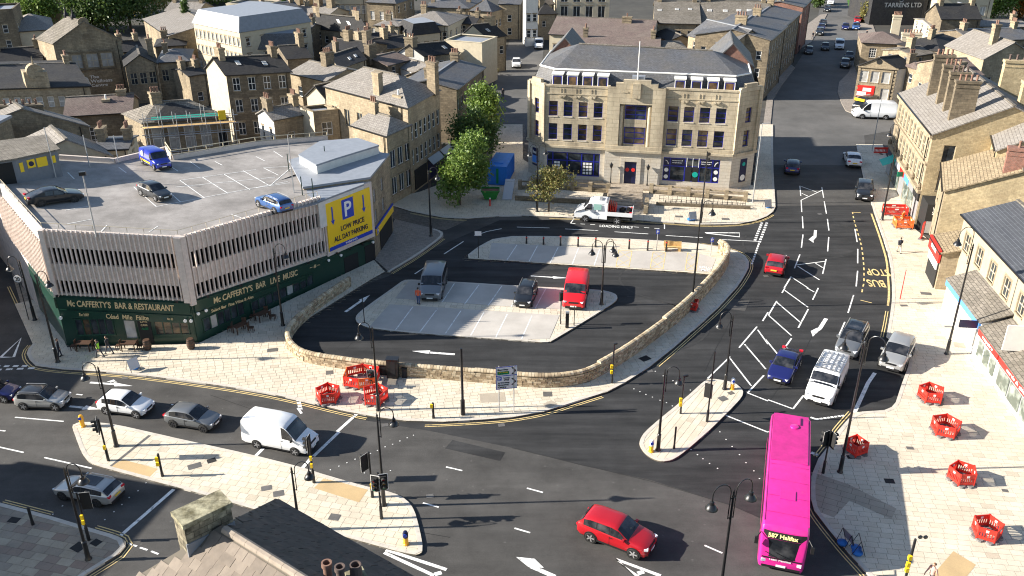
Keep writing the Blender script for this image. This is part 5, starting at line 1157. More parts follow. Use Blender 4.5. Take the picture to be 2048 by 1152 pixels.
# ------------------------------------------------ foreground roof with its chimney
fr_ = thing('slate_roofed_house', 'near house seen from above, one roof slope dark slate, the other brown stone', 'house', G(440, 1100))
R0, R1 = G(440, 1052, 13), G(600, 1152, 13); E0, E1 = G(552, 997, 8), G(795, 1152, 8)
dR = (R1 - R0).normalized(); dRf = R1 + dR * 14; E1f = E1 + dR * 16
pitch_run = 6.3; perp = Vector((-dR.y, dR.x, 0))
L0 = R0 - perp * 6.0 - UP * 4.4 - dR * 5.3; L1f = L0 + dR * 26
rb = MB(); rb.slab([R0, dRf, E1f, E0], .2); rb.slab([R0, L0, L1f, dRf], .2); ro_ = rb.build('roof', M['mortar'], fr_)
def tile_slope(O, ed, ev, Lu, Lv, tw_, tv_, mats, name, quadlim=None, nind=150, base_n=None, lift=.05):
  nn = ed.cross(ev); nn = nn if nn.z > 0 else -nn; items = []
  rws = int(Lv / tv_)
  for r_ in range(rws):
    u = -rnd.random() * tw_ - 2
    while u < Lu:
      w_ = tw_ * rnd.uniform(.75, 1.2); items.append((u, w_, r_)); u += w_
  rest = MB(); cnt = 0
  sc = []
  for u, w_, r_ in items:
    c_ = O + ed * (u + w_ / 2) + ev * (r_ + .5) * tv_
    if quadlim and not quadlim(u, u + w_, (r_ + .5) * tv_): continue
    sc.append(((c_ - cam.location).length, u, w_, r_))
  sc.sort()
  for i, (_, u, w_, r_) in enumerate(sc):
    p = PJ(O + ed * (u + w_ / 2) + ev * (r_ + .5) * tv_); vis = -20 < p[0] < 2068 and p[1] < 1165
    mb = MB() if (vis and cnt < nind) else rest; k = rnd.choice((0, 0, 1)); mb.cur = 0 if mb is not rest else k
    j = rnd.uniform(-.006, .012)
    a, b = u + .008, u + w_ - .008; v0, v1 = r_ * tv_, (r_ + 1) * tv_ + .04
    vs = [O + ed * x + ev * y + nn * z for z0_, z1_ in ((lift - .02, lift + .012), (lift - .02 + .035 + j, lift + .012 + .0 + j)) for x, y, z in ((a, v0, z0_), (b, v0, z0_), (b, v1, z1_), (a, v1, z1_))]
    vs = [O + ed * x + ev * y + nn * z for x, y, z in ((a, v0, lift - .03), (b, v0, lift - .03), (b, v1, lift - .05), (a, v1, lift - .05), (a, v0, lift + j), (b, v0, lift + j), (b, v1, lift - .03 + j), (a, v1, lift - .03 + j))]
    mb.add(vs, [(4, 5, 6, 7), (0, 1, 5, 4), (1, 2, 6, 5), (3, 0, 4, 7)])
    if mb is not rest: mb.build(name, mats[k], ro_); cnt += 1
  if rest.v: rest.build(name + '_field', mats, ro_)['kind'] = 'stuff'
MS1 = plain('near slate', (0.040, 0.037, 0.036), .7, vary=.4); MS2 = plain('near slate brown', (0.062, 0.052, 0.047), .75, vary=.35)
MT1 = plain('near stone slate', (0.165, 0.135, 0.108), .85, vary=.2); MT2 = plain('near stone slate pale', (0.20, 0.165, 0.132), .85, vary=.2)
# dark slope, courses from eave up
dn = (R0 - E0); dn = dn - dR * dn.dot(dR); Lv = dn.length; evD = dn / Lv; sk = (R0 - E0).dot(dR) / Lv
tile_slope(E0, dR, evD, (E1f - E0).length, Lv, .52, .36, [MS1, MS2], 'slate', lambda a, b, v: a > sk * v and b < (E1f - E0).length - 6)
dn = (R0 - L0); dn = dn - dR * dn.dot(dR); Lv2 = dn.length; evL = dn / Lv2; sk2 = (R0 - L0).dot(dR) / Lv2
tile_slope(L0, dR, evL, 22, Lv2, .62, .42, [MT1, MT2], 'stone_slate', lambda a, b, v: a > sk2 * v and b < 18)
rg_ = MB()
for i in range(22): rg_.cyl(R0 + dR * (i * .75 + .3) - UP * .04, R0 + dR * (i * .75 + 1.03) - UP * .04, .19, .185, 8)
rg_.build('ridge_tiles', plain('near ridge stone', (.27, .225, .18), .85, vary=.2), ro_)
gw = MB(); bz = lambda p: Vector((p.x, p.y, 0)); gw.quad(bz(E0) + dR * .6, bz(L0) + dR * .6, L0 - UP * .3 + dR * .6, R0 - UP * .3 + dR * .6, E0 - UP * .3 + dR * .6); gw.quad(bz(E0) + dR * .6, bz(E1f), E1f - UP * .3, E0 + dR * .6 - UP * .3); gw.quad(bz(L0) + dR * .6, bz(L1f), L1f - UP * .3, L0 + dR * .6 - UP * .3); gw.build('wall', M['stone'], fr_)
ck = thing('mossy_chimney', 'mossy blocked stone chimney stack without pots on the end of the near roof', 'chimney', R0)
cw = (G(463, 985, 13.7) - G(345, 1030, 13.7)).normalized(); cn_ = Vector((-cw.y, cw.x, 0))
cb = G(345, 1026, 13.7)
MC = surface('mossy chimney stone', (0.33, 0.29, 0.21), (0.22, 0.19, 0.14), (0.10, 0.09, 0.06), .6, .3, stain=.95, stain_col=(.03, .027, .018), bump=.9, scale=1.4, fine=.35)
MCT = surface('lichen stone', (0.36, 0.33, 0.23), (0.30, 0.28, 0.19), (0.2, 0.18, 0.12), 3, 3, stain=.9, stain_col=(.07, .06, .028), bump=.9, scale=2.0, fine=.5)
CL = (G(438, 983, 13.7) - cb); CL.z = 0; Lc = CL.length; cw = CL / Lc; cn_ = Vector((cw.y, -cw.x, 0))
mb = MB(); mb.obox(cb, cw, cn_, UP, 0, Lc, .0, 1.05, -5, -.18); mb.build('stack', MC, ck); mb = MB(); mb.obox(cb, cw, cn_, UP, -.06, Lc + .06, -.06, 1.12, -.18, .05); mb.build('capstone', MCT, ck)
mb = MB(); mb.obox(cb, cw, cn_, UP, -.04, Lc + .04, 1.02, 1.1, -1.9, -1.0); mb.build('lead_flashing', M['lead'], ck)
for px_, m_ in (((655, 1142), 'pot'), ((681, 1150), 'pot_dark')):
  p = G(*px_, 12.6); mb = MB(); mb.lathe([(.2, -2.4), (.17, .2), (.22, .25), (.22, .45), (.15, .45), (.14, -.2)], 14, p); tag(mb.build('chimney_pot', M[m_], None, smooth=.6), 'terracotta chimney pot at the bottom edge of the near dark slope' if m_ == 'pot' else 'sooty chimney pot beside a redder one at the bottom edge of the near dark slope', 'chimney pot')
p = G(712, 1142, 12.4); mb = MB(); mb.box((p.x, p.y, p.z - 1.2), (.75, .75, 2.0), .5); pk = mb.build('pot_stack', MCT, None); tag(pk, 'square pale stone pot base with a dark flue in the near roof slope', 'chimney'); mb = MB(); mb.lathe([(.26, -.2), (.24, .35), (.18, .35), (.17, .0)], 12, (p.x, p.y, p.z)); mb.build('flue', M['pot_dark'], pk)
RY = {'pale_hall': 28, 'wellness_hall': 43, 'ornate_house': 129, 'gabled_wing': 110, 'hipped_wing': 98, 'long_roofed_hall': 31, 'three_storey_house': 113, 'back_house': 130, 'bank_building': 143, 'bank_corner': 229, 'white_gabled_cottage': 213, 'street_range': 139, 'white_gable_house': 87, 'far_gable_house': 48, 'long_grey_roof_house': 23, 'low_pale_house': 41, 'dark_roof_terrace': 31, 'far_chimney_row': 12, 'small_dark_gable': 91, 'arched_gable_house': 103, 'cottage_row': 77, 'hidden_dark_roof': 82, 'brown_roof_shed': 110, 'white_shed': 131, 'far_villa': -5, 'far_cube_villa': 0, 'long_brown_roof': 37, 'brown_roof_rear': 74, 'lead_flat_house': 82, 'stone_mill_range': 3, 'skylit_range': 3, 'rear_gable': 71, 'back_corner_house': 60, 'shaded_street_block': 45, 'street_block_mid': 22, 'brick_block': -5, 'hip_roof_house': 64, 'pediment_house': 115, 'right_long_roof': 40, 'gothic_porch_hall': 8, 'stone_porch': 12, 'shaded_hip_house': 70, 'tan_backs_house': 95, 'blue_slate_range': 58, 'purple_roof_house': 122, 'purple_roof_rear': 118, 'right_edge_gable': 85, 'scaffold_house': 203, 'brown_slate_range': 192, 'left_gabled_house': 217, 'cream_gable_house': 279, 'pebble_lean_to': 285}
_house = house
def house(name, *a, **k):
  if name in RY: k['ry'] = RY[name]
  return _house(name, *a, **k)
# ------------------------------------------------ the town behind
W_ = ('white', 'glass'); WD = ('cream', 'glass'); WP = ('white', 'glass_pale')
house('pale_hall', 'pale hall with hipped grey slate roof at the far left edge, arched window below', (24, 64), (107, 58), 7, 16, 'hip', 4.5, 'pale', 'tile_grey', [('F', 1, 2.2, 3.2, 2.6, 'v', .4, .9)])
hw = house('wellness_hall', 'tall soot streaked stone hall with a plain gable, lettered low down on its wall', (106, 87), (241, 78), 9.6, C=(74, 77), roof='cross', rise=4.4, wall='stone', roofm='stone_slate', wins=[('F', 3, 5.0, 1.9, 2.4, 'vs', .2, .85, ('cream', 'glass_pale'))], side='stone_light')
u, z = onwall(hw['b0'], hw['ex'], 203, 161); nh = Vector((hw['ex'].y, -hw['ex'].x, 0)); wr_ = hw['root']
for s, dz, wd in (('The', .75, 1.5), ('Wellness', 0, 3.6), ('Centre', -.75, 2.7)): wall_text(s, M['white'], wr_, hw['b0'] + hw['ex'] * (u - (3.6 - wd) / 2) + UP * (z + dz), hw['ex'], nh, wd, .62 if s == 'Wellness' else .55)
mb = MB()
for du, dz, r in ((-2.6, .3, .55), (-2.35, -.35, .5)): c = hw['b0'] + hw['ex'] * (u + du) + nh * .03 + UP * (z + dz); mb.cyl(c, c + nh * .02, r, n=16)
mb.build('logo', M['white'], wr_)
mb = MB(); O_, e_ = hw['b0'], hw['ex']; L = hw['L']
for u_ in (.12, .38, .62, .85): mb.obox(O_, e_, nh, UP, L * u_ - .12, L * u_ + .12, .01, .12, 4.8, 8.2)
mb.obox(O_, e_, nh, UP, L * .12, L * .86, .01, .16, 7.7, 7.95); mb.obox(O_, e_, nh, UP, L * .12, L * .86, .01, .16, 4.55, 4.75); mb.cyl(O_ + e_ * L / 2 + UP * 10.4, O_ + e_ * L / 2 + nh * .12 + UP * 10.4, .6, n=16); mb.build('stone_band', M['stone_dark'], wr_)
HTop = hw['ze'] + hw['rise'] - .2; mb = MB(); c = hw['b0'] + hw['ex'] * L / 2; mb.cyl(c + UP * HTop - nh * .3, c + UP * HTop + nh * .1, .9, n=18); mb.build('gable_top', M['stone'], wr_)
for i in (4, 7):
  q = hw['b0'] + hw['ex'] * L / 2 + hw['ey'] * i + UP * HTop; mb = MB(); mb.lathe([(.35, 0), (.5, .6), (.2, 1.1), (.05, 2.2)], 8, q); mb.build('roof_vent', M['slate_dark'], hw['roof'])
hb = house('ornate_house', 'golden stone house with dark roof and a small ornate arched gable dormer', (-15, 178), (179, 172), 7.2, D=(127, 121), roof='gable', rise=5.5, wall='stone_light', roofm='slate_dark', wins=[('F', 8, 4.2, .9, 1.6, 's', .05, .97, WP)])
mb = MB(); X_ = hb['L'] * .47; c = hb['c']; mb.obox(c(X_, 0, 0), hb['ex'], hb['ey'], UP, -1.7, 1.7, -.3, 2.5, 7, 9.6); mb.cyl(c(X_, -.28, 9.6), c(X_, 1.2, 9.6), 1.15, n=16); gd = mb.build('ornate_gable', M['stone_light'], hb['root']); mb = MB(); mb.lathe([(.2, 0), (.1, .6), (.04, 1.2)], 6, c(X_, 0, 10.7)); mb.build('finial', M['stone_light'], gd)
for du in (-.55, .55): put_window(hb['root'], c(X_, -.3, 0), hb['ex'], du - .4, 7.4, .8, 1.3, 's')
house('gabled_wing', 'stone wing with a low gable and three tall paired windows beside the tall hall', (250, 132), (314, 127), 6.6, 9, 'cross', 2.4, 'stone', 'slate_dark', [('F', 3, 3.3, 1.1, 2.0, 'sv', .06, .95, WD)], chims=[(.9, .6, 1, 1, 4.2, 2)])
house('hipped_wing', 'stone house with blue slate hipped roof and white signboard by the tall hall', (314, 125), (377, 122), 6.6, 11, 'hip', 3.2, 'stone', 'slate', [('F', 1, 3.3, 1.1, 2.0, 'sv', .05, .35, WD), ('F', 2, 4.0, .8, 1.1, 'n', .5, .95)], chims=[(.2, .5, .8, .8, 4.4, 1)])
house('long_roofed_hall', 'big hall with long grey slate roof and a small window in its stone gable', (287, 38), (337, 72), 7, 16, 'gable', 5, 'stone', 'tile_grey', [('R', 1, 4.5, 1, 1, 's')])
mb_ = house('mansard_block', 'big pale stone block with rows of narrow windows and a shiny lead mansard', (387, 47), (479, 66), 9.6, 16, 'mansard', 2.6, 'pale', 'lead', rows('F', 11, (1.2, 4.1, 7.0), .75, 1.5, 'vL') + rows('R', 5, (7.0, 4.1), .9, 1.5, 's'))
house('mansard_annexe', 'dark slated mansard annexe with white rooflights and a railing on its flat top', (512, 100), (597, 98), 6, 11, 'mansard', 2.7, 'pale', 'slate', [], sky=((.2, .3, .8, 1.2), (.45, .3, .8, 1.2), (.7, .3, .8, 1.2)))
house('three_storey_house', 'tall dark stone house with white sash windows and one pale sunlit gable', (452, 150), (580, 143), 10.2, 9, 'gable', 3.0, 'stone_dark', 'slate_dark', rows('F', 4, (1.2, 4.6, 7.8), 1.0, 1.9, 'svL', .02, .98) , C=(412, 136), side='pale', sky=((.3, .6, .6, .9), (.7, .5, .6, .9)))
house('back_house', 'lower stone house with grey roof joined to the right of the tall dark house', (580, 145), (652, 162), 8.6, 8, 'gable', 2.6, 'stone_light', 'tile_grey', rows('F', 2, (5.2, 2.0), 1.0, 1.6, 's'), chims=[(.5, .5, 1.3, 1.6, 4.6, 4, 'stone_dark', 'pot')])
hc = house('bank_building', 'large stone bank with pale hipped slate roof, two chimneys and a long street front', (650, 172), (815, 215), 11.2, 12, 'hip', 4.2, 'stone_light', 'tile_grey', rows('F', 6, (6.6,), 1.1, 2.2, 'vL', .02, .98, WD) + rows('F', 5, (2.6,), 1.1, 2.2, 'vL', .02, .98) + rows('R', 7, (6.8, 3.6), .8, 2.0, 'sn', .02, .98), D=(879, 180), chims=[(.62, .12, 1.2, 1.2, 5.2, 0, 'stone_light', 'pot'), (.84, .16, 1.5, 1.0, 2.8, 1, 'stone_light', 'white'), (.98, .85, 1.6, 1.2, 6.0, 3, 'stone_dark', 'pot')])
for i, m_ in enumerate(('black', 'navy', 'dark_metal')):
  mb = MB(); O_ = hc['b0'] + hc['ex'] * hc['L']; nn = hc['ex']; mb.obox(O_, hc['ey'], nn, UP, 1 + i * 4, 4.6 + i * 4, .02, .12, .3, 2.9); mb.build('shopfront', M[m_], hc['root'])
  if i: mb = MB(); P_ = lambda u, v, z: O_ + hc['ey'] * u + nn * v + UP * z; mb.slab([P_(1 + i * 4, .1, 3.3), P_(4.6 + i * 4, .1, 3.3), P_(4.6 + i * 4, 1.2, 2.7), P_(1 + i * 4, 1.2, 2.7)], .05); mb.build('awning', M['grey_metal'], hc['root'])
house('bank_corner', 'lower corner block of sooty stone with a hipped slate roof and carved little gables', (704, 250), (773, 271), 8.9, 8, 'hip', 2.6, 'stone_light', 'tile_grey', rows('F', 3, (4.8,), .9, 1.8, 'vL') + rows('R', 3, (4.6, 1.2), 1.1, 2.2, 'v', .05, .95), D=(822, 249), hipf=1.5)
house('flat_annexe', 'small flat roofed stone annexe with one cross window at the edge of the parking roof', (627, 232), (677, 227), 8.0, 4, 'flat', 0, 'stone', 'felt', [('F', 1, 5.2, 1.4, 1.8, 'svL')], C=(601, 222), side='pale')
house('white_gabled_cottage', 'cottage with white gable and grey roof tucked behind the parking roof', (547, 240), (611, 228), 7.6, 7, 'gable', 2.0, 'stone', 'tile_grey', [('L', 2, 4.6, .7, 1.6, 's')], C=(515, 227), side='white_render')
house('pale_gable_cottage', 'small pale gabled outhouse leaning against the bank', (613, 190), (655, 200), 8.5, 5, 'cross', 1.6, 'pale', 'slate_dark', [('F', 1, 5.8, .6, 1.2, 's')])
house('street_range', 'long two storey stone range with a blue slate roof along the side street', (913, 178), (968, 135), 8.2, 9, 'gable', 2.6, 'stone_dark', 'slate', rows('F', 9, (4.9,), .8, 1.7, 'sL') + [('L', 1, .6, 3, 3, 'n', .1, .9), ('F', 6, .4, 1.8, 2.4, 'nL', .02, .98, ('navy', 'glass'))])
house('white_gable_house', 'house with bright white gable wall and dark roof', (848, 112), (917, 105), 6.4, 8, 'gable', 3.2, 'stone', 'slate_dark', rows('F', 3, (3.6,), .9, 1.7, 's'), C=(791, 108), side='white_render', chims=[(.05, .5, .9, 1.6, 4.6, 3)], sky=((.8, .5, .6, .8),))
house('buff_blank_block', 'block with a blank buff stone wall stepping down to the side street', (889, 86), (964, 92), 7.6, 7, 'flat', 0, 'pale', 'felt', [])
house('far_gable_house', 'plain pale gabled house with dark roof on the side street', (976, 76), (1012, 72), 6.8, 8, 'gable', 3.2, 'stone_light', 'slate_dark', rows('F', 2, (3.4,), .9, 1.6, 's'), C=(917, 76), side='pale', chims=[(.9, .5, .8, 1.4, 4.6, 2)], sky=((.4, .5, .6, .8),))
house('dormer_house', 'pale house with a dark mansard carrying white dormers', (824, 72), (880, 66), 5.6, 8, 'mansard', 2.2, 'pale', 'slate_dark', rows('F', 3, (2.6,), .9, 1.4, 's'), C=(797, 60), sky=((.3, .4, .9, 1.1), (.75, .4, .9, 1.1)))
house('long_grey_roof_house', 'wide pale building with a broad sunlit grey hipped roof', (795, 46), (896, 51), 7, 14, 'hip', 4, 'pale', 'tile_grey', rows('F', 4, (3.8,), .9, 1.8, 's', .55, .98))
house('low_pale_house', 'low pale rendered house with shallow grey roof behind the dormer house', (749, 51), (797, 53), 6.8, 9, 'hip', 1.8, 'pale', 'tile_grey', [])
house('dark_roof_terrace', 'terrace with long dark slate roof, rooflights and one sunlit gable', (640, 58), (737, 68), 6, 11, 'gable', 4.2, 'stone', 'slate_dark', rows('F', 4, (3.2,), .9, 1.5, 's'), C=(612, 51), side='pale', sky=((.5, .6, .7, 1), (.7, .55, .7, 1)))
house('far_terrace', 'long pale far terrace with two rows of sashes at the top edge', (655, -6), (732, -6), 9.4, 10, 'gable', 3, 'pale', 'slate', rows('F', 7, (1.8, 5.6), .9, 1.9, 's', .02, .98, WP))
house('soot_black_house', 'soot black far house with six pale windows', (733, 4), (791, 7), 9.2, 10, 'hip', 3, 'stone_dark', 'slate', rows('F', 3, (1.6, 5.4), 1.0, 1.9, 's', .02, .98, WP))
house('far_chimney_row', 'row of far cottages with four broad chimneys on a dappled roof', (566, 26), (652, 34), 6, 9, 'gable', 3, 'pale', 'tile_grey', [], chims=[(a, .5, 1.6, 1.4, 5.2, 0) for a in (.1, .33, .56, .85)])
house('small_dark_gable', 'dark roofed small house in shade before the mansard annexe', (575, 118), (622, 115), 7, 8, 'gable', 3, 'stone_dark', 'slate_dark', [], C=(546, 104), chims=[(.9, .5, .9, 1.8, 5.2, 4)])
house('arched_gable_house', 'stone gable with a paired arched window and dark roof with two rooflights', (680, 136), (732, 118), 7.2, 9, 'gable', 3.2, 'stone_light', 'slate_dark', [('L', 1, 4.6, 1.4, 1.6, 'v')], C=(643, 116), side='stone_light', sky=((.5, .35, .7, 1), (.75, .4, .7, 1)), chims=[(.5, .9, 1.0, 1.8, 4.4, 4)])
house('cottage_row', 'row of low cottages with a dark roof and small pale windows', (727, 104), (826, 91), 5.2, 8, 'gable', 3, 'stone', 'slate_dark', rows('F', 4, (2.6,), .9, 1.3, 's', .02, .98, WP), chims=[(.12, .5, 1, 1.6, 4.8, 1), (.62, .5, 1, 1.6, 5.0, 4)])
house('hidden_dark_roof', 'dark roofed house between the cottages and the arched gable', (650, 96), (725, 104), 6.6, 8, 'gable', 3, 'stone_dark', 'slate_dark', [], chims=[(.3, .5, 1.2, 1.4, 5, 5), (.8, .5, 1, 1.6, 5.2, 4)])
house('brown_roof_shed', 'small house with dark brown roof behind the bank chimneys', (775, 131), (822, 119), 6, 8, 'gable', 2.4, 'stone_dark', 'tile_brown', [], chims=[(.02, .5, 1.8, 1.2, 4.8, 4, 'stone_dark', 'pot_dark')])
house('white_shed', 'low shed with pale grey roof and small white gable', (840, 147), (892, 138), 5, 13, 'cross', 1.8, 'white_render', 'tile_grey', [('F', 1, 3.4, .8, .8, 'n')])
house('courtyard_flat_roof', 'low tan slated lean to beside the white shed', (870, 158), (905, 146), 5, 6, 'gable', 1.2, 'stone', 'stone_slate', [])
house('far_villa', 'far stone villa with hipped dark slate roof and a tall chimney', (843, 14), (937, 17), 7, 14, 'hip', 4, 'stone_light', 'slate', rows('F', 4, (2.8,), .9, 1.7, 's'), chims=[(.15, .3, .9, .9, 6, 0), (.85, .5, 1, 1, 6, 1)])
house('far_cube_villa', 'square far stone villa with pyramidal slate roof', (940, 21), (983, 23), 7, 10, 'hip', 3, 'stone_light', 'slate', rows('F', 2, (3.2,), 1.2, 1.6, 's') + rows('R', 3, (3.2,), .9, 1.6, 's'), D=(1004, 17), chims=[(.4, .6, .9, .9, 4.6, 0)])
house('pale_mill', 'pale plain mill with four tall windows behind the brown roofs', (1114, -34), (1221, -34), 12.5, 18, 'flat', 0, 'pale', 'felt', rows('F', 4, (.8, 4.4, 8.2), 1.7, 2.9, 'vL', .03, .97))
house('far_white_villa', 'white far villa at the top edge by the side street', (1052, 2), (1076, 1), 10, 9, 'flat', 0, 'white_render', 'felt', rows('F', 2, (2, 5.5), .9, 1.6, 's'), C=(1046, -4))
house('small_street_house', 'small pale house with dark pyramid roof by the side street', (1077, 28), (1114, 27), 6, 6, 'hip', 2, 'stone_light', 'slate_dark', [('F', 1, 3, .9, 1.4, 's', .1, .5)])
house('tan_street_house', 'tan stone house with grey roof behind the little pyramid roofed house', (1066, 12), (1108, 8), 7.4, 8, 'gable', 2.5, 'pale', 'tile_grey', [('L', 2, 4.4, .7, 1.3, 's')], side='pale')
house('long_brown_roof', 'long low building with a mottled brown tiled roof and a stub chimney', (1099, 68), (1302, 77), 8, 16, 'gable', 4.4, 'pale', 'tile_brown', [('F', 1, 4.2, 2.2, 1.9, 'v', .01, .18)] , chims=[(.72, .4, 1.8, 1.0, 5.2, 1)])
house('brown_roof_rear', 'second brown tiled roof just behind the art deco ridge', (1150, 96), (1318, 101), 8.5, 9, 'gable', 2.6, 'stone', 'tile_brown', [], ridge=False)
house('lead_flat_house', 'small grey flat roof with pale edge behind the art deco ridge', (1320, 97), (1372, 97), 8.6, 7, 'hip', .8, 'cream', 'stone_slate', [])
house('stone_mill_range', 'stone range with three dark windows under a large lichened slate roof', (1310, 46), (1400, 48), 9, 24, 'gable', 6.5, 'stone_light', 'stone_slate', rows('F', 3, (5.4,), 1.6, 2.2, 'sL'), sky=((.1, .55, .8, .8), (.5, .6, .8, .8), (.8, .62, .8, .8)))
house('skylit_range', 'long range with pale lichened roof, rooflights and a glazed grey bay', (1402, 48), (1542, 52), 8.6, 20, 'gable', 5.5, 'stone_light', 'stone_slate', rows('F', 2, (5.2,), 3.8, 1.9, 'g', .01, .42, WP) + rows('F', 3, (4.8,), 1.2, 2.0, 'v', .45, .98), sky=((.12, .55, .9, .9), (.35, .55, .9, .9), (.55, .58, .9, .9), (.7, .6, .9, .9), (.85, .6, .9, .9)))
house('rear_gable', 'small stone gable with slate roof between the brown roof and the stone range', (1338, 82), (1386, 80), 7, 8, 'cross', 2, 'stone', 'slate_dark', [])
house('back_corner_house', 'stone house with steep slate roofs right behind the art deco building', (1462, 92), (1536, 84), 9.4, 12, 'cross', 4, 'stone_light', 'slate', rows('F', 2, (5,), 1, 1.8, 's', .5, .98))
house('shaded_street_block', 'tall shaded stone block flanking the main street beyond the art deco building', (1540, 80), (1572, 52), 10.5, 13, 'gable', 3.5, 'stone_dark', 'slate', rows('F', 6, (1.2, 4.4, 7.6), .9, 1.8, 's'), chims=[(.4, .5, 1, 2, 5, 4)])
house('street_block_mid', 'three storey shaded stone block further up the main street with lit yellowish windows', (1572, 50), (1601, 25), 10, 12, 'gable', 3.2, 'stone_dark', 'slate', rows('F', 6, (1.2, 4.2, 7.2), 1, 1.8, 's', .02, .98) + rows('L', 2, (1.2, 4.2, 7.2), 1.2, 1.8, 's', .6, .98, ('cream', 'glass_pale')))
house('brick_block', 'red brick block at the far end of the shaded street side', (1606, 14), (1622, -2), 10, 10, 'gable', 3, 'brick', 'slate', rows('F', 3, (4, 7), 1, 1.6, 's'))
hk = house('ghost_sign_house', 'soot black windowless gable with worn white painted lettering', (1750, -26), (1862, -26), 9.4, 16, 'cross', 4, 'slate_dark', 'slate', [('F', 1, 5.8, .9, .9, 'n', .48, .56)])
ek = hk['ex']; nk = Vector((ek.y, -ek.x, 0)); u, z = onwall(hk['b0'], ek, 1806, 10)
for s, dz, w, h in (('TARRENS LTD', 0.0, 9.5, 1.15),): wall_text(s, M['grey_metal'], hk['root'], hk['b0'] + ek * u + UP * (z + dz), ek, nk, w, h)
house('hip_roof_house', 'stone house with brown hipped roof and a broad pale chimney wall', (1725, 85), (1811, 89), 6.2, 10, 'hip', 3, 'stone', 'tile_brown', rows('F', 2, (3.4,), 1.3, 1.8, 'gL', .05, .95), chims=[(1.16, .3, 3.6, 1.2, 3.4, 6, 'pale', 'pot'), (.85, .9, 1.6, 1, 5.8, 6, 'pale', 'pot')])
hg = house('pediment_house', 'small classical stone house with pediment, quoins and a red and white banner', (1718, 131), (1796, 137), 6.3, 14, 'cross', 2.0, 'stone_light', 'slate_dark', [('F', 3, 3.6, 1.3, 1.9, 'jL', .03, .88, ('white', 'glass_pale')), ('F', 1, .7, 1.3, 2.0, 'jL', .62, .92, ('white', 'glass_pale'))], D=(1830, 133), side='white_render')
e_, n_ = hg['ex'], Vector((hg['ex'].y, -hg['ex'].x, 0)); L = hg['L']; mb = MB(); mb.obox(hg['b0'], e_, n_, UP, L * .05, L * .5, .02, .08, 1.1, 3.0); bn = mb.build('banner', M['signred'], hg['root'])
mb = MB(); mb.obox(hg['b0'], e_, n_, UP, L * .06, L * .3, .06, .09, 1.2, 1.9); mb.obox(hg['b0'], e_, n_, UP, L * .2, L * .42, .06, .092, 2.0, 2.6); mb.build('banner_print', M['white'], bn)
mb = MB(); c = hg['b0'] + e_ * L / 2 + UP * 7.2; mb.cyl(c, c + n_ * .06, .45, n=14); mb.build('round_window', M['black'], hg['root'])
mb = MB()
for i in range(9):
  for u_ in (.05, L - .4): mb.obox(hg['b0'], e_, n_, UP, u_, u_ + .35, .0, .09, .3 + i * .65, .68 + i * .65)
mb.obox(hg['b0'], e_, n_, UP, -.1, L + .1, .0, .25, 6.05, 6.3); mb.build('quoin', M['stone_light'], hg['root'])
house('right_long_roof', 'long low grey tiled roof with pale wall near the right trees', (1862, 52), (2060, 54), 6, 10, 'gable', 3, 'pale', 'tile_grey', [])
house('gothic_porch_hall', 'dark slated hall with a stone gabled porch at the top right', (1884, 38), (1962, 38), 8, 8, 'gable', 4, 'stone_dark', 'slate_dark', rows('F', 5, (3,), .8, 2.4, 'v'))
house('stone_porch', 'pale stone gabled porch with two arched windows in front of the dark hall', (1905, 30), (1962, 30), 7, 5, 'cross', 3, 'stone_light', 'slate', rows('F', 2, (2.6,), 1, 1.8, 'g', .1, .9, WP))
house('far_right_school', 'far pale stone building with paired windows at the very top right', (1880, -10), (1990, -10), 8, 12, 'gable', 4, 'pale', 'slate', rows('F', 4, (3,), 1.4, 2.2, 'v', .05, .95, WP))
house('shaded_hip_house', 'small shaded stone house with dark hipped roof in the right hand backs', (1880, 103), (1953, 90), 6.4, 9, 'hip', 3, 'stone_dark', 'slate_dark', rows('F', 3, (3,), .9, 1.6, 's'))
house('tan_backs_house', 'tan roofed back building with a dark hole in its stone parapet', (1830, 112), (1882, 104), 6, 7, 'gable', 2.4, 'stone_light', 'stone_slate', [], chims=[(.4, .5, 1.2, 1.2, 4.4, 4)])
house('blue_slate_range', 'range with a glossy blue slate roof in shade at the right edge', (1945, 82), (2070, 78), 6.4, 11, 'gable', 3.4, 'stone_dark', 'slate', [], sky=((.4, .4, .8, 1),))
house('purple_roof_house', 'low purple brown tiled roof among the chimneys of the terrace', (1838, 140), (1868, 138), 6.5, 7, 'hip', 2, 'stone', 'tile_brown', [])
house('purple_roof_rear', 'wide purple brown tiled roof with a little stone vent behind the chimneys', (1908, 152), (1965, 150), 8.4, 10, 'gable', 2.8, 'stone', 'tile_brown', [], chims=[(.5, .2, .9, .9, 3.0, 0)])
house('right_edge_gable', 'pale stone gabled house with terracotta chimney pot at the right edge', (1968, 118), (2075, 116), 8.6, 12, 'cross', 3.6, 'stone_light', 'tile_grey', [], chims=[(.35, .3, 1, 1, 6, 2)])
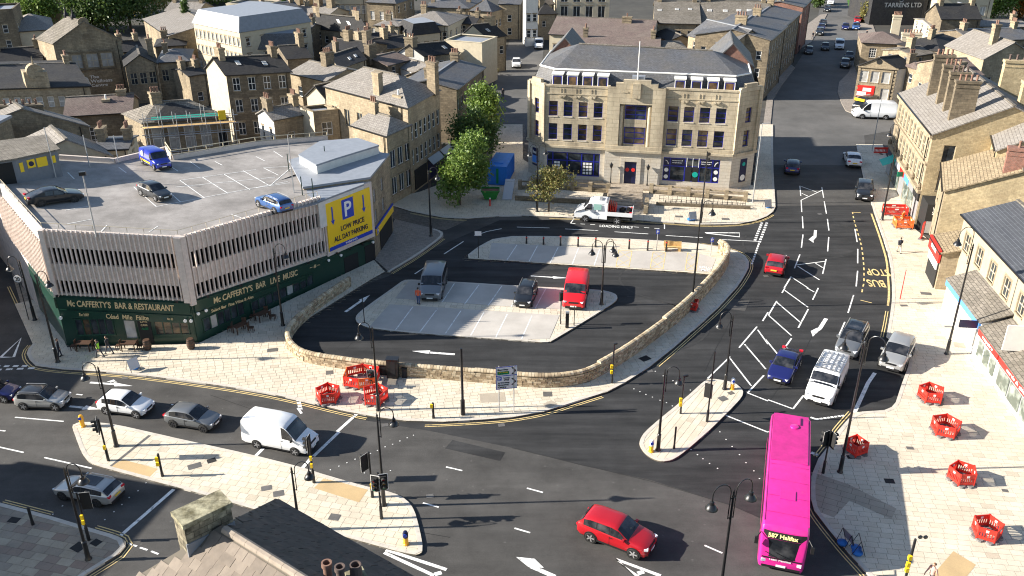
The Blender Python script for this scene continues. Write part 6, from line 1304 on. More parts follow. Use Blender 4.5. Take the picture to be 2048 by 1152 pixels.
# around the parking block
hs = house('scaffold_house', 'stone house wrapped in scaffolding with a half stripped roof and boarded pale windows', (285, 246), (457, 234), 8.3, C=(247, 227), roof='hip', rise=3.6, wall='stone', roofm='stone_slate', wins=rows('F', 4, (4.6,), 1.3, 3.0, 'sL', .05, .8, WP) + [('F', 1, 4.2, 1.2, 2.2, 'n', .82, .98)], cat='house')
c = hs['c']; mb = MB(); k = 3.6 / (hs['D'] / 2)
mb.slab([c(1.2, .0, 8.5), c(hs['L'] - 1, .0, 8.5), c(hs['L'] - 5.5, hs['D'] * .42, 8.55 + hs['rise'] * .84), c(4.2, hs['D'] * .42, 8.55 + hs['rise'] * .84)], .03); mb.build('roof_felt', M['slate_dark'], hs['roof'])
mb = MB(); ks = hs['rise'] / (hs['D'] / 2); mb.slab([c(1.0, -.1, 8.62), c(hs['L'] - 1, -.1, 8.62), c(hs['L'] - 1.3, .4, 8.65 + .4 * ks), c(1.3, .4, 8.65 + .4 * ks)], .02); mb.build('green_netting', plain('green netting', (.02, .30, .22), .7), hs['roof'])
sc = thing('scaffolding', 'grey tube scaffolding along the front of the half stripped house', 'scaffold', hs['b0'])
n_ = -hs['ey']; mb = MB()
for i in range(7):
  u = hs['L'] * i / 6
  for v in (.5, 1.6): mb.cyl(hs['b0'] + hs['ex'] * u + n_ * v, hs['b0'] + hs['ex'] * u + n_ * v + UP * (9.6 + .8 * (i % 3 == 1)), .045, n=5)
for z in (4.4, 6.8, 7.9, 8.9):
  for v in (.5, 1.6): mb.cyl(hs['b0'] + n_ * v + UP * z - hs['ex'] * .5, hs['b0'] + hs['ex'] * (hs['L'] + .5) + n_ * v + UP * z, .05, n=5)
mb.build('tube', M['grey_metal'], sc); mb = MB(); mb.obox(hs['b0'], hs['ex'], n_, UP, -.3, hs['L'] + .3, .6, 1.5, 7.85, 7.92); mb.build('scaffold_board', M['wood'], sc)
mb = MB(); mb.obox(hs['b0'] + hs['ex'] * hs['L'] * .82, hs['ex'], n_, UP, 0, .9, 1.65, 1.7, 8.4, 9.6); mb.build('notice', M['yellow'], sc)
house('brown_slate_range', 'long low range with a mottled brown stone slate roof behind the left gabled house', (130, 232), (262, 224), 6.8, 8, 'gable', 3.2, 'stone_dark', 'tile_brown', [('F', 1, 2.6, 1.6, 2.4, 'g', .32, .5)], chims=[(.6, .35, .9, .9, 3.0, 1, 'stone_light', 'white'), (.83, .5, 1.2, .8, 4.0, 3)])
house('left_gabled_house', 'big stone gabled house at the left edge with a wide many potted chimney', (-70, 262), (176, 252), 8.2, 6, 'cross', 5.0, 'stone', 'tile_grey', [], C=(-84, 249), chims=[(.52, .9, 5.6, 1.2, 4.8, 7, 'stone_dark', 'pot'), (.36, .3, .8, .8, 3.2, 0, 'stone_dark', 'pot'), (.9, .2, .8, .8, 2.2, 1)])
house('cream_gable_house', 'cream rendered low house with blue grey slate roof just behind the roof kiosk', (56, 314), (222, 311), 9.6, 4.5, 'cross', 4.2, 'cream', 'tile_grey', [], C=(30, 287))
house('pebble_lean_to', 'small stone and cream outbuilding with a blue slate roof behind the parking roof', (190, 300), (254, 297), 9.5, 5, 'gable', 1.2, 'cream', 'slate', [])
for nm, lab, A, B, ze, dep, rf_, wm_, rm_, ry_ in (
 ('dark_backs_house', 'dark roofed house between the pale hall and the ornate golden house', (-12, 130), (84, 123), 6, 8, 'gable', 'stone_dark', 'slate_dark', 96),
 ('court_house', 'low stone house in the dark gap left of the big mansard block', (378, 152), (412, 147), 5.5, 7, 'gable', 'stone', 'slate_dark', 136),
 ('hall_side_house', 'small dark slated house just right of the tall hall gable', (246, 104), (286, 100), 6, 8, 'gable', 'stone_dark', 'slate_dark', 82),
 ('hall_front_house', 'dark hipped house in front of the long roofed hall', (310, 93), (371, 90), 5.6, 8, 'hip', 'stone', 'slate_dark', 74),
 ('flat_pale_block', 'pale flat roofed block at the top edge behind the lead mansard', (452, 12), (524, 16), 8, 8, 'flat', 'pale', 'felt', None),
 ('far_street_house', 'far stone house at the head of the side street', (998, 8), (1040, 9), 8, 8, 'gable', 'stone_light', 'slate', -6),
 ('mid_backs_house', 'narrow stone house behind the cottages with a dark slate roof', (742, 84), (800, 79), 5.8, 7, 'gable', 'stone', 'slate_dark', 66),
 ('slope_house', 'stone house in shade left of the row with four broad chimneys', (545, 62), (612, 66), 6.2, 8, 'gable', 'stone_dark', 'slate', 46),
 ('upper_row_house', 'far upper stone row seen over the lead mansard roof', (530, 26), (600, 20), 7, 8, 'gable', 'stone', 'slate', 6),
 ('tree_side_house', 'small stone house among the top left trees', (330, 22), (395, 24), 6, 8, 'gable', 'stone_light', 'tile_grey', 4),
 ('top_left_house', 'sooty stone building at the very top left corner', (-20, 26), (26, 24), 11, 9, 'flat', 'stone_dark', 'felt', None),
 ('gap_house', 'small slated house between the far villa and the long grey roof', (905, 46), (950, 48), 6, 7, 'gable', 'stone', 'slate_dark', 33)):
  if ry_ is not None: RY[nm] = ry_
  house(nm, lab, A, B, ze, dep, rf_, 2.5, wm_, rm_)
# ------------------------------------------------ dry stone boundary wall of the car park
WALL = [(700, 574), (652, 606), (612, 638), (587, 662), (576, 684), (581, 703), (603, 722), (640, 731), (697, 739), (777, 751), (887, 759), (994, 768), (1050, 774), (1099, 776), (1140, 772), (1170, 766), (1196, 754), (1249, 723), (1324, 669), (1374, 627), (1424, 575), (1446, 545), (1455, 526), (1450, 514), (1436, 507)]
WP_ = smooth_path(GP_list(WALL), 2)
bw = thing('boundary_wall', 'low curving buff stone wall with a rounded coping around the car park', 'wall', WP_[len(WP_) // 2])
cum = [0.0]
for a, b in zip(WP_, WP_[1:]): cum.append(cum[-1] + (b - a).length)
def wall_h(px): return 1.05 if px.x < -4.5 else (1.15 if px.x < 6 else (1.35 if px.x < 16 else 1.45))
S1, S2 = G(1196, 754).x, G(1324, 669).x
def WH(s, p):
  if s > cum[-1] * .5 and p.y < 74 and p.x > S2: return 1.5
  if s > cum[-1] * .5 and p.x > S2: return 1.5
  if s > cum[-1] * .5 and p.x > S1: return 1.3
  if p.x < G(728, 743).x and s < cum[-1] * .5: return .95
  if p.x < G(948, 764).x and s < cum[-1] * .5: return 1.05 if p.x > G(728, 743).x else .95
  return 1.12
TH = .19
wb_ = MB(); QW = resample(WP_, .6)
for a, b in zip(QW, QW[1:]):
  d = (b - a).normalized(); n = Vector((-d.y, d.x, 0)); s_ = 0
  wb_.obox(a, d, n, UP, -.02, (b - a).length + .02, -TH + .03, TH - .03, 0, WH(cum[-1] if a.x > S1 and a.y > 52 and a.x > 0 else 0, a))
wb_.build('wall_core', plain('wall mortar', (.20, .155, .095), .9, vary=.2), bw)
SM = [plain('wall stone buff', (.41, .325, .21), .9, vary=.25), plain('wall stone brown', (.29, .22, .14), .9, vary=.3), plain('wall stone pale', (.48, .40, .28), .9, vary=.2)]
def at_s(P, C_, s):
  import bisect
  i = min(max(bisect.bisect(C_, s) - 1, 0), len(P) - 2); t = (s - C_[i]) / max(1e-6, C_[i + 1] - C_[i]); d = (P[i + 1] - P[i]).normalized()
  return P[i].lerp(P[i + 1], t), d
half = cum[-1] * .5
sm_, cop_meshes = MB(), {}
ncop = 0; s = 0.0
cops = MB()
while s < cum[-1] - .2:
  p, d = at_s(WP_, cum, s); n = Vector((-d.y, d.x, 0)); h = WH(cum[-1] if (p.x > S1 and p.x > 0) else 0, p); w = .26; k = rnd.choice((0, 0, 2, 2, 1)) if s < 1e9 else 0
  pr = [(-.23, 0), (-.23, .09), (-.16, .18), (0, .22), (.16, .18), (.23, .09), (.23, 0)]
  j = rnd.uniform(-.02, .03)
  vs = [p + d * x + n * (a * (1 + j)) + UP * (h + b * (1 + 2 * j)) for x in (.012, w - .012) for a, b in pr]
  fs = [(i, i + 7, i + 8, i + 1) for i in range(6)] + [tuple(range(7)), tuple(range(13, 6, -1))]
  if ncop < 300 and 560 < PJ(p)[1]:
    m1 = MB(); m1.add(vs, fs); m1.build('coping_stone', SM[k], bw); ncop += 1
  else: cops.cur = k; cops.add(vs, fs)
  z = .03
  s0 = s
  s += w
if cops.v: cops.build('coping_field', SM, bw)['kind'] = 'stuff'
for side in (-1, 1):
  z = .02
  while z < 1.4:
    hh = rnd.choice((.11, .14, .17)); s = rnd.random() * .3
    while s < cum[-1] - .3:
      L = rnd.uniform(.2, .55); p, d = at_s(WP_, cum, s); n = Vector((-d.y, d.x, 0)) * side; h = WH(cum[-1] if (p.x > S1 and p.x > 0) else 0, p)
      if z + hh < h + .01:
        sm_.cur = rnd.choice((0, 0, 1, 1, 2)); sm_.obox(p, d, n, UP, .01, L - .01, TH - .06, TH + rnd.uniform(.0, .035), z + .008, z + hh - .008)
      s += L
    z += hh
sm_.build('face_stones', SM, bw, uv=False)['kind'] = 'stuff'
# ------------------------------------------------ street lamps
DMm, GL = M['dark_metal'], plain('lamp glass', (.75, .75, .72), .3)
def lantern(parent, p):
  mb = MB(); mb.lathe([(.04, .0), (.06, -.16), (.12, -.2), (.14, -.36), (.22, -.42), (.33, -.58), (.34, -.63), (.27, -.63)], 12, p); l = mb.build('lantern', DMm, parent, smooth=.7)
  mb = MB(); mb.lathe([(.27, -.62), (.24, -.70), (.12, -.78), (.02, -.8)], 12, p); mb.build('lamp_glass', GL, l, smooth=.8)
def lamp(base, top, arms, label, rise=.9, out=.85, h=None, group='black swan necked street lamps', metal=None):
  b = G(*base, 0.12 if base[1] < 1153 else 0); H = h or HT(base, top, b.z); t = thing('street_lamp', label, 'street lamp', b, group=group); mm = metal or DMm
  mb = MB(); mb.lathe([(.22, 0), (.2, .08), (.15, .15), (.14, 1.3), (.16, 1.34), (.1, 1.42), (.075, H * .6), (.06, H - .3), (.09, H - .28), (.05, H - .1), (.07, H - .06), (.012, H + .15)], 10, b); mb.build('pole', mm, t, smooth=.6)
  for a in arms:
    d = Vector((math.cos(a), math.sin(a), 0)); mb = MB(); o = b + d * .16
    pts = [o + UP * (H - 1.7), o + UP * (H + rise - .9)]
    for k in range(1, 9):
      q = math.pi * k / 8; pts.append(o + d * (out / 2 * (1 - math.cos(q))) + UP * (H + rise - .9 + out / 2 * 1.15 * math.sin(q)))
    end = o + d * out + UP * (H + rise - 1.15); pts.append(end)
    mb.tube(pts, .032, 6); ar = mb.build('arm', mm, t, smooth=1)
    mb = MB()
    for z in (H - 1.65, H - .4): mb.tube([b + UP * z, o + UP * z], .03, 5)
    mb.build('arm_bracket', mm, t); lantern(ar, end + UP * .06)
  return t
LP = 'black swan necked lamp '
lamp((177, 1118), 939, [R(-8)], LP + 'on the old flagstones at the lower left corner')
lamp((233, 892), 736, [R(188)], LP + 'on the long island beside the white hatchback')
lamp((757, 820), 656, [R(186)], LP + 'behind the barrier pens beside the curving wall')
lamp((768, 1010), 830, [R(8)], LP + 'at the pointed end of the long island')
lamp((1203, 609), 492, [R(180), R(35), R(-20)], 'black lamp with three lanterns on the island between the parking bays', out=.95)
lamp((1383, 614), 400, [R(-10)], 'tall black lamp rising from a red barrier beside the boundary wall', rise=.4)
lamp((1316, 900), 741, [R(-6)], LP + 'on the small island nearest the camera', rise=.75)
lamp((1449, 778), 634, [R(184)], LP + 'on the small island at its far tip')
lamp((1430, 1262), 934, [R(195), R(25)], 'tall double lamp with two hanging lanterns beside the pink bus', out=1.0, h=9.6)
lamp((1680, 944), 684, [R(150), R(-40)], 'tall double lamp on the plaza kerb between the bus and the white van', out=1.1)
lamp((1893, 708), 490, [R(184)], 'tall swan necked lamp on the plaza in front of the white and blue shop', out=1.2, rise=1.8)
lamp((862, 472), 343, [R(-5)], LP + 'on the paved corner below the big green tree')
lamp((566, 651), 498, [R(0)], LP + 'on the pavement in front of the pub side windows')
lamp((116, 724), 552, [R(-10)], LP + 'at the street corner of the pub')
lamp((70, 640), 522, [R(185)], LP + 'in the shaded side street left of the pub')
lamp((599, 1060), 937, [R(20)], LP + 'rising from behind the near slate roof', rise=.75)
lamp((1074, 423), 296, [R(20), R(200)], LP + 'behind the small yellowing tree')
lamp((1764, 440), 257, [R(175)], LP + 'leaning up beside the bay windows of the stone terrace')
def mast(base, top, label, m=DMm, r=.09, foot=True, h=None):
  b = G(*base, .12); H = h or HT(base, top, .12); t = thing('pole', label, 'pole', b); mb = MB()
  mb.lathe([(r * 2, 0), (r * 1.9, 1.3), (r * 1.1, 1.4), (r, H)] if foot else [(r, 0), (r * .6, H)], 10, b); mb.build('shaft', m, t, smooth=.6); return t, b, H
mast((926, 829), 697, 'plain black lamp column without a lantern beside the boundary wall')
t, b, H = mast((1401, 446), 303, 'tall black mast with spotlights on the paving before the art deco building', r=.07)
for k in (.3, .9): mb = MB(); mb.box((b.x + .15, b.y, b.z + H - k), (.35, .3, .3), k); mb.build('spotlight', DMm, t)
t, b, H = mast((1505, 406), 247, 'tall silver pole at the right corner of the art deco building', M['grey_metal'], .08, False)
mb = MB(); mb.tube([b + UP * H, b + UP * (H + .1) + Vector((.8, -.2, 0))], .05); mb.build('head', M['grey_metal'], t)
mast((1744, 302), 196, 'white lamp pole beside the white camper on the right of the main street', M['grey_metal'], .07, False)
t, b, H = mast((188, 447), 366, 'x', M['grey_metal'], .07, False) if False else (None, None, None)
p = GT(193, 474, -.3); t = thing('pole', 'slim grey floodlight pole on the front parapet of the parking roof', 'pole', p); mb = MB(); mb.cyl(p, p + UP * 5.4, .07, .05, 8); mb.build('shaft', M['grey_metal'], t); mb = MB(); mb.box(p + UP * 5.5, (.5, .35, .3), .3); mb.build('floodlight', DMm, t)
for (x, y), lab, hh in (((112, 356), 'slim grey pole beside the parking roof kiosk', 5.0), ((588, 385), 'thin dark pole by the stair block fence on the parking roof', 5.8), ((180, 336), 'thin green post at the back kerb of the parking roof', 3.4), ((238, 328), 'thin grey post at the back of the parking roof near the blue van', 3.0)):
  p = GT(x, y, -.3); t = thing('pole', lab, 'pole', p); mb = MB(); mb.cyl(p, p + UP * hh, .06, .045, 6); mb.build('shaft', M['grey_metal'], t)
# ------------------------------------------------ traffic signals
def signal(base, top, heads, label, boxes=(), h=None):
  b = G(*base, .12); H = h or HT(base, top, .12); t = thing('traffic_light', label, 'traffic light', b); mb = MB(); mb.lathe([(.11, 0), (.1, 1.0), (.065, 1.05), (.06, H)], 8, b); mb.build('post', DMm, t, smooth=.6)
  for a, z, off in heads:
    d = Vector((math.cos(a), math.sin(a), 0)); s_ = Vector((-d.y, d.x, 0)); o = b + s_ * off + d * .16; mb = MB(); mb.obox(o, s_, d, UP, -.3, .3, -.03, .0, z - .62, z + .62); hd = mb.build('backing_board', M['black'], t)
    for e0, e1_, z0, z1 in ((-.31, .31, z + .58, z + .63), (-.31, .31, z - .63, z - .58), (-.31, -.27, z - .58, z + .58), (.27, .31, z - .58, z + .58)):
      mb = MB(); mb.obox(o, s_, d, UP, e0, e1_, .002, .012, z0, z1); mb.build('white_border', M['white'], hd)
    mb = MB(); mb.obox(o, s_, d, UP, -.17, .17, .0, .18, z - .5, z + .5); mb.build('signal_head', M['black'], t)
    for k, c_ in enumerate(((.25, .01, .01), (.22, .11, .01), (.01, .16, .08))):
      zz = z + .33 - .33 * k; mb = MB(); c = o + d * .185 + UP * zz; mb.cyl(c, c + d * .02, .11, n=12); mb.build('lens', sigm[k], hd)
      mb = MB(); n_ = 8
      vs = [c + (s_ * math.cos(q) + UP * math.sin(q)) * .14 + d * x for x in (0, .2) for q in [math.pi * i / n_ for i in range(n_ + 1)]]
      mb.add(vs, [(i, i + 1, n_ + 2 + i, n_ + 1 + i) for i in range(n_)]); mb.build('hood', M['black'], hd)
  for z in boxes: mb = MB(); mb.box(b + Vector((.0, -.12, z)), (.16, .14, .32)); mb.build('push_button_box', M['yellow'], t)
  return t
sigm = [plain('red lens', (.25, .01, .01), .3), plain('amber lens', (.22, .11, .01), .3), plain('green lens', (.01, .16, .08), .3)]
signal((217, 921), 838, [(R(200), 2.9, -.2)], 'traffic light at the rounded left end of the long island beside the white hatchback', (1.2,))
signal((178, 1080), 985, [(R(100), 2.9, -.35)], 'traffic light on the lower left flagstones behind the silver estate', (1.9, 1.5))
signal((628, 965), 880, [(R(170), 3.0, -.25)], 'traffic light with two yellow boxes in front of the white panel van', (2.1, 1.5))
signal((745, 994), 904, [(R(140), 2.9, .3)], 'traffic light at the kerb halfway to the pointed island end', (1.0,))
signal((763, 1037), 945, [(R(-105), 2.9, -.15), (R(-75), 3.0, .28)], 'twin headed traffic light with white edged boards at the island point')
signal((1414, 843), 702, [(R(60), 2.6, .2)], 'tall pole traffic light near the middle of the small island', ())
signal((1646, 946), 858, [(R(120), 2.8, .1), (R(20), 2.8, -.1)], 'traffic light on the plaza kerb right behind the bus', ())
signal((744, 772), 738, [(R(-90), 1.0, .0)], 'loose black signal heads standing inside the large red barrier pen', (), h=1.7)
def post(base, top, label, m='dark_metal', boxes=(), head=None, cat='bollard', r=.09, name='bollard', group=None, h=None):
  b = G(*base, .12); H = h or HT(base, top, .12); t = thing(name, label, cat, b, group=group); mb = MB(); mb.lathe([(r * 1.25, 0), (r * 1.2, .25), (r, .3), (r, H - .06), (r * .5, H)], 8, b); mb.build('post', M[m], t, smooth=.6)
  for z in boxes: mb = MB(); mb.box(b + Vector((-.1, -.1, z)), (.2, .18, .3)); mb.build('push_button_box', M['yellow'], t)
  if head: mb = MB(); mb.lathe([(r * 1.05, H - .22), (r * 1.1, H - .1)], 8, b); mb.build('band', M[head], t)
  return t, b, H
post((325, 952), 907, 'short black push button post with yellow boxes on the long island', boxes=(1.5, 1.1)); post((867, 836), 805, 'short black push button post near the plain lamp column', boxes=(1.15,))
post((66, 1049), 1014, 'black bollard on the old flagstones at the left edge')
t, b, H = post((1361, 827), 752, 'slim crossing post with yellow box on the small island', boxes=(1.3, .9), r=.07); mb = MB(); mb.box(b + Vector((.1, 0, H)), (.45, .12, .14), .4); mb.build('sensor', DMm, t)
t, b, H = post((1224, 766), 688, 'slim crossing post with yellow boxes below the curving wall end', boxes=(1.6, 1.1), r=.07); mb = MB(); mb.box(b + Vector((.1, 0, H)), (.3, .12, .14), .4); mb.build('sensor', DMm, t)
post((1348, 897), 814, 'short plain black post on the small island beside the lamp', r=.07, h=1.9)
t, b, H = post((1808, 1168), 1077, 'crossing post with yellow boxes and two little sensors on the lower right plaza', boxes=(2.1, 1.6, 1.2), r=.08)
for k in (0, .3): mb = MB(); mb.box(b + Vector((.25 + k, 0, H + .1)), (.2, .14, .14), .4); mb.build('sensor', DMm, t)
post((1148, 651), 612, 'thin black post before the red van', r=.04, h=2.0); post((729, 645), 596, 'thin black sign post at the left tip of the parking island', r=.04)
for i, (x, y, yt) in enumerate(((1053, 487, 472), (1087, 489, 473), (1121, 491, 470), (1156, 493, 473), (1191, 494, 474), (1258, 498, 478), (1295, 501, 480), (1332, 503, 482))):
  post((x, y), yt, ('first', 'second', 'third', 'fourth', 'fifth', 'sixth', 'seventh', 'last')[i] + ' from the left of eight black bollards along the upper parking bays', head='signred' if i % 2 == 0 else 'signred', group='bollards along the upper parking bays')
for (x, y, yt, m1, m2, lab) in ((1302, 903, 881, 'white', 'yellow', 'keep left bollard with yellow base on the near tip of the small island'), (1464, 778, 755, 'white', 'amber', 'white topped amber keep left bollard on the far tip of the small island'), (812, 1088, 1062, 'navy', 'amber', 'amber keep left bollard at the pointed end of the long island'), (166, 853, 834, 'amber', 'amber', 'amber keep left bollard at the rounded left end of the long island')):
  b = G(x, y, .12); t = thing('keep_left_bollard', lab, 'bollard', b); mb = MB(); mb.lathe([(.2, 0), (.2, .06), (.16, .1), (.16, .55)], 10, b); mb.build('base', M[m2], t); mb = MB(); mb.lathe([(.17, .55), (.18, .85), (.12, 1.0), (.02, 1.04)], 10, b); hd = mb.build('head', M[m1], t, smooth=.8)
  mb = MB(); mb.cyl(b + Vector((0, -.16, .8)), b + Vector((0, -.2, .8)), .12, n=12); mb.build('arrow_disc', M['blue'], hd)
b = G(1134, 655, .13); t = thing('parking_meter', 'black parking meter column at the corner of the lower bays', 'parking meter', b); mb = MB(); mb.box(b + UP * .75, (.3, .25, 1.5)); mb.build('column', DMm, t); mb = MB(); mb.box(b + UP * 1.56, (.34, .3, .14)); mb.build('cap', M['grey_metal'], t)
b = G(1121, 648, .13); t = thing('information_sign', 'tall black sign on a thin post beside the red van', 'sign', b); mb = MB(); mb.cyl(b, b + UP * 2.9, .05, n=6); mb.build('post', DMm, t); mb = MB(); mb.box(b + UP * 2.8, (.35, .2, .8), .5); mb.build('sign_board', DMm, t)
def sign(base, top, label, w, h, m, name='road_sign', txt=None, txm='white', pm='grey_metal', round_=False, rz=0.0, posts=1, z0=.12):
  b = G(*base, z0); H = HT(base, top, z0); t = thing(name, label, 'sign', b); mb = MB()
  for k in range(posts):
    o = (k - (posts - 1) / 2) * w * .7; mb = MB(); mb.cyl(b + Vector((o, 0, 0)), b + Vector((o, 0, H)), .04, n=6); mb.build('post', M[pm], t)
  e = Vector((math.cos(rz), math.sin(rz), 0)); n = Vector((e.y, -e.x, 0)); mb = MB(); c = b + n * .06 + UP * (H - h / 2)
  if round_: mb.cyl(c, c + n * .03, w / 2, n=16)
  else: mb.obox(c, e, n, UP, -w / 2, w / 2, 0, .03, -h / 2, h / 2)
  s_ = mb.build('sign_face', M[m], t)
  if txt: wall_text(txt, M[txm], s_, c + n * .03, e, n, w * .6, h * .6)
  return t, c, e, n, s_
sign((957, 516), 462, 'small white notice below a dark board at the left tip of the upper bays', .7, .5, 'white', pm='dark_metal'); sign((1313, 500), 459, 'small blue parking plate on a grey post among the bollards', .35, .5, 'blue', txt='P'); sign((1421, 512), 475, 'small blue parking plate on a grey post at the end of the upper bays', .35, .5, 'blue', txt='P')
sign((58, 640), 550, 'round white 20 speed limit sign on the shaded side street', .7, .7, 'white', txt='20', txm='black', round_=True, pm='dark_metal')
t, b, H = mast((1800, 598), 540, 'x', M['signred'], .05, False); t['label'] = 'red bus stop pole with a white flag on the plaza'; t.name = 'bus_stop'; t['category'] = 'bus stop'
mb = MB(); mb.box(b + Vector((.35, 0, H - .4)), (.55, .04, .8), -.1); fl = mb.build('flag', M['white'], t)
mb = MB(); mb.box(b + Vector((.35, -.03, H - .3)), (.45, .03, .2), -.1); mb.build('route_panel', M['grey_metal'], fl)
t, c, e, n, s_ = sign((1013, 823), 732, 'large white direction sign with green panel and black chevrons before the curving wall', 1.62, 1.95, 'white', name='direction_sign', posts=2, rz=R(10))
def sp(u0, u1, z0, z1, m, y=.034): mb = MB(); mb.obox(c, e, n, UP, u0, u1, .03, y, z0, z1); return mb.build('sign_panel', M[m], s_)
sp(-.81, .81, -.99, -.93, 'blue'); sp(-.81, .81, .93, .99, 'blue'); sp(-.81, .81, .17, .23, 'blue'); sp(-.82, -.77, -.93, .93, 'blue', .033); sp(-.7, .2, .3, .58, 'signgreen'); sp(-.7, -.38, -.2, .1, 'blue')
for s, u, z, w, h, m in (('Burnley', -.28, .72, .8, .17, 'black'), ('(A 646)', -.25, .5, .7, .1, 'yellow'), ('P', -.54, -.05, .16, .22, 'white'), ('Long', .0, .0, .45, .15, 'black'), ('stay', .0, -.18, .4, .15, 'black'), ('& Working', -.22, -.42, .85, .14, 'black'), ('Shopping', -.26, -.6, .8, .14, 'black'), ('Centre', -.34, -.78, .6, .14, 'black')): wall_text(s, M[m], s_, c + e * u + UP * z + n * .035, e, n, w, h)
for z in (.58, -.37):
  mb = MB(); o = c + n * .036 + UP * z; mb.add([o + e * a + UP * q for a, q in ((.35, .3), (.5, .3), (.75, 0), (.5, -.3), (.35, -.3), (.6, 0))], [(5, 2, 1, 0), (5, 4, 3, 2)]); mb.build('chevron', M['black'], s_)
for i, (x, y, w, d, h, lab) in enumerate(((787, 754, .95, .55, 1.75, 'tall black roadside cabinet against the curving wall'), (768, 748, .7, .4, .9, 'low black cabinet beside the tall one against the wall'), (810, 754, .4, .35, .85, 'small black bin right of the tall cabinet'))):
  b = G(x, y, .12); t = thing('roadside_cabinet', lab, 'cabinet', b); mb = MB(); mb.box(b + UP * h / 2, (w, d, h), -.1); mb.build('case', DMm, t); mb = MB(); mb.box(b + UP * (h + .02), (w + .08, d + .08, .05), -.1); mb.build('lid', DMm, t)
  mb = MB(); mb.box(b + Vector((.02, -d / 2 - .005, h * .5)), (w * .42, .02, h * .8), -.1); mb.build('door', plain('cabinet door', (.02, .02, .022), .5), t)
# ------------------------------------------------ red barrier pens
def pen(center_px, pts, label, ht=1.0, group='red plastic barrier pens', cols=('red',)):
  c = G(*center_px, .12); t = thing('barrier_pen', label, 'barrier pen', c, group=group)
  P = [c + Vector((x, y, 0)) for x, y in pts]
  for i, (a, b) in enumerate(zip(P, P[1:] + P[:1])):
    d = b - a; L = d.length; d /= L; n = Vector((-d.y, d.x, 0)); m = M[cols[i % len(cols)]]; mb = MB()
    mb.obox(a, d, n, UP, .03, L - .03, -.03, .03, ht - .32, ht); mb.obox(a, d, n, UP, .03, L - .03, -.03, .03, .16, .34)
    k = max(4, int(L / .15))
    for j in range(k + 1):
      u = .06 + (L - .12) * j / k; mb.obox(a, d, n, UP, u - .035, u + .035, -.025, .025, .34, ht - .32)
    for u in (.03, L - .03): mb.cyl(a + d * u + UP * .05, a + d * u + UP * (ht + .03), .045, n=6)
    pn = mb.build('barrier_panel', m, t)
    mb = MB(); mb.obox(a, d, n, UP, L * .42, L * .58, -.045, -.031, ht - .26, ht - .1); mb.obox(a, d, n, UP, L * .42, L * .58, .031, .045, ht - .26, ht - .1); mb.build('label_plate', M['white'], pn)
    q = a + d * L * .5; mb = MB()
    for u in (-.28, .28): mb.cyl(q + d * u * L, q + d * u * L + UP * .12, .25, .21, 10)
    mb.build('foot', M['rubber'], pn)
  return t
pent = lambda r, rot, n=5, sx=1.0, sy=1.0: [(r * sx * math.cos(rot + 2 * math.pi * i / n), r * sy * math.sin(rot + 2 * math.pi * i / n)) for i in range(n)]
PL = 'red barrier pen '
pen((724, 766), [(-1.35, -.6), (-.1, -1.0), (1.25, -.75), (1.3, .9), (-.1, 1.35), (-1.3, .8)], 'largest red barrier pen with black signal heads inside, against the curving wall', cols=('red', 'orange', 'red', 'red'))
pen((657, 799), pent(.95, .5), PL + 'leftmost on the pavement, at the yellow lined kerb'); pen((751, 801), pent(1.0, .2), PL + 'around the lamp foot below the largest pen')
pen((1384, 619), pent(.62, .4, 4), PL + 'small and square around the tall lamp by the boundary wall', ht=.95)
pen((1860, 798), pent(.95, .15), PL + 'on the plaza nearest the parked silver car'); pen((1889, 864), pent(1.02, -.1), PL + 'second down the plaza below the one by the silver car'); pen((1922, 960), pent(.9, .3), PL + 'third down the plaza, near two square dark covers'); pen((1971, 1070), pent(.88, -.2), PL + 'lowest on the plaza at the right edge'); pen((1710, 904), pent(.8, 1.25, 4), PL + 'in the shade of the bus beside the double lamp')
pen((1790, 428), [(-1.5, -.5), (1.2, -.7), (1.3, .6), (-1.3, .8)], PL + 'in front of the white shutters at the end of the stone terrace'); pen((1803, 452), [(-1.0, -.8), (.9, -1.0), (1.0, .5), (-.8, .7)], 'orange netted work pen full of tools before the sports bar', cols=('orange',))
b = G(1762, 308, .12); t = thing('barrier', 'single red plastic barrier standing on the shaded pavement by the navy shop', 'barrier', b); mb = MB(); mb.box(b + UP * .85, (2.2, .06, .3)); mb.box(b + UP * .25, (2.2, .06, .2))
for k in range(12): mb.box(b + Vector((-1.05 + k * .19, 0, .52)), (.07, .05, .36))
mb.build('panel', M['red'], t); mb = MB(); mb.box(b + UP * .06, (.3, .8, .1)); mb.build('foot', M['rubber'], t)
b = G(1842, 478, .12); t = thing('sign_panel', 'tall red banner board standing at the corner of the sports bar', 'banner', b); mb = MB(); mb.box(b + UP * 1.0, (.7, .1, 2.0), .9); mb.build('board', M['signred'], t); mb = MB(); mb.box(b + UP * .06, (.9, .5, .1), .9); mb.build('foot', M['rubber'], t)
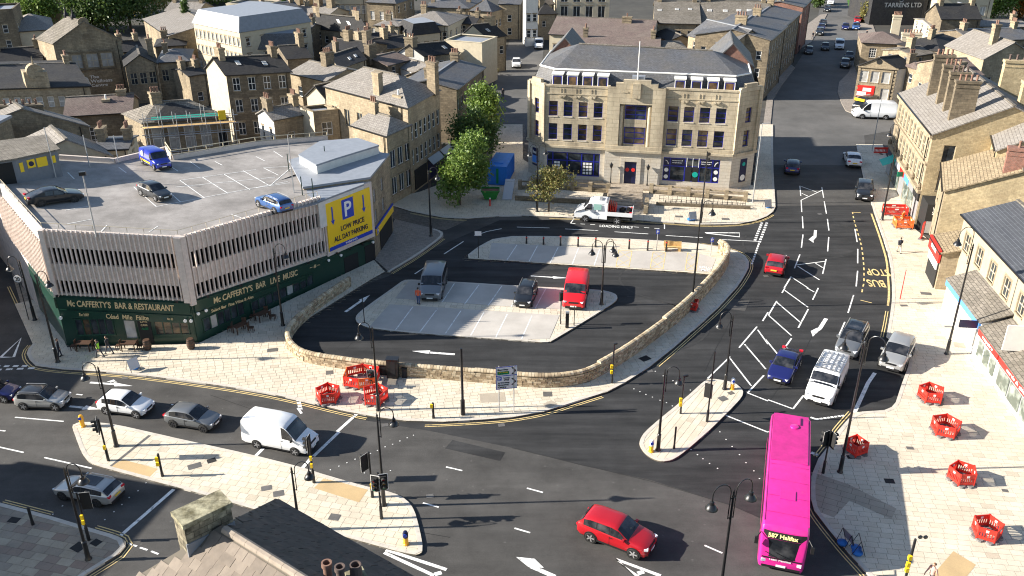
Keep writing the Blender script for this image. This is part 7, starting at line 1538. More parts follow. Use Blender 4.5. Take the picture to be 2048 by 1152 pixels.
# sandbagged A-frame signs
def a_frame(px, label, rz, bags=1, board='grey_metal', h=1.1):
  b = G(*px, .12); t = thing('road_works_sign', label, 'sign', b); ca, sa = math.cos(rz), math.sin(rz)
  L_ = lambda x, y, z: b + Vector((x * ca - y * sa, x * sa + y * ca, z)); mb = MB()
  for x in (-.4, .4): mb.tube([L_(x, -.35, 0), L_(x, .05, h)], .02, 5); mb.tube([L_(x, .45, 0), L_(x, .05, h)], .02, 5)
  mb.build('frame', DMm, t); mb = MB(); mb.quad(L_(-.45, -.3, .25), L_(.45, -.3, .25), L_(.45, .02, h), L_(-.45, .02, h)); mb.quad(L_(-.45, -.28, .25), L_(-.45, .04, h), L_(.45, .04, h), L_(.45, -.28, .25)); mb.build('board', M[board], t)
  for i in range(bags):
    mb = MB(); c = L_(.15 - .4 * i, .1, .16)
    mb.lathe([(.08, -.14), (.3, -.1), (.34, .02), (.22, .12), (.05, .15)], 9, c); mb.build('sandbag', SB, t, smooth=1)
SB = plain('blue sandbag', (.02, .16, .5), .6, vary=.25)
a_frame((268, 740), 'road works sign held by a blue sandbag on the pavement before the pub', .9); a_frame((1384, 441), 'road works sign with blue sandbags on the paving before the art deco building', .2, 2); a_frame((1534, 416), 'road works sign with blue sandbag by the art deco corner kerb', .2)
a_frame((1690, 1091), 'fallen looking road works frame with blue sandbag left of its twin on the kerb', 1.9, 1); a_frame((1716, 1103), 'road works frame with red and white top and larger blue sandbag on the kerb', 1.4, 2, 'signred')
# pub furniture
def barrel(px, lab):
  b = G(*px, .12); t = thing('barrel', lab, 'barrel', b); mb = MB(); mb.lathe([(.26, 0), (.33, .3), (.35, .5), (.33, .7), (.27, .98), (.0, .98)], 14, b); mb.build('staves', M['darkwood'], t, smooth=.8)
  for z, r in ((.15, .31), (.35, .345), (.65, .345), (.85, .305)): mb = MB(); mb.lathe([(r, z - .03), (r + .012, z - .03), (r + .012, z + .03), (r, z + .03)], 14, b, caps=False); mb.build('hoop', DMm, t)
barrel((296, 699), 'upright wooden barrel left of the pub doorway'); barrel((383, 697), 'upright wooden barrel at the corner of the pub')
def table(px, lab, rz=0.0, m='darkwood'):
  b = G(*px, .12); t = thing('pub_table', lab, 'table', b, rz=0); mb = MB(); mb.box(b + UP * .74, (1.3, .75, .05), rz); mb.build('tabletop', M[m], t)
  for x, y in ((-.55, -.3), (.55, -.3), (.55, .3), (-.55, .3)): mb = MB(); q = b + Vector((x * math.cos(rz) - y * math.sin(rz), x * math.sin(rz) + y * math.cos(rz), .36)); mb.box(q, (.07, .07, .72), rz); mb.build('leg', M[m], t)
def chair(px, lab, rz, off=(0, 0)):
  b = G(*px, .12) + Vector((off[0], off[1], 0)); t = thing('pub_chair', lab, 'chair', b, group='dark wooden chairs at the pub tables'); Lc = lambda x, y, z: b + Vector((x * math.cos(rz) - y * math.sin(rz), x * math.sin(rz) + y * math.cos(rz), z))
  mb = MB(); mb.box(Lc(0, 0, .45), (.42, .42, .05), rz); mb.build('seat', M['darkwood'], t); mb = MB(); mb.box(Lc(0, .2, .75), (.42, .04, .45), rz); mb.build('backrest', M['darkwood'], t)
  for x in (-.18, .18):
    for y in (-.18, .18): mb = MB(); mb.box(Lc(x, y, .21), (.05, .05, .42), rz); mb.build('leg', M['darkwood'], t)
CHL = 'dark wooden chair drawn up to a pub table on the front pavement'
for px, lab, rz, cs in (((260, 700), 'brown pub table beside the barrel', 0, 2), ((170, 700), 'shaded pub table at the left end of the pub front', 0, 2), ((482, 664), 'side window pub table nearer the pub corner', .9, 3), ((526, 640), 'side window pub table farther from the pub corner', .9, 3)):
  table(px, lab, rz)
  for k in range(cs): chair(px, ('left', 'right', 'rear')[k] + ' chair at the ' + lab.split(',')[0], R(-90) if k == 0 else R(90) if k == 1 else R(0), ((-.95, .05) if k == 0 else (.95, .05) if k == 1 else (.1, .75)))
# bench, skip, container, ramp
b = G(1345, 501, .13); t = thing('bench', 'new pale timber bench at the end of the row of bollards', 'bench', b); mb = MB(); mb.box(b + UP * .44, (1.9, .5, .09), R(-8)); mb.build('seat', M['wood'], t); mb = MB(); mb.box(b + Vector((0, .25, .75)), (1.9, .08, .5), R(-8)); mb.build('backrest', M['wood'], t)
for x in (-.7, .7): mb = MB(); mb.box(b + Vector((x, -.1 * x, .2)), (.3, .45, .4), R(-8)); mb.build('leg', M['wood'], t)
b = G(997, 366, .12); t = thing('site_container', 'bright blue steel site container on the shaded pavement under the trees', 'container', b); aC = R(80); ec, vc = Vector((math.cos(aC), math.sin(aC), 0)), Vector((-math.sin(aC), math.cos(aC), 0)); BL = plain('container blue', (.015, .16, .55), .5, vary=.15)
mb = MB(); mb.obox(b, ec, vc, UP, -1.0, 5.0, -1.25, 1.25, .1, 2.6); mb.build('shell', BL, t)
mb = MB()
for k in range(16): mb.obox(b, ec, vc, UP, -.9 + k * .37, -.75 + k * .37, -1.3, 1.3, .2, 2.5)
mb.build('rib', BL, t); mb = MB(); mb.obox(b, ec, vc, UP, .3, 1.8, -.6, .6, 2.6, 2.68); mb.build('hatch', BL, t)
mb = MB(); mb.obox(b, ec, vc, UP, -1.06, -1.0, -.2, .1, .3, 2.3); mb.build('door_strip', M['signgreen'], t)
b = G(981, 397, .12); t = thing('skip', 'small green waste skip with rusty rubbish beside the container', 'skip', b); vs = [b + Vector((x, y, z)) for x, y, z in ((-.7, -.6, .1), (.7, -.6, .1), (.7, .6, .1), (-.7, .6, .1), (-1.1, -.8, 1.2), (1.1, -.8, 1.2), (1.1, .8, 1.2), (-1.1, .8, 1.2))]
mb = MB(); mb.add(vs, [(3, 2, 1, 0), (0, 1, 5, 4), (1, 2, 6, 5), (2, 3, 7, 6), (3, 0, 4, 7)]); mb.build('body', M['green'], t); mb = MB(); mb.quad(*[v - UP * .15 for v in vs[4:]]); mb.build('rubbish', M['pot'], t); mb = MB()
for q, w in (((0, -.8, 1.2), (2.3, .1, .12)), ((0, .8, 1.2), (2.3, .1, .12)), ((-1.1, 0, 1.2), (.1, 1.6, .12)), ((1.1, 0, 1.2), (.1, 1.6, .12))): mb.box(b + Vector(q), w)
mb.build('rim', M['green'], t)
b = G(1014, 396, .12); t = thing('loading_ramp', 'grey metal loading ramp leaning beside the blue container', 'ramp', b); mb = MB(); mb.slab([b + Vector(q) for q in ((-.6, -.8, .1), (.6, -.8, .1), (1.0, 3, 1.5), (-.2, 3, 1.5))], .1); mb.build('ramp_plate', M['grey_metal'], t); mb = MB(); mb.box(b + Vector((.3, 2.6, .7)), (1.1, .2, 1.3)); mb.build('support', M['grey_metal'], t)
b = G(980, 412, .12); t = thing('fire_hydrant_post', 'short red and white post in front of the skip', 'post', b); mb = MB(); mb.cyl(b, b + UP * .9, .09, n=8); mb.build('post', M['signred'], t); mb = MB(); mb.cyl(b + UP * .9, b + UP * 1.05, .1, n=8); mb.build('cap', M['white'], t)
b = G(1219, 372, ZB);
for px, lab in (((1221, 367), 'old style black lamp post left of the terrace steps'), ((1294, 371), 'old style black lamp post right of the terrace steps')):
  b = G(*px, ZB); t = thing('lamp_post', lab, 'lamp post', b); mb = MB(); mb.lathe([(.12, 0), (.06, .4), (.05, 2.1)], 8, b); mb.build('post', DMm, t); mb = MB(); mb.lathe([(.1, 2.1), (.24, 2.5), (.27, 2.55), (.08, 2.75), (.02, 2.9)], 6, b); mb.build('lantern', DMm, t)
b = G(43, 548, .1); t = thing('corner_railing', 'black street railing in the shade beside the side street', 'railing', b); mb = MB(); rail(mb, [G(5, 470), G(22, 520), G(45, 575)], 1.0, .8, .03); mb.build('bars', DMm, t)
# ------------------------------------------------ vehicles
def lerp_keys(K, f):
  for (a, va), (b, vb) in zip(K, K[1:]):
    if f <= b: t = 0 if b == a else (f - a) / (b - a); return va + (vb - va) * t
  return K[-1][1]
CT = plain('tyre', (.015, .015, .015), .8); CR = plain('alloy rim', (.45, .45, .46), .3, .6); CRD = plain('dark alloy', (.06, .06, .065), .35, .5); CTR = plain('black trim', (.012, .012, .013), .5); CGL = glass_mat('car glass', (.011, .013, .017), .04, warm=(.075, .075, .08))
HL = plain('headlamp', (.7, .72, .75), .1, coat=.5); TL = plain('tail lamp', (.55, .01, .02), .2, coat=.5); PW = plain('plate white', (.75, .75, .72), .4); PY = plain('plate yellow', (.75, .5, .06), .4); SIL = plain('roof rail silver', (.5, .5, .5), .3, .7)
# keys are fractions from the nose (0) to the tail (1)
TYPES = {
 'hatch': dict(L=4.05, W=1.75, H=1.5, wb=2.56, top=[(0, .62), (.02, .72), (.08, .80), (.23, .97), (.27, 1.0), (.44, 1.44), (.52, 1.5), (.75, 1.48), (.9, 1.36), (.975, .98), (1, .8)], cowl=.26, r0=.45, r1=.86, tail=.975, belt=.93),
 'suv': dict(L=4.5, W=1.87, H=1.62, wb=2.72, top=[(0, .7), (.015, .86), (.07, .96), (.23, 1.07), (.27, 1.1), (.42, 1.56), (.5, 1.62), (.8, 1.6), (.91, 1.5), (.98, 1.1), (1, .85)], cowl=.26, r0=.43, r1=.9, tail=.98, belt=1.02),
 'saloon': dict(L=4.8, W=1.84, H=1.45, wb=2.83, top=[(0, .58), (.015, .68), (.06, .76), (.25, .94), (.29, .98), (.44, 1.4), (.52, 1.45), (.68, 1.42), (.86, 1.1), (.97, 1.02), (1, .8)], cowl=.28, r0=.45, r1=.7, tail=.87, belt=.94),
 'estate': dict(L=4.75, W=1.84, H=1.46, wb=2.82, top=[(0, .58), (.015, .68), (.06, .77), (.25, .95), (.29, .98), (.43, 1.4), (.52, 1.46), (.8, 1.43), (.9, 1.36), (.98, 1.0), (1, .8)], cowl=.28, r0=.44, r1=.88, tail=.98, belt=.94),
 'van': dict(L=5.0, W=1.98, H=1.96, wb=3.0, top=[(0, .72), (.015, .9), (.06, 1.0), (.17, 1.2), (.2, 1.24), (.31, 1.85), (.37, 1.94), (.6, 1.96), (.97, 1.93), (.99, 1.6), (1, .8)], cowl=.19, r0=.32, r1=.975, tail=.995, belt=1.12),
 'bigvan': dict(L=5.7, W=2.05, H=2.55, wb=3.3, top=[(0, .75), (.015, 1.0), (.05, 1.12), (.14, 1.33), (.17, 1.38), (.28, 2.2), (.34, 2.46), (.45, 2.55), (.97, 2.52), (.99, 2.2), (1, .8)], cowl=.16, r0=.3, r1=.98, tail=.995, belt=1.25),
}
PAINT = {}
def paint(name, col, metal=0.0, rough=.35):
  if name not in PAINT: PAINT[name] = plain('car paint ' + name, col, rough, metal, coat=.7)
  return PAINT[name]
KM = {}
def part(par, name, mb, m, smooth=0.0):
  o = mb.build(name, m, par, smooth=smooth, uv=False); KM.setdefault(par.name, []).append(o); KM.setdefault(o.name, []); return o
WH = {}
def wheel_mesh(r, w, rim, hub):
  k = (r, w, rim, hub)
  if k not in WH:
    t = MB(); t.lathe([(r * .7, -w / 2), (r * .93, -w / 2), (r, -w / 3), (r, w / 3), (r * .93, w / 2), (r * .7, w / 2)], 18, axis='y', caps=False)
    d = MB(); d.lathe([(r * .7, -w * .3), (r * .7, w * .3)], 18, axis='y', caps=False); d.lathe([(r * .13, -w * .46), (r * .13, w * .46)], 10, axis='y'); d.lathe([(r * .5, -w * .1), (r * .5, w * .1)], 14, axis='y')
    for i in range(5):
      a = 2 * math.pi * i / 5; u = Vector((math.cos(a), 0, math.sin(a))); v = Vector((-math.sin(a), 0, math.cos(a)))
      for s in (-1, 1): d.obox(Vector((0, s * w * .4, 0)), u, Vector((0, s, 0)), v, .05, r * .72, -.03, .02, -.04, .04)
    WH[k] = (t.mesh('wheel', CT, smooth=.6, uv=False), d.mesh('rim', rim, smooth=.6, uv=False))
  return WH[k]
def car(kind, name, pm, roofm=None, rim=None, rails=False, sunroof=False, panel=False, L=None, arch=None, split=1, detail=True):
  T = TYPES[kind]; L = L or T['L']; W = T['W']; t = bpy.data.objects.new(name, None); COL.objects.link(t); ORG[t.name] = Vector(); KM[t.name] = []
  top, belt = T['top'], T['belt']; hw = W / 2
  wid = [(0, .74), (.02, .86), (.07, .95), (.16, .99), (.5, 1.0), (.85, .985), (.95, .95), (.985, .9), (1, .82)] if 'van' not in kind else [(0, .82), (.02, .92), (.07, .975), (.2, 1.0), (.96, 1.0), (.99, .97), (1, .93)]
  fs = sorted({0, .015, .04, .08, .13, .18, T['cowl'] - .03, T['cowl'], (T['cowl'] + T['r0']) / 2, T['r0'], T['r0'] + .05, .55, .62, .7, .78, T['r1'] - .04, T['r1'], (T['r1'] + T['tail']) / 2, T['tail'], .99, 1.0})
  ri = T['r0'] + .02; tum = .80 if 'van' not in kind else .90
  def sec(f):
    x = L * (.5 - f); w = hw * lerp_keys(wid, f); zt = lerp_keys(top, f); zb = .24 + (.12 if f < .03 or f > .97 else 0); gh = T['cowl'] - .001 < f < T['tail'] + .001
    zs = min(belt + .03 * math.sin(f * 2.6), zt - .035)
    zs = lerp_keys([(0, min(zt - .05, .62)), (.08, .74 * belt + .1), (T['cowl'], belt - .02), (.8, belt + .05), (T['tail'], min(belt + .06, zt)), (1, .72)], f); zs = min(zs, zt - .03)
    up = max(0.0, min(1.0, (zt - zs) / (T['H'] - belt))); wt = w * (.93 - (.93 - tum) * up) if 'van' not in kind else w * (.95 - (.95 - tum) * up)
    e = min(.07, (zt - zs) * .45)
    return [(x, w * .9, zb), (x, w * .985, zb + .14 * (zs - zb)), (x, w, zb + .55 * (zs - zb)), (x, w * .985, zs - .04 * (zs - zb)), (x, w * .955, zs), (x, wt + (.012 if gh else 0), zt - e), (x, wt * .9, zt - e * .25), (x, wt * .5, zt + .012), (x, 0, zt + .018)]
  S = [sec(f) for f in fs]; n = 9; full = 2 * n - 1
  mb = MB(); vs = []
  for s in S: vs += [Vector(p) for p in s] + [Vector((p[0], -p[1], p[2])) for p in s[-2::-1]]
  fc = []; mats = []
  for i in range(len(S) - 1):
    for k in range(full - 1):
      a, b = i * full + k, (i + 1) * full + k; fc.append((a, a + 1, b + 1, b))
      fm = (fs[i] + fs[i + 1]) / 2; kk = min(k, full - 2 - k); mats.append(1 if (roofm and kk >= 5 and T['r0'] - .02 < fm < T['r1'] + .02) else 2 if kk == 0 else 0)
  fc += [tuple(range(full - 1, -1, -1)), tuple(range((len(S) - 1) * full, len(S) * full))]; mats += [0, 0]
  mb.add(vs, fc); mb.m = mats
  part(t, 'body', mb, [pm, roofm or pm, CTR], smooth=R(38))
  # glazing follows the cabin surface
  def gl(nm, fa, fb, pts, off=.008, m=CGL, k_=3):
    g = MB(); grid = []
    for i in range(k_ + 1):
      s = sec(fa + (fb - fa) * i / k_); row = []
      for seg, q in pts: a, b = Vector(s[seg]), Vector(s[seg + 1]); row.append(a + (b - a) * q)
      grid.append(row)
    return g, grid
  def side_glass(fa, fb, cut0=0.0, cut1=0.0):
    for sgn in (1, -1):
      g = MB(); rows_ = []
      for i in range(5):
        f = fa + (fb - fa) * i / 4; s = sec(f); a, b = Vector(s[4]), Vector(s[5])
        lo = a + (b - a) * .06; hi = a + (b - a) * .93; n_ = Vector((0, 1, .35)).normalized() * .012
        rows_.append([Vector((q.x, q.y * sgn, q.z)) + Vector((0, n_.y * sgn, n_.z)) for q in (lo, hi)])
      if cut0: rows_[0][1] = rows_[0][0].lerp(rows_[0][1], 1 - cut0) if False else rows_[0][1]
      for a, b in zip(rows_, rows_[1:]):
        q = (a[0], a[1], b[1], b[0]); g.quad(*(q if sgn < 0 else q[::-1])) if False else g.quad(*(q[::-1] if sgn > 0 else q))
      part(t, 'side_window', g, CGL)
  c0, r0, r1, tl = T['cowl'], T['r0'], T['r1'], T['tail']
  if not panel and kind != 'van':
    g = MB(); f0, f1 = c0 + .05, (r1 if kind != 'saloon' else tl - .03)
    for sgn in (1, -1):
      rows_ = []
      for i in range(7):
        s = sec(f0 + (f1 - f0) * i / 6); a, b = Vector(s[4]), Vector(s[5]); rows_.append([Vector((q.x, q.y * sgn + .006 * sgn, q.z + .002)) for q in (a + (b - a) * .03, a + (b - a) * .96)])
      for a, b in zip(rows_, rows_[1:]): q = (a[0], a[1], b[1], b[0]); g.quad(*(q[::-1] if sgn > 0 else q))
    part(t, 'window_trim', g, CTR)
  side_glass(c0 + .07 if 'van' not in kind else c0 + .05, r0 + .085 if 'van' not in kind else r0 + .07)
  if not panel: side_glass(r0 + .1, r0 + .27 if kind != 'saloon' else r0 + .24);
  if kind in ('suv', 'estate', 'van') and not panel: side_glass(r0 + .285, r1 - .02 if kind != 'van' else r1 - .03)
  for nm, fa, fb in (('windscreen', c0 + .005, r0 - .005),) + ((('rear_window', r1 + .015, tl - .01),) if not panel else ()):
    g = MB(); N_ = 4; grid = []
    for i in range(N_ + 1):
      s = sec(fa + (fb - fa) * i / N_); p5, p6, p7, p8 = [Vector(q) for q in s[5:9]]; nx = Vector((.6 if nm == 'windscreen' else -.6, 0, .8)) * .014
      half = [p5.lerp(p6, .4), p6, p7, p8]; grid.append([q + nx for q in half] + [Vector((q.x, -q.y, q.z)) + nx for q in half[-2::-1]])
    for a, b in zip(grid, grid[1:]):
      for k in range(6): g.quad(a[k], a[k + 1], b[k + 1], b[k])
    part(t, nm, g, CGL, smooth=1)
  r = .335 if kind in ('hatch', 'saloon', 'estate') else .36; fx, rx = T['wb'] / 2 + .02 * L, -T['wb'] / 2 + .02 * L
  tm, rm = wheel_mesh(r, .22, rim or CR, 0)
  for x in (fx, rx):
    for s in (1, -1):
      a = MB(); a.lathe([(r * 1.17, -.01), (r * 1.17, .012)], 20, (x, s * (hw + .0), r + .02), 'y'); part(t, 'wheel_arch', a, arch or CTR)
      w_ = mesh_obj('wheel', tm, t, (x, s * (hw - .075), r)); KM[t.name].append(w_); rr = mesh_obj('rim', rm, w_); KM[w_.name] = [rr]; KM[rr.name] = []
  zn = lerp_keys(top, .02)
  for s in (1, -1):
    a = MB(); a.box((L / 2 - .15, s * hw * .68, zn - .07), (.24, hw * .32, .11), -s * .38); part(t, 'headlight', a, HL)
    a = MB(); a.box((-L / 2 + .1, s * hw * .74, .92 if 'van' not in kind else 1.05), (.2, hw * .3, .14 if 'van' not in kind else .5), s * .25); part(t, 'tail_light', a, TL)
    a = MB(); s5 = sec(c0 + .06); a.box((s5[4][0], s * (s5[4][1] + .11), belt + .08), (.13, .2, .15)); part(t, 'mirror', a, pm if 'van' not in kind else CTR)
    a = MB(); a.box((.02 * L, s * (hw - .045), .33), (T['wb'] * .72, .1, .12)); part(t, 'sill', a, CTR)
    for fd in (r0 + .09,):
      a = MB(); a.box((L * (.5 - fd), s * (hw * 1.0 + .002), .66), (.012, .012, .55)); part(t, 'door_gap', a, CTR)
    a = MB(); a.box((L * (.5 - r0 - .07), s * (hw + .008), belt - .12), (.2, .03, .035)); part(t, 'door_handle', a, CTR)
  a = MB(); a.box((L / 2 - .045, 0, zn - .12), (.1, hw * .82, .13)); part(t, 'grille', a, CTR)
  a = MB(); a.box((L / 2 - .06, 0, .37), (.2, hw * 1.36, .2)); part(t, 'bumper', a, CTR); a = MB(); a.box((-L / 2 + .05, 0, .4), (.18, hw * 1.5, .2)); part(t, 'bumper', a, CTR)
  a = MB(); a.box((L / 2 + .035, 0, .48), (.02, .52, .115)); part(t, 'number_plate', a, PW); a = MB(); a.box((-L / 2 - .03, 0, .72), (.06, .52, .115)); part(t, 'number_plate', a, PY)
  zr = T['H']
  if rails:
    for s in (1, -1): a = MB(); a.tube([(L * (.5 - r0 - .02), s * hw * tum * .92, zr - .02), (L * (.5 - r0 - .06), s * hw * tum * .92, zr + .05), (L * (.5 - r1 + .05), s * hw * tum * .92, zr + .03), (L * (.5 - r1 + .02), s * hw * tum * .92, zr - .03)], .022, 5); part(t, 'roof_rail', a, SIL)
  if sunroof: a = MB(); a.box((L * (.5 - (r0 + r1) / 2 + .06), 0, zr + .012), (L * .28, W * .5, .02)); part(t, 'sunroof', a, CGL)
  return t
used = {}
def put(proto, label, a, b, mode, cat='car', group=None, z=0.004, sc=True, ref=None):
  """mode 'w': a, b = ground pixels of rear and front wheel on the near side, +r/+l which side shows; 'c': tail and nose centre pixels; 'p': two points"""
  if isinstance(proto, tuple): kind, nm, kw = proto; o = car(kind, nm, **kw); T = TYPES[kind]; W, wb, L = T['W'], T['wb'], kw.get('L') or T['L']
  gp = (lambda p: GT(p[0], p[1], -.29)) if z == 'deck' else (lambda p: G(p[0], p[1], z))
  A, B = gp(a), gp(b); d = B - A; hd = Vector((d.x, d.y, 0)).normalized()
  if mode in ('wr', 'wl'):
    nrm = Vector((hd.y, -hd.x, 0)) * (1 if mode == 'wr' else -1); s = max(.88, min(1.12, d.length / wb)); c = (A + B) / 2 - nrm * (W / 2 - .05) * s; c = c - hd * .02 * L * s
  else: s = max(.88, min(1.12, d.length / L)) if sc is True else sc; c = (A + B) / 2
  o.location = c; o.rotation_euler = (0, 0, math.atan2(hd.y, hd.x)); o.scale = (s, s, s)
  if z == 'deck': o.rotation_euler = Matrix(((hd.x, -hd.y, 0), (hd.y, hd.x, 0), (0, 0, 1))).to_euler(); q = Vector((.077, .025, 1)).normalized(); xx = (hd - q * hd.dot(q)).normalized(); yy = q.cross(xx); o.rotation_euler = Matrix((xx, yy, q)).transposed().to_euler()
  tag(o, label, cat, group); ORG[o.name] = Vector(c)
  return o
P_ = paint
RED, WHT, SLV, GRY, DGR, BLK, DBL, BLU = P_('red', (.36, .006, .013)), P_('white', (.74, .75, .76), rough=.3), P_('silver', (.42, .42, .41), .5), P_('grey', (.19, .20, .21), .5), P_('dark grey', (.06, .064, .07), .4), P_('black', (.01, .011, .013)), P_('dark blue', (.012, .016, .11), .2), P_('blue', (.04, .11, .30), .3)
put(('suv', 'car', dict(pm=RED, arch=CTR)), 'bright red compact SUV crossing the junction at the bottom centre', (1181, 1084), (1266, 1117), 'wr')
put(('hatch', 'car', dict(pm=DBL)), 'dark blue hatchback cut off by the left edge, last in the queue', (-48, 803), (10, 806), 'wr')
put(('suv', 'car', dict(pm=SLV, roofm=BLK, rails=True, L=4.2)), 'silver small SUV with black roof and silver roof rails in the queue at left', (49, 820), (112, 822), 'wr')
put(('hatch', 'car', dict(pm=WHT)), 'white rounded hatchback third in the queue, beside a swan necked lamp', (214, 829), (274, 837), 'wr')
put(('hatch', 'car', dict(pm=GRY, rim=CRD)), 'mid grey hatchback with dark wheels behind the white panel van', (348, 855), (408, 865), 'wr')
o = put(('bigvan', 'van', dict(pm=WHT, panel=True)), 'white high roofed panel van waiting first at the stop line', (515, 896), (591, 911), 'wr', cat='van')
put(('estate', 'car', dict(pm=SLV, rim=CRD, sunroof=True, rails=True)), 'silver estate with dark sunroof turning away at the lower left', (196, 1014), (127, 1000), 'wl')
put(('saloon', 'car', dict(pm=DBL)), 'dark blue saloon waiting left of the white van with a roof rack', (1583, 716), (1553, 771), 'c')
put(('suv', 'car', dict(pm=GRY, roofm=BLK, sunroof=True, rails=True, L=4.95)), 'big grey SUV with black glazed roof behind the white roof rack van', (1715, 667), (1688, 719), 'c')
rv = put(('van', 'van', dict(pm=WHT, panel=True, L=5.3)), 'white van carrying an aluminium ladder rack, nose to the stop line', (1668, 744), (1632, 815), 'c', cat='van')
def rel(o, nm, fn, m):
  mb = MB(); fn(mb); q = mesh_obj(nm, mb.mesh(nm, m, uv=False), o); ORG[q.name] = Vector(); return q
def rack(mb):
  for x in (-1.7, -.9, -.1, .7): mb.box((x, 0, 2.06), (.06, 1.7, .05))
  for y in (-.8, .8): mb.box((-.5, y, 2.02), (2.6, .04, .12))
  for y in (-.45, -.1, .2, .55): mb.box((-.5, y, 2.12), (2.7, .05, .06))
  for k in range(9): mb.box((-1.7 + k * .3, -.28, 2.12), (.04, .36, .04)); mb.box((-1.7 + k * .3, .38, 2.13), (.04, .36, .04))
rel(rv, 'ladder_rack', rack, SIL)
put(('suv', 'car', dict(pm=SLV)), 'silver SUV parked half on the plaza in the lay by', (1806, 693), (1776, 749), 'c')
put(('hatch', 'car', dict(pm=RED)), 'red hatchback driving away up the main street by the round corner', (1545, 556), (1557, 521), 'c')
put(('hatch', 'car', dict(pm=DBL, roofm=BLK)), 'dark car driving away into the shade of the art deco building', (1583, 354), (1584, 330), 'c')
put(('saloon', 'car', dict(pm=WHT)), 'white saloon in the shade by the right kerb of the main street', (1708, 338), (1699, 315), 'c')
put(('suv', 'car', dict(pm=BLK)), 'black car parked at the right kerb where sun meets shade', (1727, 377), (1728, 407), 'c')
put(('van', 'van', dict(pm=GRY)), 'grey window van parked in the top left bay beside a man in orange', (875, 556), (859.5, 607), 'c', cat='van')
put(('suv', 'car', dict(pm=BLK, rails=True)), 'black SUV with roof rails parked in a bay left of the red van', (1060, 580), (1044, 619), 'c')
put(('van', 'van', dict(pm=P_('van red', (.62, .01, .016)), panel=True)), 'bright red panel van parked at the right end of the bays', (1157, 572), (1146, 623), 'c', cat='van')
put(('saloon', 'car', dict(pm=BLK, rim=CRD)), 'black coupe like saloon on the parking roof by its left parapet', (84, 413), (150, 404), 'wr', z='deck')
put(('hatch', 'car', dict(pm=DGR, roofm=BLK, L=4.1)), 'grey tall hatchback in the middle of the parking roof', (285, 393), (309, 403), 'wr', z='deck')
put(('suv', 'car', dict(pm=BLU, rails=True)), 'metallic blue SUV on the parking roof beside the front parapet', (547, 428), (519, 416), 'wl', z='deck')
o = put(('van', 'van', dict(pm=P_('royal blue', (.012, .03, .35)), panel=True, L=4.4)), 'royal blue liveried van on the parking roof near the back rail', (287, 330), (307, 341), 'wr', z='deck', cat='van')
for s in (1, -1): rel(o, 'yellow_stripe', lambda mb: mb.box((-.5, s * 1.0, .62), (2.4, .012, .22)), M['yellow']); rel(o, 'round_logo', lambda mb: mb.cyl((-1.2, s * .96, 1.35), (-1.2, s * .99, 1.35), .33, n=14), M['white'])
# distant traffic
FAR = [('van', WHT, (1678, 86), (1678, 107), 'white van coming down the far main street in mid road'), ('hatch', BLK, (1651, 94), (1649, 104), 'dark car on the far main street left of the white van'), ('hatch', DGR, (1618, 101), (1616, 112), 'dark grey car parked by the far left kerb'), ('hatch', DBL, (1691, 52), (1690, 65), 'blue car heading down the far street in the right lane'), ('suv', BLU, (1712, 51), (1711, 66), 'pale blue car following the far right kerb below a red car'), ('hatch', RED, (1715, 39), (1714, 50), 'small red car far up the main street'),
    ('suv', BLK, (1640, 62), (1638, 76), 'black car nearest in the far parked row at left'), ('hatch', DBL, (1643, 55), (1641, 65), 'blue grey car second in the far parked row at left'), ('hatch', BLK, (1646, 46), (1645, 56), 'dark car third in the far parked row at left'), ('suv', BLK, (1655, 18), (1653, 27), 'black car at the very top of the main street'), ('van', WHT, (1662, 5), (1660, 12), 'white vehicle just inside the top edge of the main street'), ('saloon', SLV, (1727, 17), (1717, 20), 'silver car crossing by the lawn at the top'),
    ('suv', DGR, (1691, 122), (1688, 145), 'dark grey car waiting at the far right kerb before the pediment house'), ('hatch', BLK, (1699, 112), (1697, 123), 'black car behind the dark grey one at the far right kerb'),
    ('suv', WHT, (1034, 124), (1032, 142), 'white car coming down the left side street'), ('van', WHT, (1079, 88), (1077, 103), 'white van parked in the shaded left side street'), ('hatch', BLK, (1077, 82), (1075, 90), 'black car parked just behind the shaded white van'), ('hatch', DBL, (1037, 42), (1035, 53), 'dark car high up the side street by the kerb'), ('hatch', DGR, (1048, 50), (1045, 62), 'second dark car high up the side street'), ('hatch', BLU, (986, 228), (984, 212), 'pale blue car half hidden behind the street trees')]
protos = {}
for kind, pm, a, b, lab in FAR:
  key = (kind, pm.name)
  if key not in protos: o = car(kind, 'van' if kind == 'van' else 'car', pm, panel=(kind == 'van')); protos[key] = o
  else: o = copy_tree(protos[key], KM)
  A, B = G(*a, .01), G(*b, .01); d = B - A
  o.location = (A + B) / 2; o.rotation_euler = (0, 0, math.atan2(d.y, d.x)); tag(o, lab, 'van' if kind == 'van' else 'car', 'far cars in the streets'); ORG[o.name] = Vector(o.location)
o = put(('bigvan', 'camper_van', dict(pm=WHT, panel=True, L=6.0)), 'white camper van turning out of the side road under the stone terrace', (1772, 240), (1722, 238), 'wl', cat='van')
o = put(('van', 'truck', dict(pm=BLK, panel=True)), 'black truck with a yellow lettered headboard behind the white camper', (1745, 212), (1712, 222), 'c', cat='truck'); q = rel(o, 'headboard', lambda mb: mb.box((2.0, 0, 1.75), (.1, 1.7, .4)), M['yellow'])
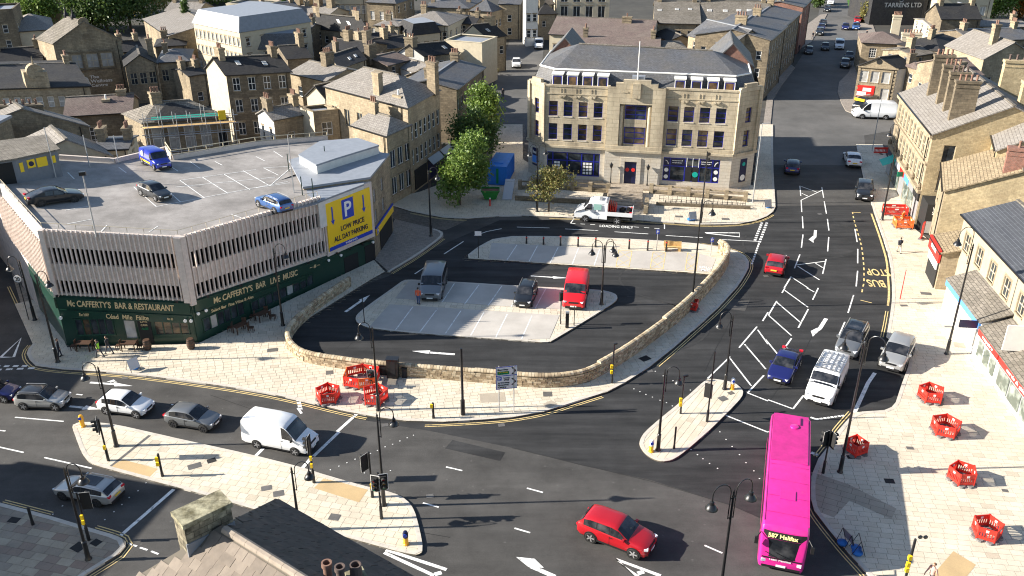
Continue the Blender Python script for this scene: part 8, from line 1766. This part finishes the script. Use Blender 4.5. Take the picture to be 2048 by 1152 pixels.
# tipper pickup
TW = car('bigvan', 'tipper_truck', WHT, L=5.9, panel=True);
for ch in list(KM[TW.name]):
  if ch.name.startswith('body'): bpy.data.objects.remove(ch)
  elif ch.name.startswith(('tail_light', 'door_gap', 'sill', 'number_plate')): pass
mb = MB()
prof = [(2.95, .45), (2.95, .95), (2.7, 1.2), (2.1, 1.42), (1.45, 2.15), (1.1, 2.3), (-.3, 2.28), (-.45, 2.2), (-.45, .45)]; Wt = 1.0
vs = []
for i, (x, z) in enumerate(prof):
  w = Wt if z < 1.5 else Wt * .86; w = w * (.88 if x > 2.8 else 1); vs += [(x, -w, z), (x, w, z)]
n_ = len(prof); fcs = [(2 * i, 2 * i + 1, 2 * ((i + 1) % n_) + 1, 2 * ((i + 1) % n_)) for i in range(n_)] + [tuple(range(0, 2 * n_, 2))[::-1], tuple(range(1, 2 * n_, 2))]
mb.add(vs, fcs); q = mesh_obj('cab', mb.mesh('cab', WHT, uv=False), TW)
for ch in list(TW.children):
  if ch.name.startswith(('side_window', 'windscreen', 'mirror')): bpy.data.objects.remove(ch)
rel(TW, 'windscreen', lambda mb: mb.quad((2.06, -.85, 1.47), (2.06, .85, 1.47), (1.5, .78, 2.12), (1.5, -.78, 2.12)), CGL)
for s in (1, -1):
  for x0, x1, a in ((1.15, 1.75, .25), (.15, .95, 0)):
    rel(TW, 'side_window', lambda mb: mb.quad(*[(x, s * (1.0 - .135 * (z - 1.4) + .03), z) for x, z in ((x0, 1.45), (x1 + a * .6, 1.45), (x1 - a, 2.05), (x0, 2.05))][::1 if s < 0 else -1]), CGL if a else plain('tinted green glass', (.25, .42, .38), .1))
  rel(TW, 'bed_side', lambda mb: mb.box((-1.75, s * 1.02, 1.1), (2.6, .06, .42)), WHT)
  rel(TW, 'mirror', lambda mb: mb.box((1.75, s * 1.15, 1.55), (.12, .2, .3)), CTR)
rel(TW, 'bed_floor', lambda mb: mb.box((-1.75, 0, .9), (2.6, 2.0, .08)), M['grey_metal']); rel(TW, 'tailboard', lambda mb: mb.box((-3.02, 0, 1.15), (.06, 2.0, .6)), WHT); rel(TW, 'headboard', lambda mb: mb.box((-.5, 0, 1.6), (.08, 2.0, 1.2)), M['grey_metal'])
rel(TW, 'chassis', lambda mb: mb.box((-1.2, 0, .6), (3.6, .9, .3)), CTR); rel(TW, 'beacon', lambda mb: mb.box((.3, 0, 2.36), (.3, .9, .12)), M['grey_metal'])
A, B = G(1236.5, 448), G(1173, 443.5); hd = (B - A).normalized(); nr = Vector((hd.y, -hd.x, 0)) * -1; c = (A + B) / 2 - nr * .95
TW.location = c; TW.rotation_euler = (0, 0, math.atan2(hd.y, hd.x)); s = (B - A).length / 3.3; TW.scale = (s, s, s); tag(TW, 'white crew cab tipper loaded with red barriers in the loading bay', 'truck'); ORG[TW.name] = c
up_ = c - hd * 1.0 + UP * 1.15
t = thing('stacked_barriers', 'red plastic barriers stacked on the bed of the white tipper', 'barriers', up_);
for k in range(5): mb = MB(); mb.obox(up_ + hd * (.35 - k * .2), nr, hd, UP, -.9, .9, -.04, .04, 0, 1.15 - .06 * k); mb.build('barrier_panel', M['red'], t)
t = thing('tool_pile', 'dark tools and sacks on the rear of the tipper bed', 'tools', up_ - hd * 1.3); mb = MB()
for k in range(6): mb.box(up_ - hd * (1.0 + rnd.random()) + nr * rnd.uniform(-.6, .6) + UP * .15, (.5, .35, .45), rnd.random() * 3)
mb.build('sack', M['dark_metal'], t)
# bus
f0, b0_ = G(1573, 1055, 3.15), G(1582.5, 829, 3.15); hd = b0_ - f0; Lb = hd.length; hd = -hd.normalized(); c = (f0 + b0_) / 2; c.z = 0
PINK = plain('bus pink', (.64, .024, .26), .3, coat=.7, vary=.09); PNK2 = plain('bus roof pink', (.50, .02, .2), .38, coat=.5, vary=.14); Wb = 2.72
bus = thing('bus', 'bright pink single deck bus seen from above, showing 587 Halifax', 'bus', c, math.atan2(hd.y, hd.x))
ORG[bus.name] = Vector()
def bp(nm, fn, m, sm=0.0, par=None):
  mb = MB(); fn(mb); o = mesh_obj(nm, mb.mesh(nm, m, smooth=sm, uv=False), par or bus); ORG[o.name] = Vector(); return o
h2 = Lb / 2; hwB = Wb / 2
def shell(mb):
  st = []
  for x, wz, zt, zb in ((h2 + .42, .80, .95, .32), (h2 + .38, .9, 1.25, .3), (h2 + .22, .97, 2.2, .3), (h2 + .06, .985, 2.85, .3), (h2 - .1, 1, 3.08, .3), (h2 - .5, 1, 3.15, .3), (0, 1, 3.17, .3), (-h2 + .3, 1, 3.15, .3), (-h2 + .03, .98, 3.05, .32), (-h2 - .03, .96, 2.6, .34)):
    w = hwB * wz; st.append([(x, w * .97, zb), (x, w, zb + .2), (x, w, zt * .6), (x, w * .99, max(zt - .3, zb + .4)), (x, w * .965, max(zt - .12, zb + .45)), (x, w * .9, zt - .03), (x, w * .5, zt + .015), (x, 0, zt + .025)])
  full = 15; vs = []
  for s in st: vs += [Vector(p) for p in s] + [Vector((p[0], -p[1], p[2])) for p in s[-2::-1]]
  fc = [(i * full + k, i * full + k + 1, (i + 1) * full + k + 1, (i + 1) * full + k) for i in range(len(st) - 1) for k in range(full - 1)]
  fc += [tuple(range(full - 1, -1, -1)), tuple(range((len(st) - 1) * full, len(st) * full))]
  mb.add(vs, fc)
bp('body', shell, PINK, R(40))
for k in range(7): bp('roof_seam', lambda mb: mb.box((h2 - 1.2 - k * 1.62, 0, 3.186), (.03, hwB * 1.7, .012)), PNK2)
for s in (1, -1): bp('skirt_line', lambda mb: mb.box((0, s * (hwB + .006), 1.2), (2 * h2 - 1, .01, .03)), PNK2)
bp('rear_roof_panel', lambda mb: mb.box((-h2 * .52, 0, 3.185), (h2 * .92, hwB * 1.72, .025)), PNK2)
for s in (1, -1):
  bp('roof_edge', lambda mb: mb.box((0, s * (hwB * .93), 3.12), (2 * h2 - .8, .06, .06)), PINK)
  for k in range(6): bp('side_window', lambda mb: mb.box((h2 - 2.3 - k * 1.75, s * (hwB + .004), 1.95), (1.62, .02, 1.05)), CGL)
  for x in (h2 - 2.4, -h2 + 3.0): bp('wheel', lambda mb: mb.lathe([(.28, -.14), (.48, -.14), (.5, 0), (.48, .14), (.28, .14)], 18, (x, s * (hwB - .12), .5), 'y'), CT, .6)
  bp('headlight', lambda mb: mb.box((h2 + .36, s * .95, .82), (.14, .42, .2), -s * .2), HL)
  bp('mirror', lambda mb: (mb.tube([(h2 + .1, s * hwB, 2.6), (h2 + .5, s * (hwB + .2), 2.5)], .03), mb.box((h2 + .5, s * (hwB + .22), 2.25), (.14, .2, .45))), CTR)
ws = lambda u, z: Vector((h2 + .42 - max(0, (z - 1.05)) * .155 + .02 - abs(u) ** 3 * .06, u, z))
def wscreen(mb):
  for i in range(8):
    for j in range(4):
      u0, u1 = -1.24 + 2.48 * i / 8, -1.24 + 2.48 * (i + 1) / 8; z0, z1 = 1.12 + 1.2 * j / 4, 1.12 + 1.2 * (j + 1) / 4; mb.quad(ws(u0, z0), ws(u1, z0), ws(u1, z1), ws(u0, z1))
bp('windscreen', wscreen, CGL, 1)
def dest(mb):
  for i in range(8): u0, u1 = -1.22 + 2.44 * i / 8, -1.22 + 2.44 * (i + 1) / 8; mb.quad(ws(u0, 2.34), ws(u1, 2.34), ws(u1, 2.84) + Vector((.04, 0, 0)), ws(u0, 2.84) + Vector((.04, 0, 0)))
dst = bp('destination_display', dest, M['black'])
LED = plain('led amber', (.4, .38, .12), .5, emit=(.85, .8, .35), es=.55)
def local_text(s, p, m, w, h, par, tilt=R(90), nm='lettering'):
  o = text(s, m, None, (0, 0, 0), (0, 0, 0), 1, .004, width=w, height=h, name=nm); o.parent = par; o.location = p; o.rotation_euler = (tilt, 0, R(90)); return o
local_text('587 Halifax', (h2 + .245, -.1, 2.59), LED, 1.7, .28, dst, R(80)); local_text('Team Pennine', (h2 + .45, -.1, .98), WHT, 1.3, .14, bus, R(84))
bp('dashboard', lambda mb: mb.box((h2 + .2, 0, 1.06), (.5, 2.3, .06)), CTR); bp('wiper', lambda mb: mb.tube([ws(.5, 1.15) + Vector((.03, 0, 0)), ws(-.4, 1.5) + Vector((.04, 0, 0))], .02), CTR); bp('wiper', lambda mb: mb.tube([ws(-.3, 1.15) + Vector((.03, 0, 0)), ws(-1.0, 1.42) + Vector((.04, 0, 0))], .02), CTR)
bp('number_plate', lambda mb: mb.box((h2 + .44, 0, .55), (.03, .55, .13)), PW); bp('bumper', lambda mb: mb.box((h2 + .3, 0, .42), (.3, 2.2, .14)), CTR)
bp('roof_vent', lambda mb: mb.lathe([(.3, 0), (.28, .1), (.1, .14)], 12, (-h2 + 1.6, .25, 3.17)), PINK, .7); bp('roof_aerial_box', lambda mb: mb.box((-h2 + .9, .55, 3.22), (.9, .14, .14)), PNK2); bp('roof_hatch', lambda mb: mb.box((h2 - 3, 0, 3.2), (.9, .9, .05)), PINK)
# ------------------------------------------------ people
def tube_h(mb, pts, rs, m, n=10): mb.cur = m; mb.tube(pts, rs, n);
def person(px, face, label, top, legs, hair=(.04, .03, .02), stride=.28, vest=None, arm=.25, z=.12, hat=None, facepx=None):
  b = G(*px, z); mats = [M['skin'], plain('top cloth', top, .85), plain('trouser cloth', legs, .85), plain('shoe', (.03, .03, .03), .7)]
  mb = MB()
  hip = .93; V = Vector
  for s, st in ((1, stride), (-1, -stride)):
    mb.cur = 2; mb.tube([V((0, s * .09, hip)), V((st * .55, s * .10, .52)), V((st * 1.0 - .06 * (st < 0), s * .10, .1))], [.088, .062, .046], 10)
    mb.cur = 3; mb.tube([V((st - .1, s * .10, .05)), V((st + .05, s * .10, .055)), V((st + .16, s * .11, .04))], [.045, .05, .035], 8)
    sw = -st * arm / .28
    mb.cur = 1; mb.tube([V((0, s * .17, 1.42)), V((0, s * .22, 1.38)), V((sw * .35, s * .25, 1.13)), V((sw * .9 + .06, s * .24, .93))], [.06, .058, .046, .036], 8)
    mb.cur = 0; w = V((sw * .9 + .07, s * .24, .92)); mb.tube([w, w + V((.015, 0, -.1))], [.03, .036], 8)
    for k in range(4): f = w + V((-.03 + .02 * k, 0, -.09)); mb.tube([f, f + V((.005, -s * .004, -.045 - .008 * (k in (1, 2)))), f + V((.012, -s * .02, -.075 - .01 * (k in (1, 2))))], [.0095, .009, .007], 5)
    mb.tube([w + V((.03, 0, -.03)), w + V((.055, -s * .01, -.07)), w + V((.05, -s * .015, -.095))], [.011, .01, .008], 5)
  mb.cur = 1; rings = [(.9, .15, .10), (1.0, .145, .10), (1.15, .15, .105), (1.3, .18, .115), (1.4, .18, .10), (1.46, .11, .075), (1.5, .06, .06)]
  n = 14; vs = [V((a2 * math.cos(2 * math.pi * i / n), a1 * math.sin(2 * math.pi * i / n), zz)) for zz, a1, a2 in rings for i in range(n)]
  mb.add(vs, [(r * n + i, r * n + (i + 1) % n, (r + 1) * n + (i + 1) % n, (r + 1) * n + i) for r in range(len(rings) - 1) for i in range(n)] + [tuple(range(n - 1, -1, -1)), tuple(range((len(rings) - 1) * n, len(rings) * n))])
  mb.cur = 0; mb.tube([V((0, 0, 1.45)), V((.012, 0, 1.56))], [.055, .052], 10)
  hc = V((.02, 0, 1.64)); rg2 = [(-.11, .045), (-.085, .07), (-.03, .085), (.03, .09), (.08, .075), (.115, .03)]
  vs = [hc + V((1.12 * r * math.cos(2 * math.pi * i / 12), .88 * r * math.sin(2 * math.pi * i / 12), h)) for h, r in rg2 for i in range(12)]
  mb.add(vs, [(r * 12 + i, r * 12 + (i + 1) % 12, (r + 1) * 12 + (i + 1) % 12, (r + 1) * 12 + i) for r in range(5) for i in range(12)] + [tuple(range(11, -1, -1)), tuple(range(60, 72))])
  mb.tube([hc + V((.09, 0, .02)), hc + V((.118, 0, -.025)), hc + V((.09, 0, -.035))], [.012, .016, .008], 6)
  for s in (1, -1): mb.tube([hc + V((-.005, s * .078, .02)), hc + V((-.01, s * .09, .0)), hc + V((-.005, s * .078, -.03))], [.014, .018, .01], 6)
  mb.cur = 3
  for s in (1, -1): mb.tube([hc + V((.088, s * .03, .012)), hc + V((.094, s * .03, .012))], [.012, .006], 6)
  mb.tube([hc + V((.085, -.025, -.06)), hc + V((.092, 0, -.062)), hc + V((.085, .025, -.06))], [.005, .007, .005], 5)
  ob = thing('person', label, 'person', b, face)
  body = mesh_obj('body', mb.mesh('body', mats, smooth=.9, uv=False), ob)
  h = MB(); vs = [hc + V((-.012 + 1.16 * r * math.cos(2 * math.pi * i / 12), .94 * r * math.sin(2 * math.pi * i / 12), hh)) for hh, r in ((-.03, .086), (.035, .094), (.085, .08), (.12, .04), (.128, .005)) for i in range(12)]
  vs = [v - V((.03 if k < 24 else 0, 0, 0)) for k, v in enumerate(vs)]
  h.add(vs, [(r * 12 + i, r * 12 + (i + 1) % 12, (r + 1) * 12 + (i + 1) % 12, (r + 1) * 12 + i) for r in range(4) for i in range(12)]); mesh_obj('hair', h.mesh('hair', plain('hair', hair, .8), smooth=1, uv=False), ob)
  if vest:
    v_ = MB(); rr = [(.88, .165, .115), (1.0, .16, .115), (1.15, .165, .12), (1.3, .192, .128), (1.42, .185, .112)]
    vs = [V((a2 * math.cos(2 * math.pi * i / n), a1 * math.sin(2 * math.pi * i / n), zz)) for zz, a1, a2 in rr for i in range(n)]
    v_.add(vs, [(r * n + i, r * n + (i + 1) % n, (r + 1) * n + (i + 1) % n, (r + 1) * n + i) for r in range(4) for i in range(n)]); vo = mesh_obj('vest', v_.mesh('vest', plain('hi vis', vest, .7), smooth=1, uv=False), ob)
    v_ = MB(); v_.lathe([(.0, 0)], 3) if False else None
  return ob
person((200, 715), R(175), 'man in yellow green hi vis vest walking past the pub', (.05, .05, .05), (.04, .045, .06), vest=(.35, .75, .05))
person((219, 708), R(170), 'man in dark clothes holding something, walking beside the hi vis man', (.03, .03, .035), (.05, .055, .07))
person((121, 713), R(20), 'person in dark clothes standing in the shade by the pub corner lamp', (.02, .022, .03), (.03, .035, .05), stride=.08)
person((837, 608), R(80), 'man in orange jacket and blue jeans standing in front of the grey van', (.75, .14, .06), (.05, .09, .2), stride=.06, z=.14)
person((1797, 505), R(85), 'person in dark jacket and pale trousers walking up the sunny plaza', (.03, .035, .05), (.45, .40, .33))
person((1858, 1172), R(200), 'person cut off by the bottom edge on the lower right plaza', (.5, .3, .25), (.1, .1, .12), hair=(.2, .1, .05))
person((1803, 449), R(-60), 'worker in orange clothing bending near the netted work pen', (.8, .2, .03), (.8, .2, .03), stride=.1)
person((1625, 78), R(-90), 'tiny figure in dark clothes on the far left pavement', (.03, .03, .04), (.04, .04, .05)); person((1597, 104), R(-90), 'tiny dark figure walking by the shaded far street block', (.02, .02, .03), (.03, .03, .04)); person((1732, 75), R(-90), 'tiny figure by the far right kerb near a red flag', (.05, .05, .06), (.04, .04, .05)); person((1006, 196), R(-80), 'tiny dark figure crossing the side street beyond the trees', (.02, .02, .025), (.03, .03, .03))
# ------------------------------------------------ trees
def tree(px, H, rx, rz_, label, leaf='leaf', n=260, per=14, ls=.28, trunk=.16, z=0.1, name='tree', cz=None, kind='round', seed=1, top=None):
  r_ = random.Random(seed); b = G(*px, z); t = thing(name, label, 'tree', b)
  cz = cz or H - rz_; mb = MB(); mb.tube([b, b + Vector((.05, 0, H * .25)), b + Vector((-.05, .1, cz * .9)), b + UP * (H - rz_ * .6)], [trunk * 1.3, trunk, trunk * .75, trunk * .25], 8); tr_ = mb.build('trunk', M['bark'], t, smooth=1)
  lm = MB()
  for i in range(9):
    a = r_.random() * 6.28; z0 = cz - rz_ * r_.uniform(.2, .75); e = Vector((math.cos(a) * rx * r_.uniform(.5, .8), math.sin(a) * rx * r_.uniform(.5, .8), cz + rz_ * r_.uniform(-.3, .5)))
    lm.tube([b + UP * z0, b + Vector((e.x * .5, e.y * .5, (z0 + e.z) / 2 + .2)), b + e], [trunk * .5, trunk * .3, .02], 5)
  lm.build('limb', M['bark'], t)
  vs = []; fs = []
  lobes = [Vector((r_.gauss(0, .5), r_.gauss(0, .5), r_.gauss(0, .5))).normalized() * r_.uniform(.45, .75) for _ in range(9)]
  for i in range(n):
    lb = r_.choice(lobes); d = Vector((r_.gauss(0, 1), r_.gauss(0, 1), r_.gauss(0, 1))).normalized() * r_.uniform(.25, .6); q = lb + d
    if kind == 'cone': hh = r_.random(); q = Vector((math.cos(i) * (1 - hh) * r_.uniform(.5, 1), math.sin(i) * (1 - hh) * r_.uniform(.5, 1), hh * 2 - 1))
    c = b + Vector((q.x * rx, q.y * rx, cz + q.z * rz_))
    for k in range(per):
      p = c + Vector((r_.gauss(0, 1), r_.gauss(0, 1), r_.gauss(0, .7))) * rx * .125; s = ls * r_.uniform(.6, 1.3); nn = (Vector((r_.gauss(0, 1), r_.gauss(0, 1), r_.gauss(.6, 1)))).normalized(); u = nn.orthogonal().normalized(); w = nn.cross(u); an = r_.random() * 6.28; u, w = u * math.cos(an) + w * math.sin(an), w * math.cos(an) - u * math.sin(an)
      m = len(vs); vs += [p - u * s * .5, p + w * s * .28, p + u * s * .5, p - w * s * .28]; fs.append((m, m + 1, m + 2, m + 3))
  me = bpy.data.meshes.new('crown'); me.from_pydata([tuple(v - b) for v in vs], [], fs); me.materials.append(M[leaf]); mesh_obj('crown', me, t); return t
tree((919, 410), 9.5, 3.1, 4.1, 'large bright green street tree nearest the curving road', n=620, per=14, ls=.42, seed=3)
tree((946, 350), 9.2, 3.0, 3.9, 'darker green street tree in the middle of the three by the side street', 'leaf_dark', n=460, per=14, ls=.42, seed=5); tree((968, 290), 9.2, 2.9, 3.7, 'farthest of the three green street trees by the side street', 'leaf', n=420, per=14, ls=.42, seed=8)
tree((1097, 423), 5.6, 2.6, 2.0, 'small sparse yellowing tree on the paving before the art deco building', 'leaf_autumn', n=300, per=11, ls=.3, seed=9, trunk=.1)
BT = [((70, 60), 12, 6, 5.5, 'leaf', 'pale green weeping tree at the far left behind the pale hall'), ((215, 62), 14, 8, 7, 'leaf_dark', 'broad dark tree behind the tall gabled hall'), ((183, 66), 10, 4.5, 4.8, 'leaf_dark', 'lower dark tree right behind the hall gable'), ((262, 58), 13, 7, 6.3, 'leaf_dark', 'dark tree right of the hall before the yellowing tree'), ((290, 46), 15, 6.5, 7, 'leaf_yellow', 'tall yellowing tree between the hall and the long roof'), ((352, 8), 9, 7, 4.5, 'leaf_dark', 'green tree at the top edge beyond the long roofed hall'), ((420, 6), 9, 8, 4.5, 'leaf', 'wide green tree at the top edge behind the lead mansard'), ((535, 30), 12, 8, 6, 'leaf_dark', 'dark shady tree behind the mansard block'), ((510, 12), 11, 8, 5.5, 'leaf', 'brighter tree behind the mansard roof'), ((805, 25), 13, 6, 6, 'leaf_dark', 'dark tree between the soot black house and the villa'), ((1635, 14), 6, 2.5, 2.8, 'leaf_dark', 'small dark tree by the far left kerb of the main street'), ((1735, 45), 7, 2.5, 3.3, 'leaf_yellow', 'yellowing tree beside the soot black gable'), ((1985, 38), 11, 6.5, 5.4, 'leaf', 'rounded green tree near the top right corner'), ((2035, 36), 11, 6, 5.4, 'leaf_orange', 'orange autumn tree in the top right corner'), ((20, 30), 12, 7, 6, 'leaf_dark', 'dark tree at the very top left'), ((135, 30), 13, 8, 6.5, 'leaf_dark', 'dark spreading tree behind the stone turret'), ((1700, -20), 8, 4, 3.8, 'leaf_dark', 'dark tree beyond the lawn at the top of the street')]
for i, (px, H, rx, rz_, lf, lab) in enumerate(BT): tree(px, H, rx, rz_, lab, lf, n=520 if rx > 4 else 260, per=12, ls=.75 if rx > 4 else .5, seed=20 + i, trunk=.3)
tree((383, 105), 11, 2.2, 5, 'dark pointed conifer beside the lead mansard block', 'leaf_dark', n=420, per=9, ls=.5, kind='cone', seed=50, name='conifer')
tree((607, 62), 6, 2.0, 3, 'small dark yew beyond the mansard annexe', 'leaf_dark', n=150, per=10, ls=.5, kind='cone', seed=51, name='conifer'); tree((675, 76), 5.5, 2, 2, 'small bushy roof top height tree among the cottages', 'leaf', n=120, per=10, ls=.4, seed=52)
sheet('lawn', GP_list([(1697, 14), (1690, -20), (1745, -20), (1745, 8)]), .02, M['grass'])
def bush(px, r, h, label, seed, leaf='leaf_dark', n=60):
  tree(px, h, r, h * .5, label, leaf, n=n, per=10, ls=.22, trunk=.03, seed=seed, name='shrub')
bush((1718, 197), 1.2, 1.2, 'low green shrubs at the foot of the pediment house', 70); bush((1760, 199), 1.4, 1.1, 'second clump of shrubs at the foot of the pediment house, towards the camper', 71); bush((984, 150), 1.4, 1.5, 'garden shrubs at the foot of the blank buff block', 72, 'leaf_yellow')
# small clock tower at the top left
p = G(117, 55); t = thing('bell_turret', 'slender stone turret with dark windows in front of the top left trees', 'tower', p); mb = MB(); mb.box(p + UP * 5, (5, 5, 10)); mb.build('shaft', M['stone'], t); mb = MB(); mb.lathe([(2.8, 10), (2.8, 10.6), (1.8, 10.8), (1.8, 14.5), (2.1, 14.6), (2.1, 15)], 8, p); mb.build('lantern_stage', M['stone_light'], t)
for k in range(3): mb = MB(); mb.box(p + Vector((-1 + k, -1.75, 12.6)), (.45, .3, 2.6)); mb.build('window', M['black'], t)
# unseen block whose shade lies over the lower left road
q = Vector((-47, 40.5, 0)); t = thing('shade_building', 'flat roofed stone building just outside the frame beside the lower left pavement', 'building', q); mb = MB(); mb.box(q + Vector((-6, 1.5, 5)), (12, 13, 10), R(-14)); mb.build('wall', M['stone'], t); mb = MB(); mb.box(q + Vector((-6, 1.5, 10.1)), (12.4, 13.4, .3), R(-14)); mb.build('roof', M['felt'], t)
q = Vector((-66, 81, 0)); t = thing('shade_building', 'tall stone building just outside the frame across the side street from the pub', 'building', q); mb = MB(); mb.box(q + UP * 5.3, (12, 46, 10.6)); mb.build('wall', M['stone'], t); mb = MB(); mb.box(q + UP * 10.75, (12.4, 46.4, .3)); mb.build('roof', M['felt'], t)
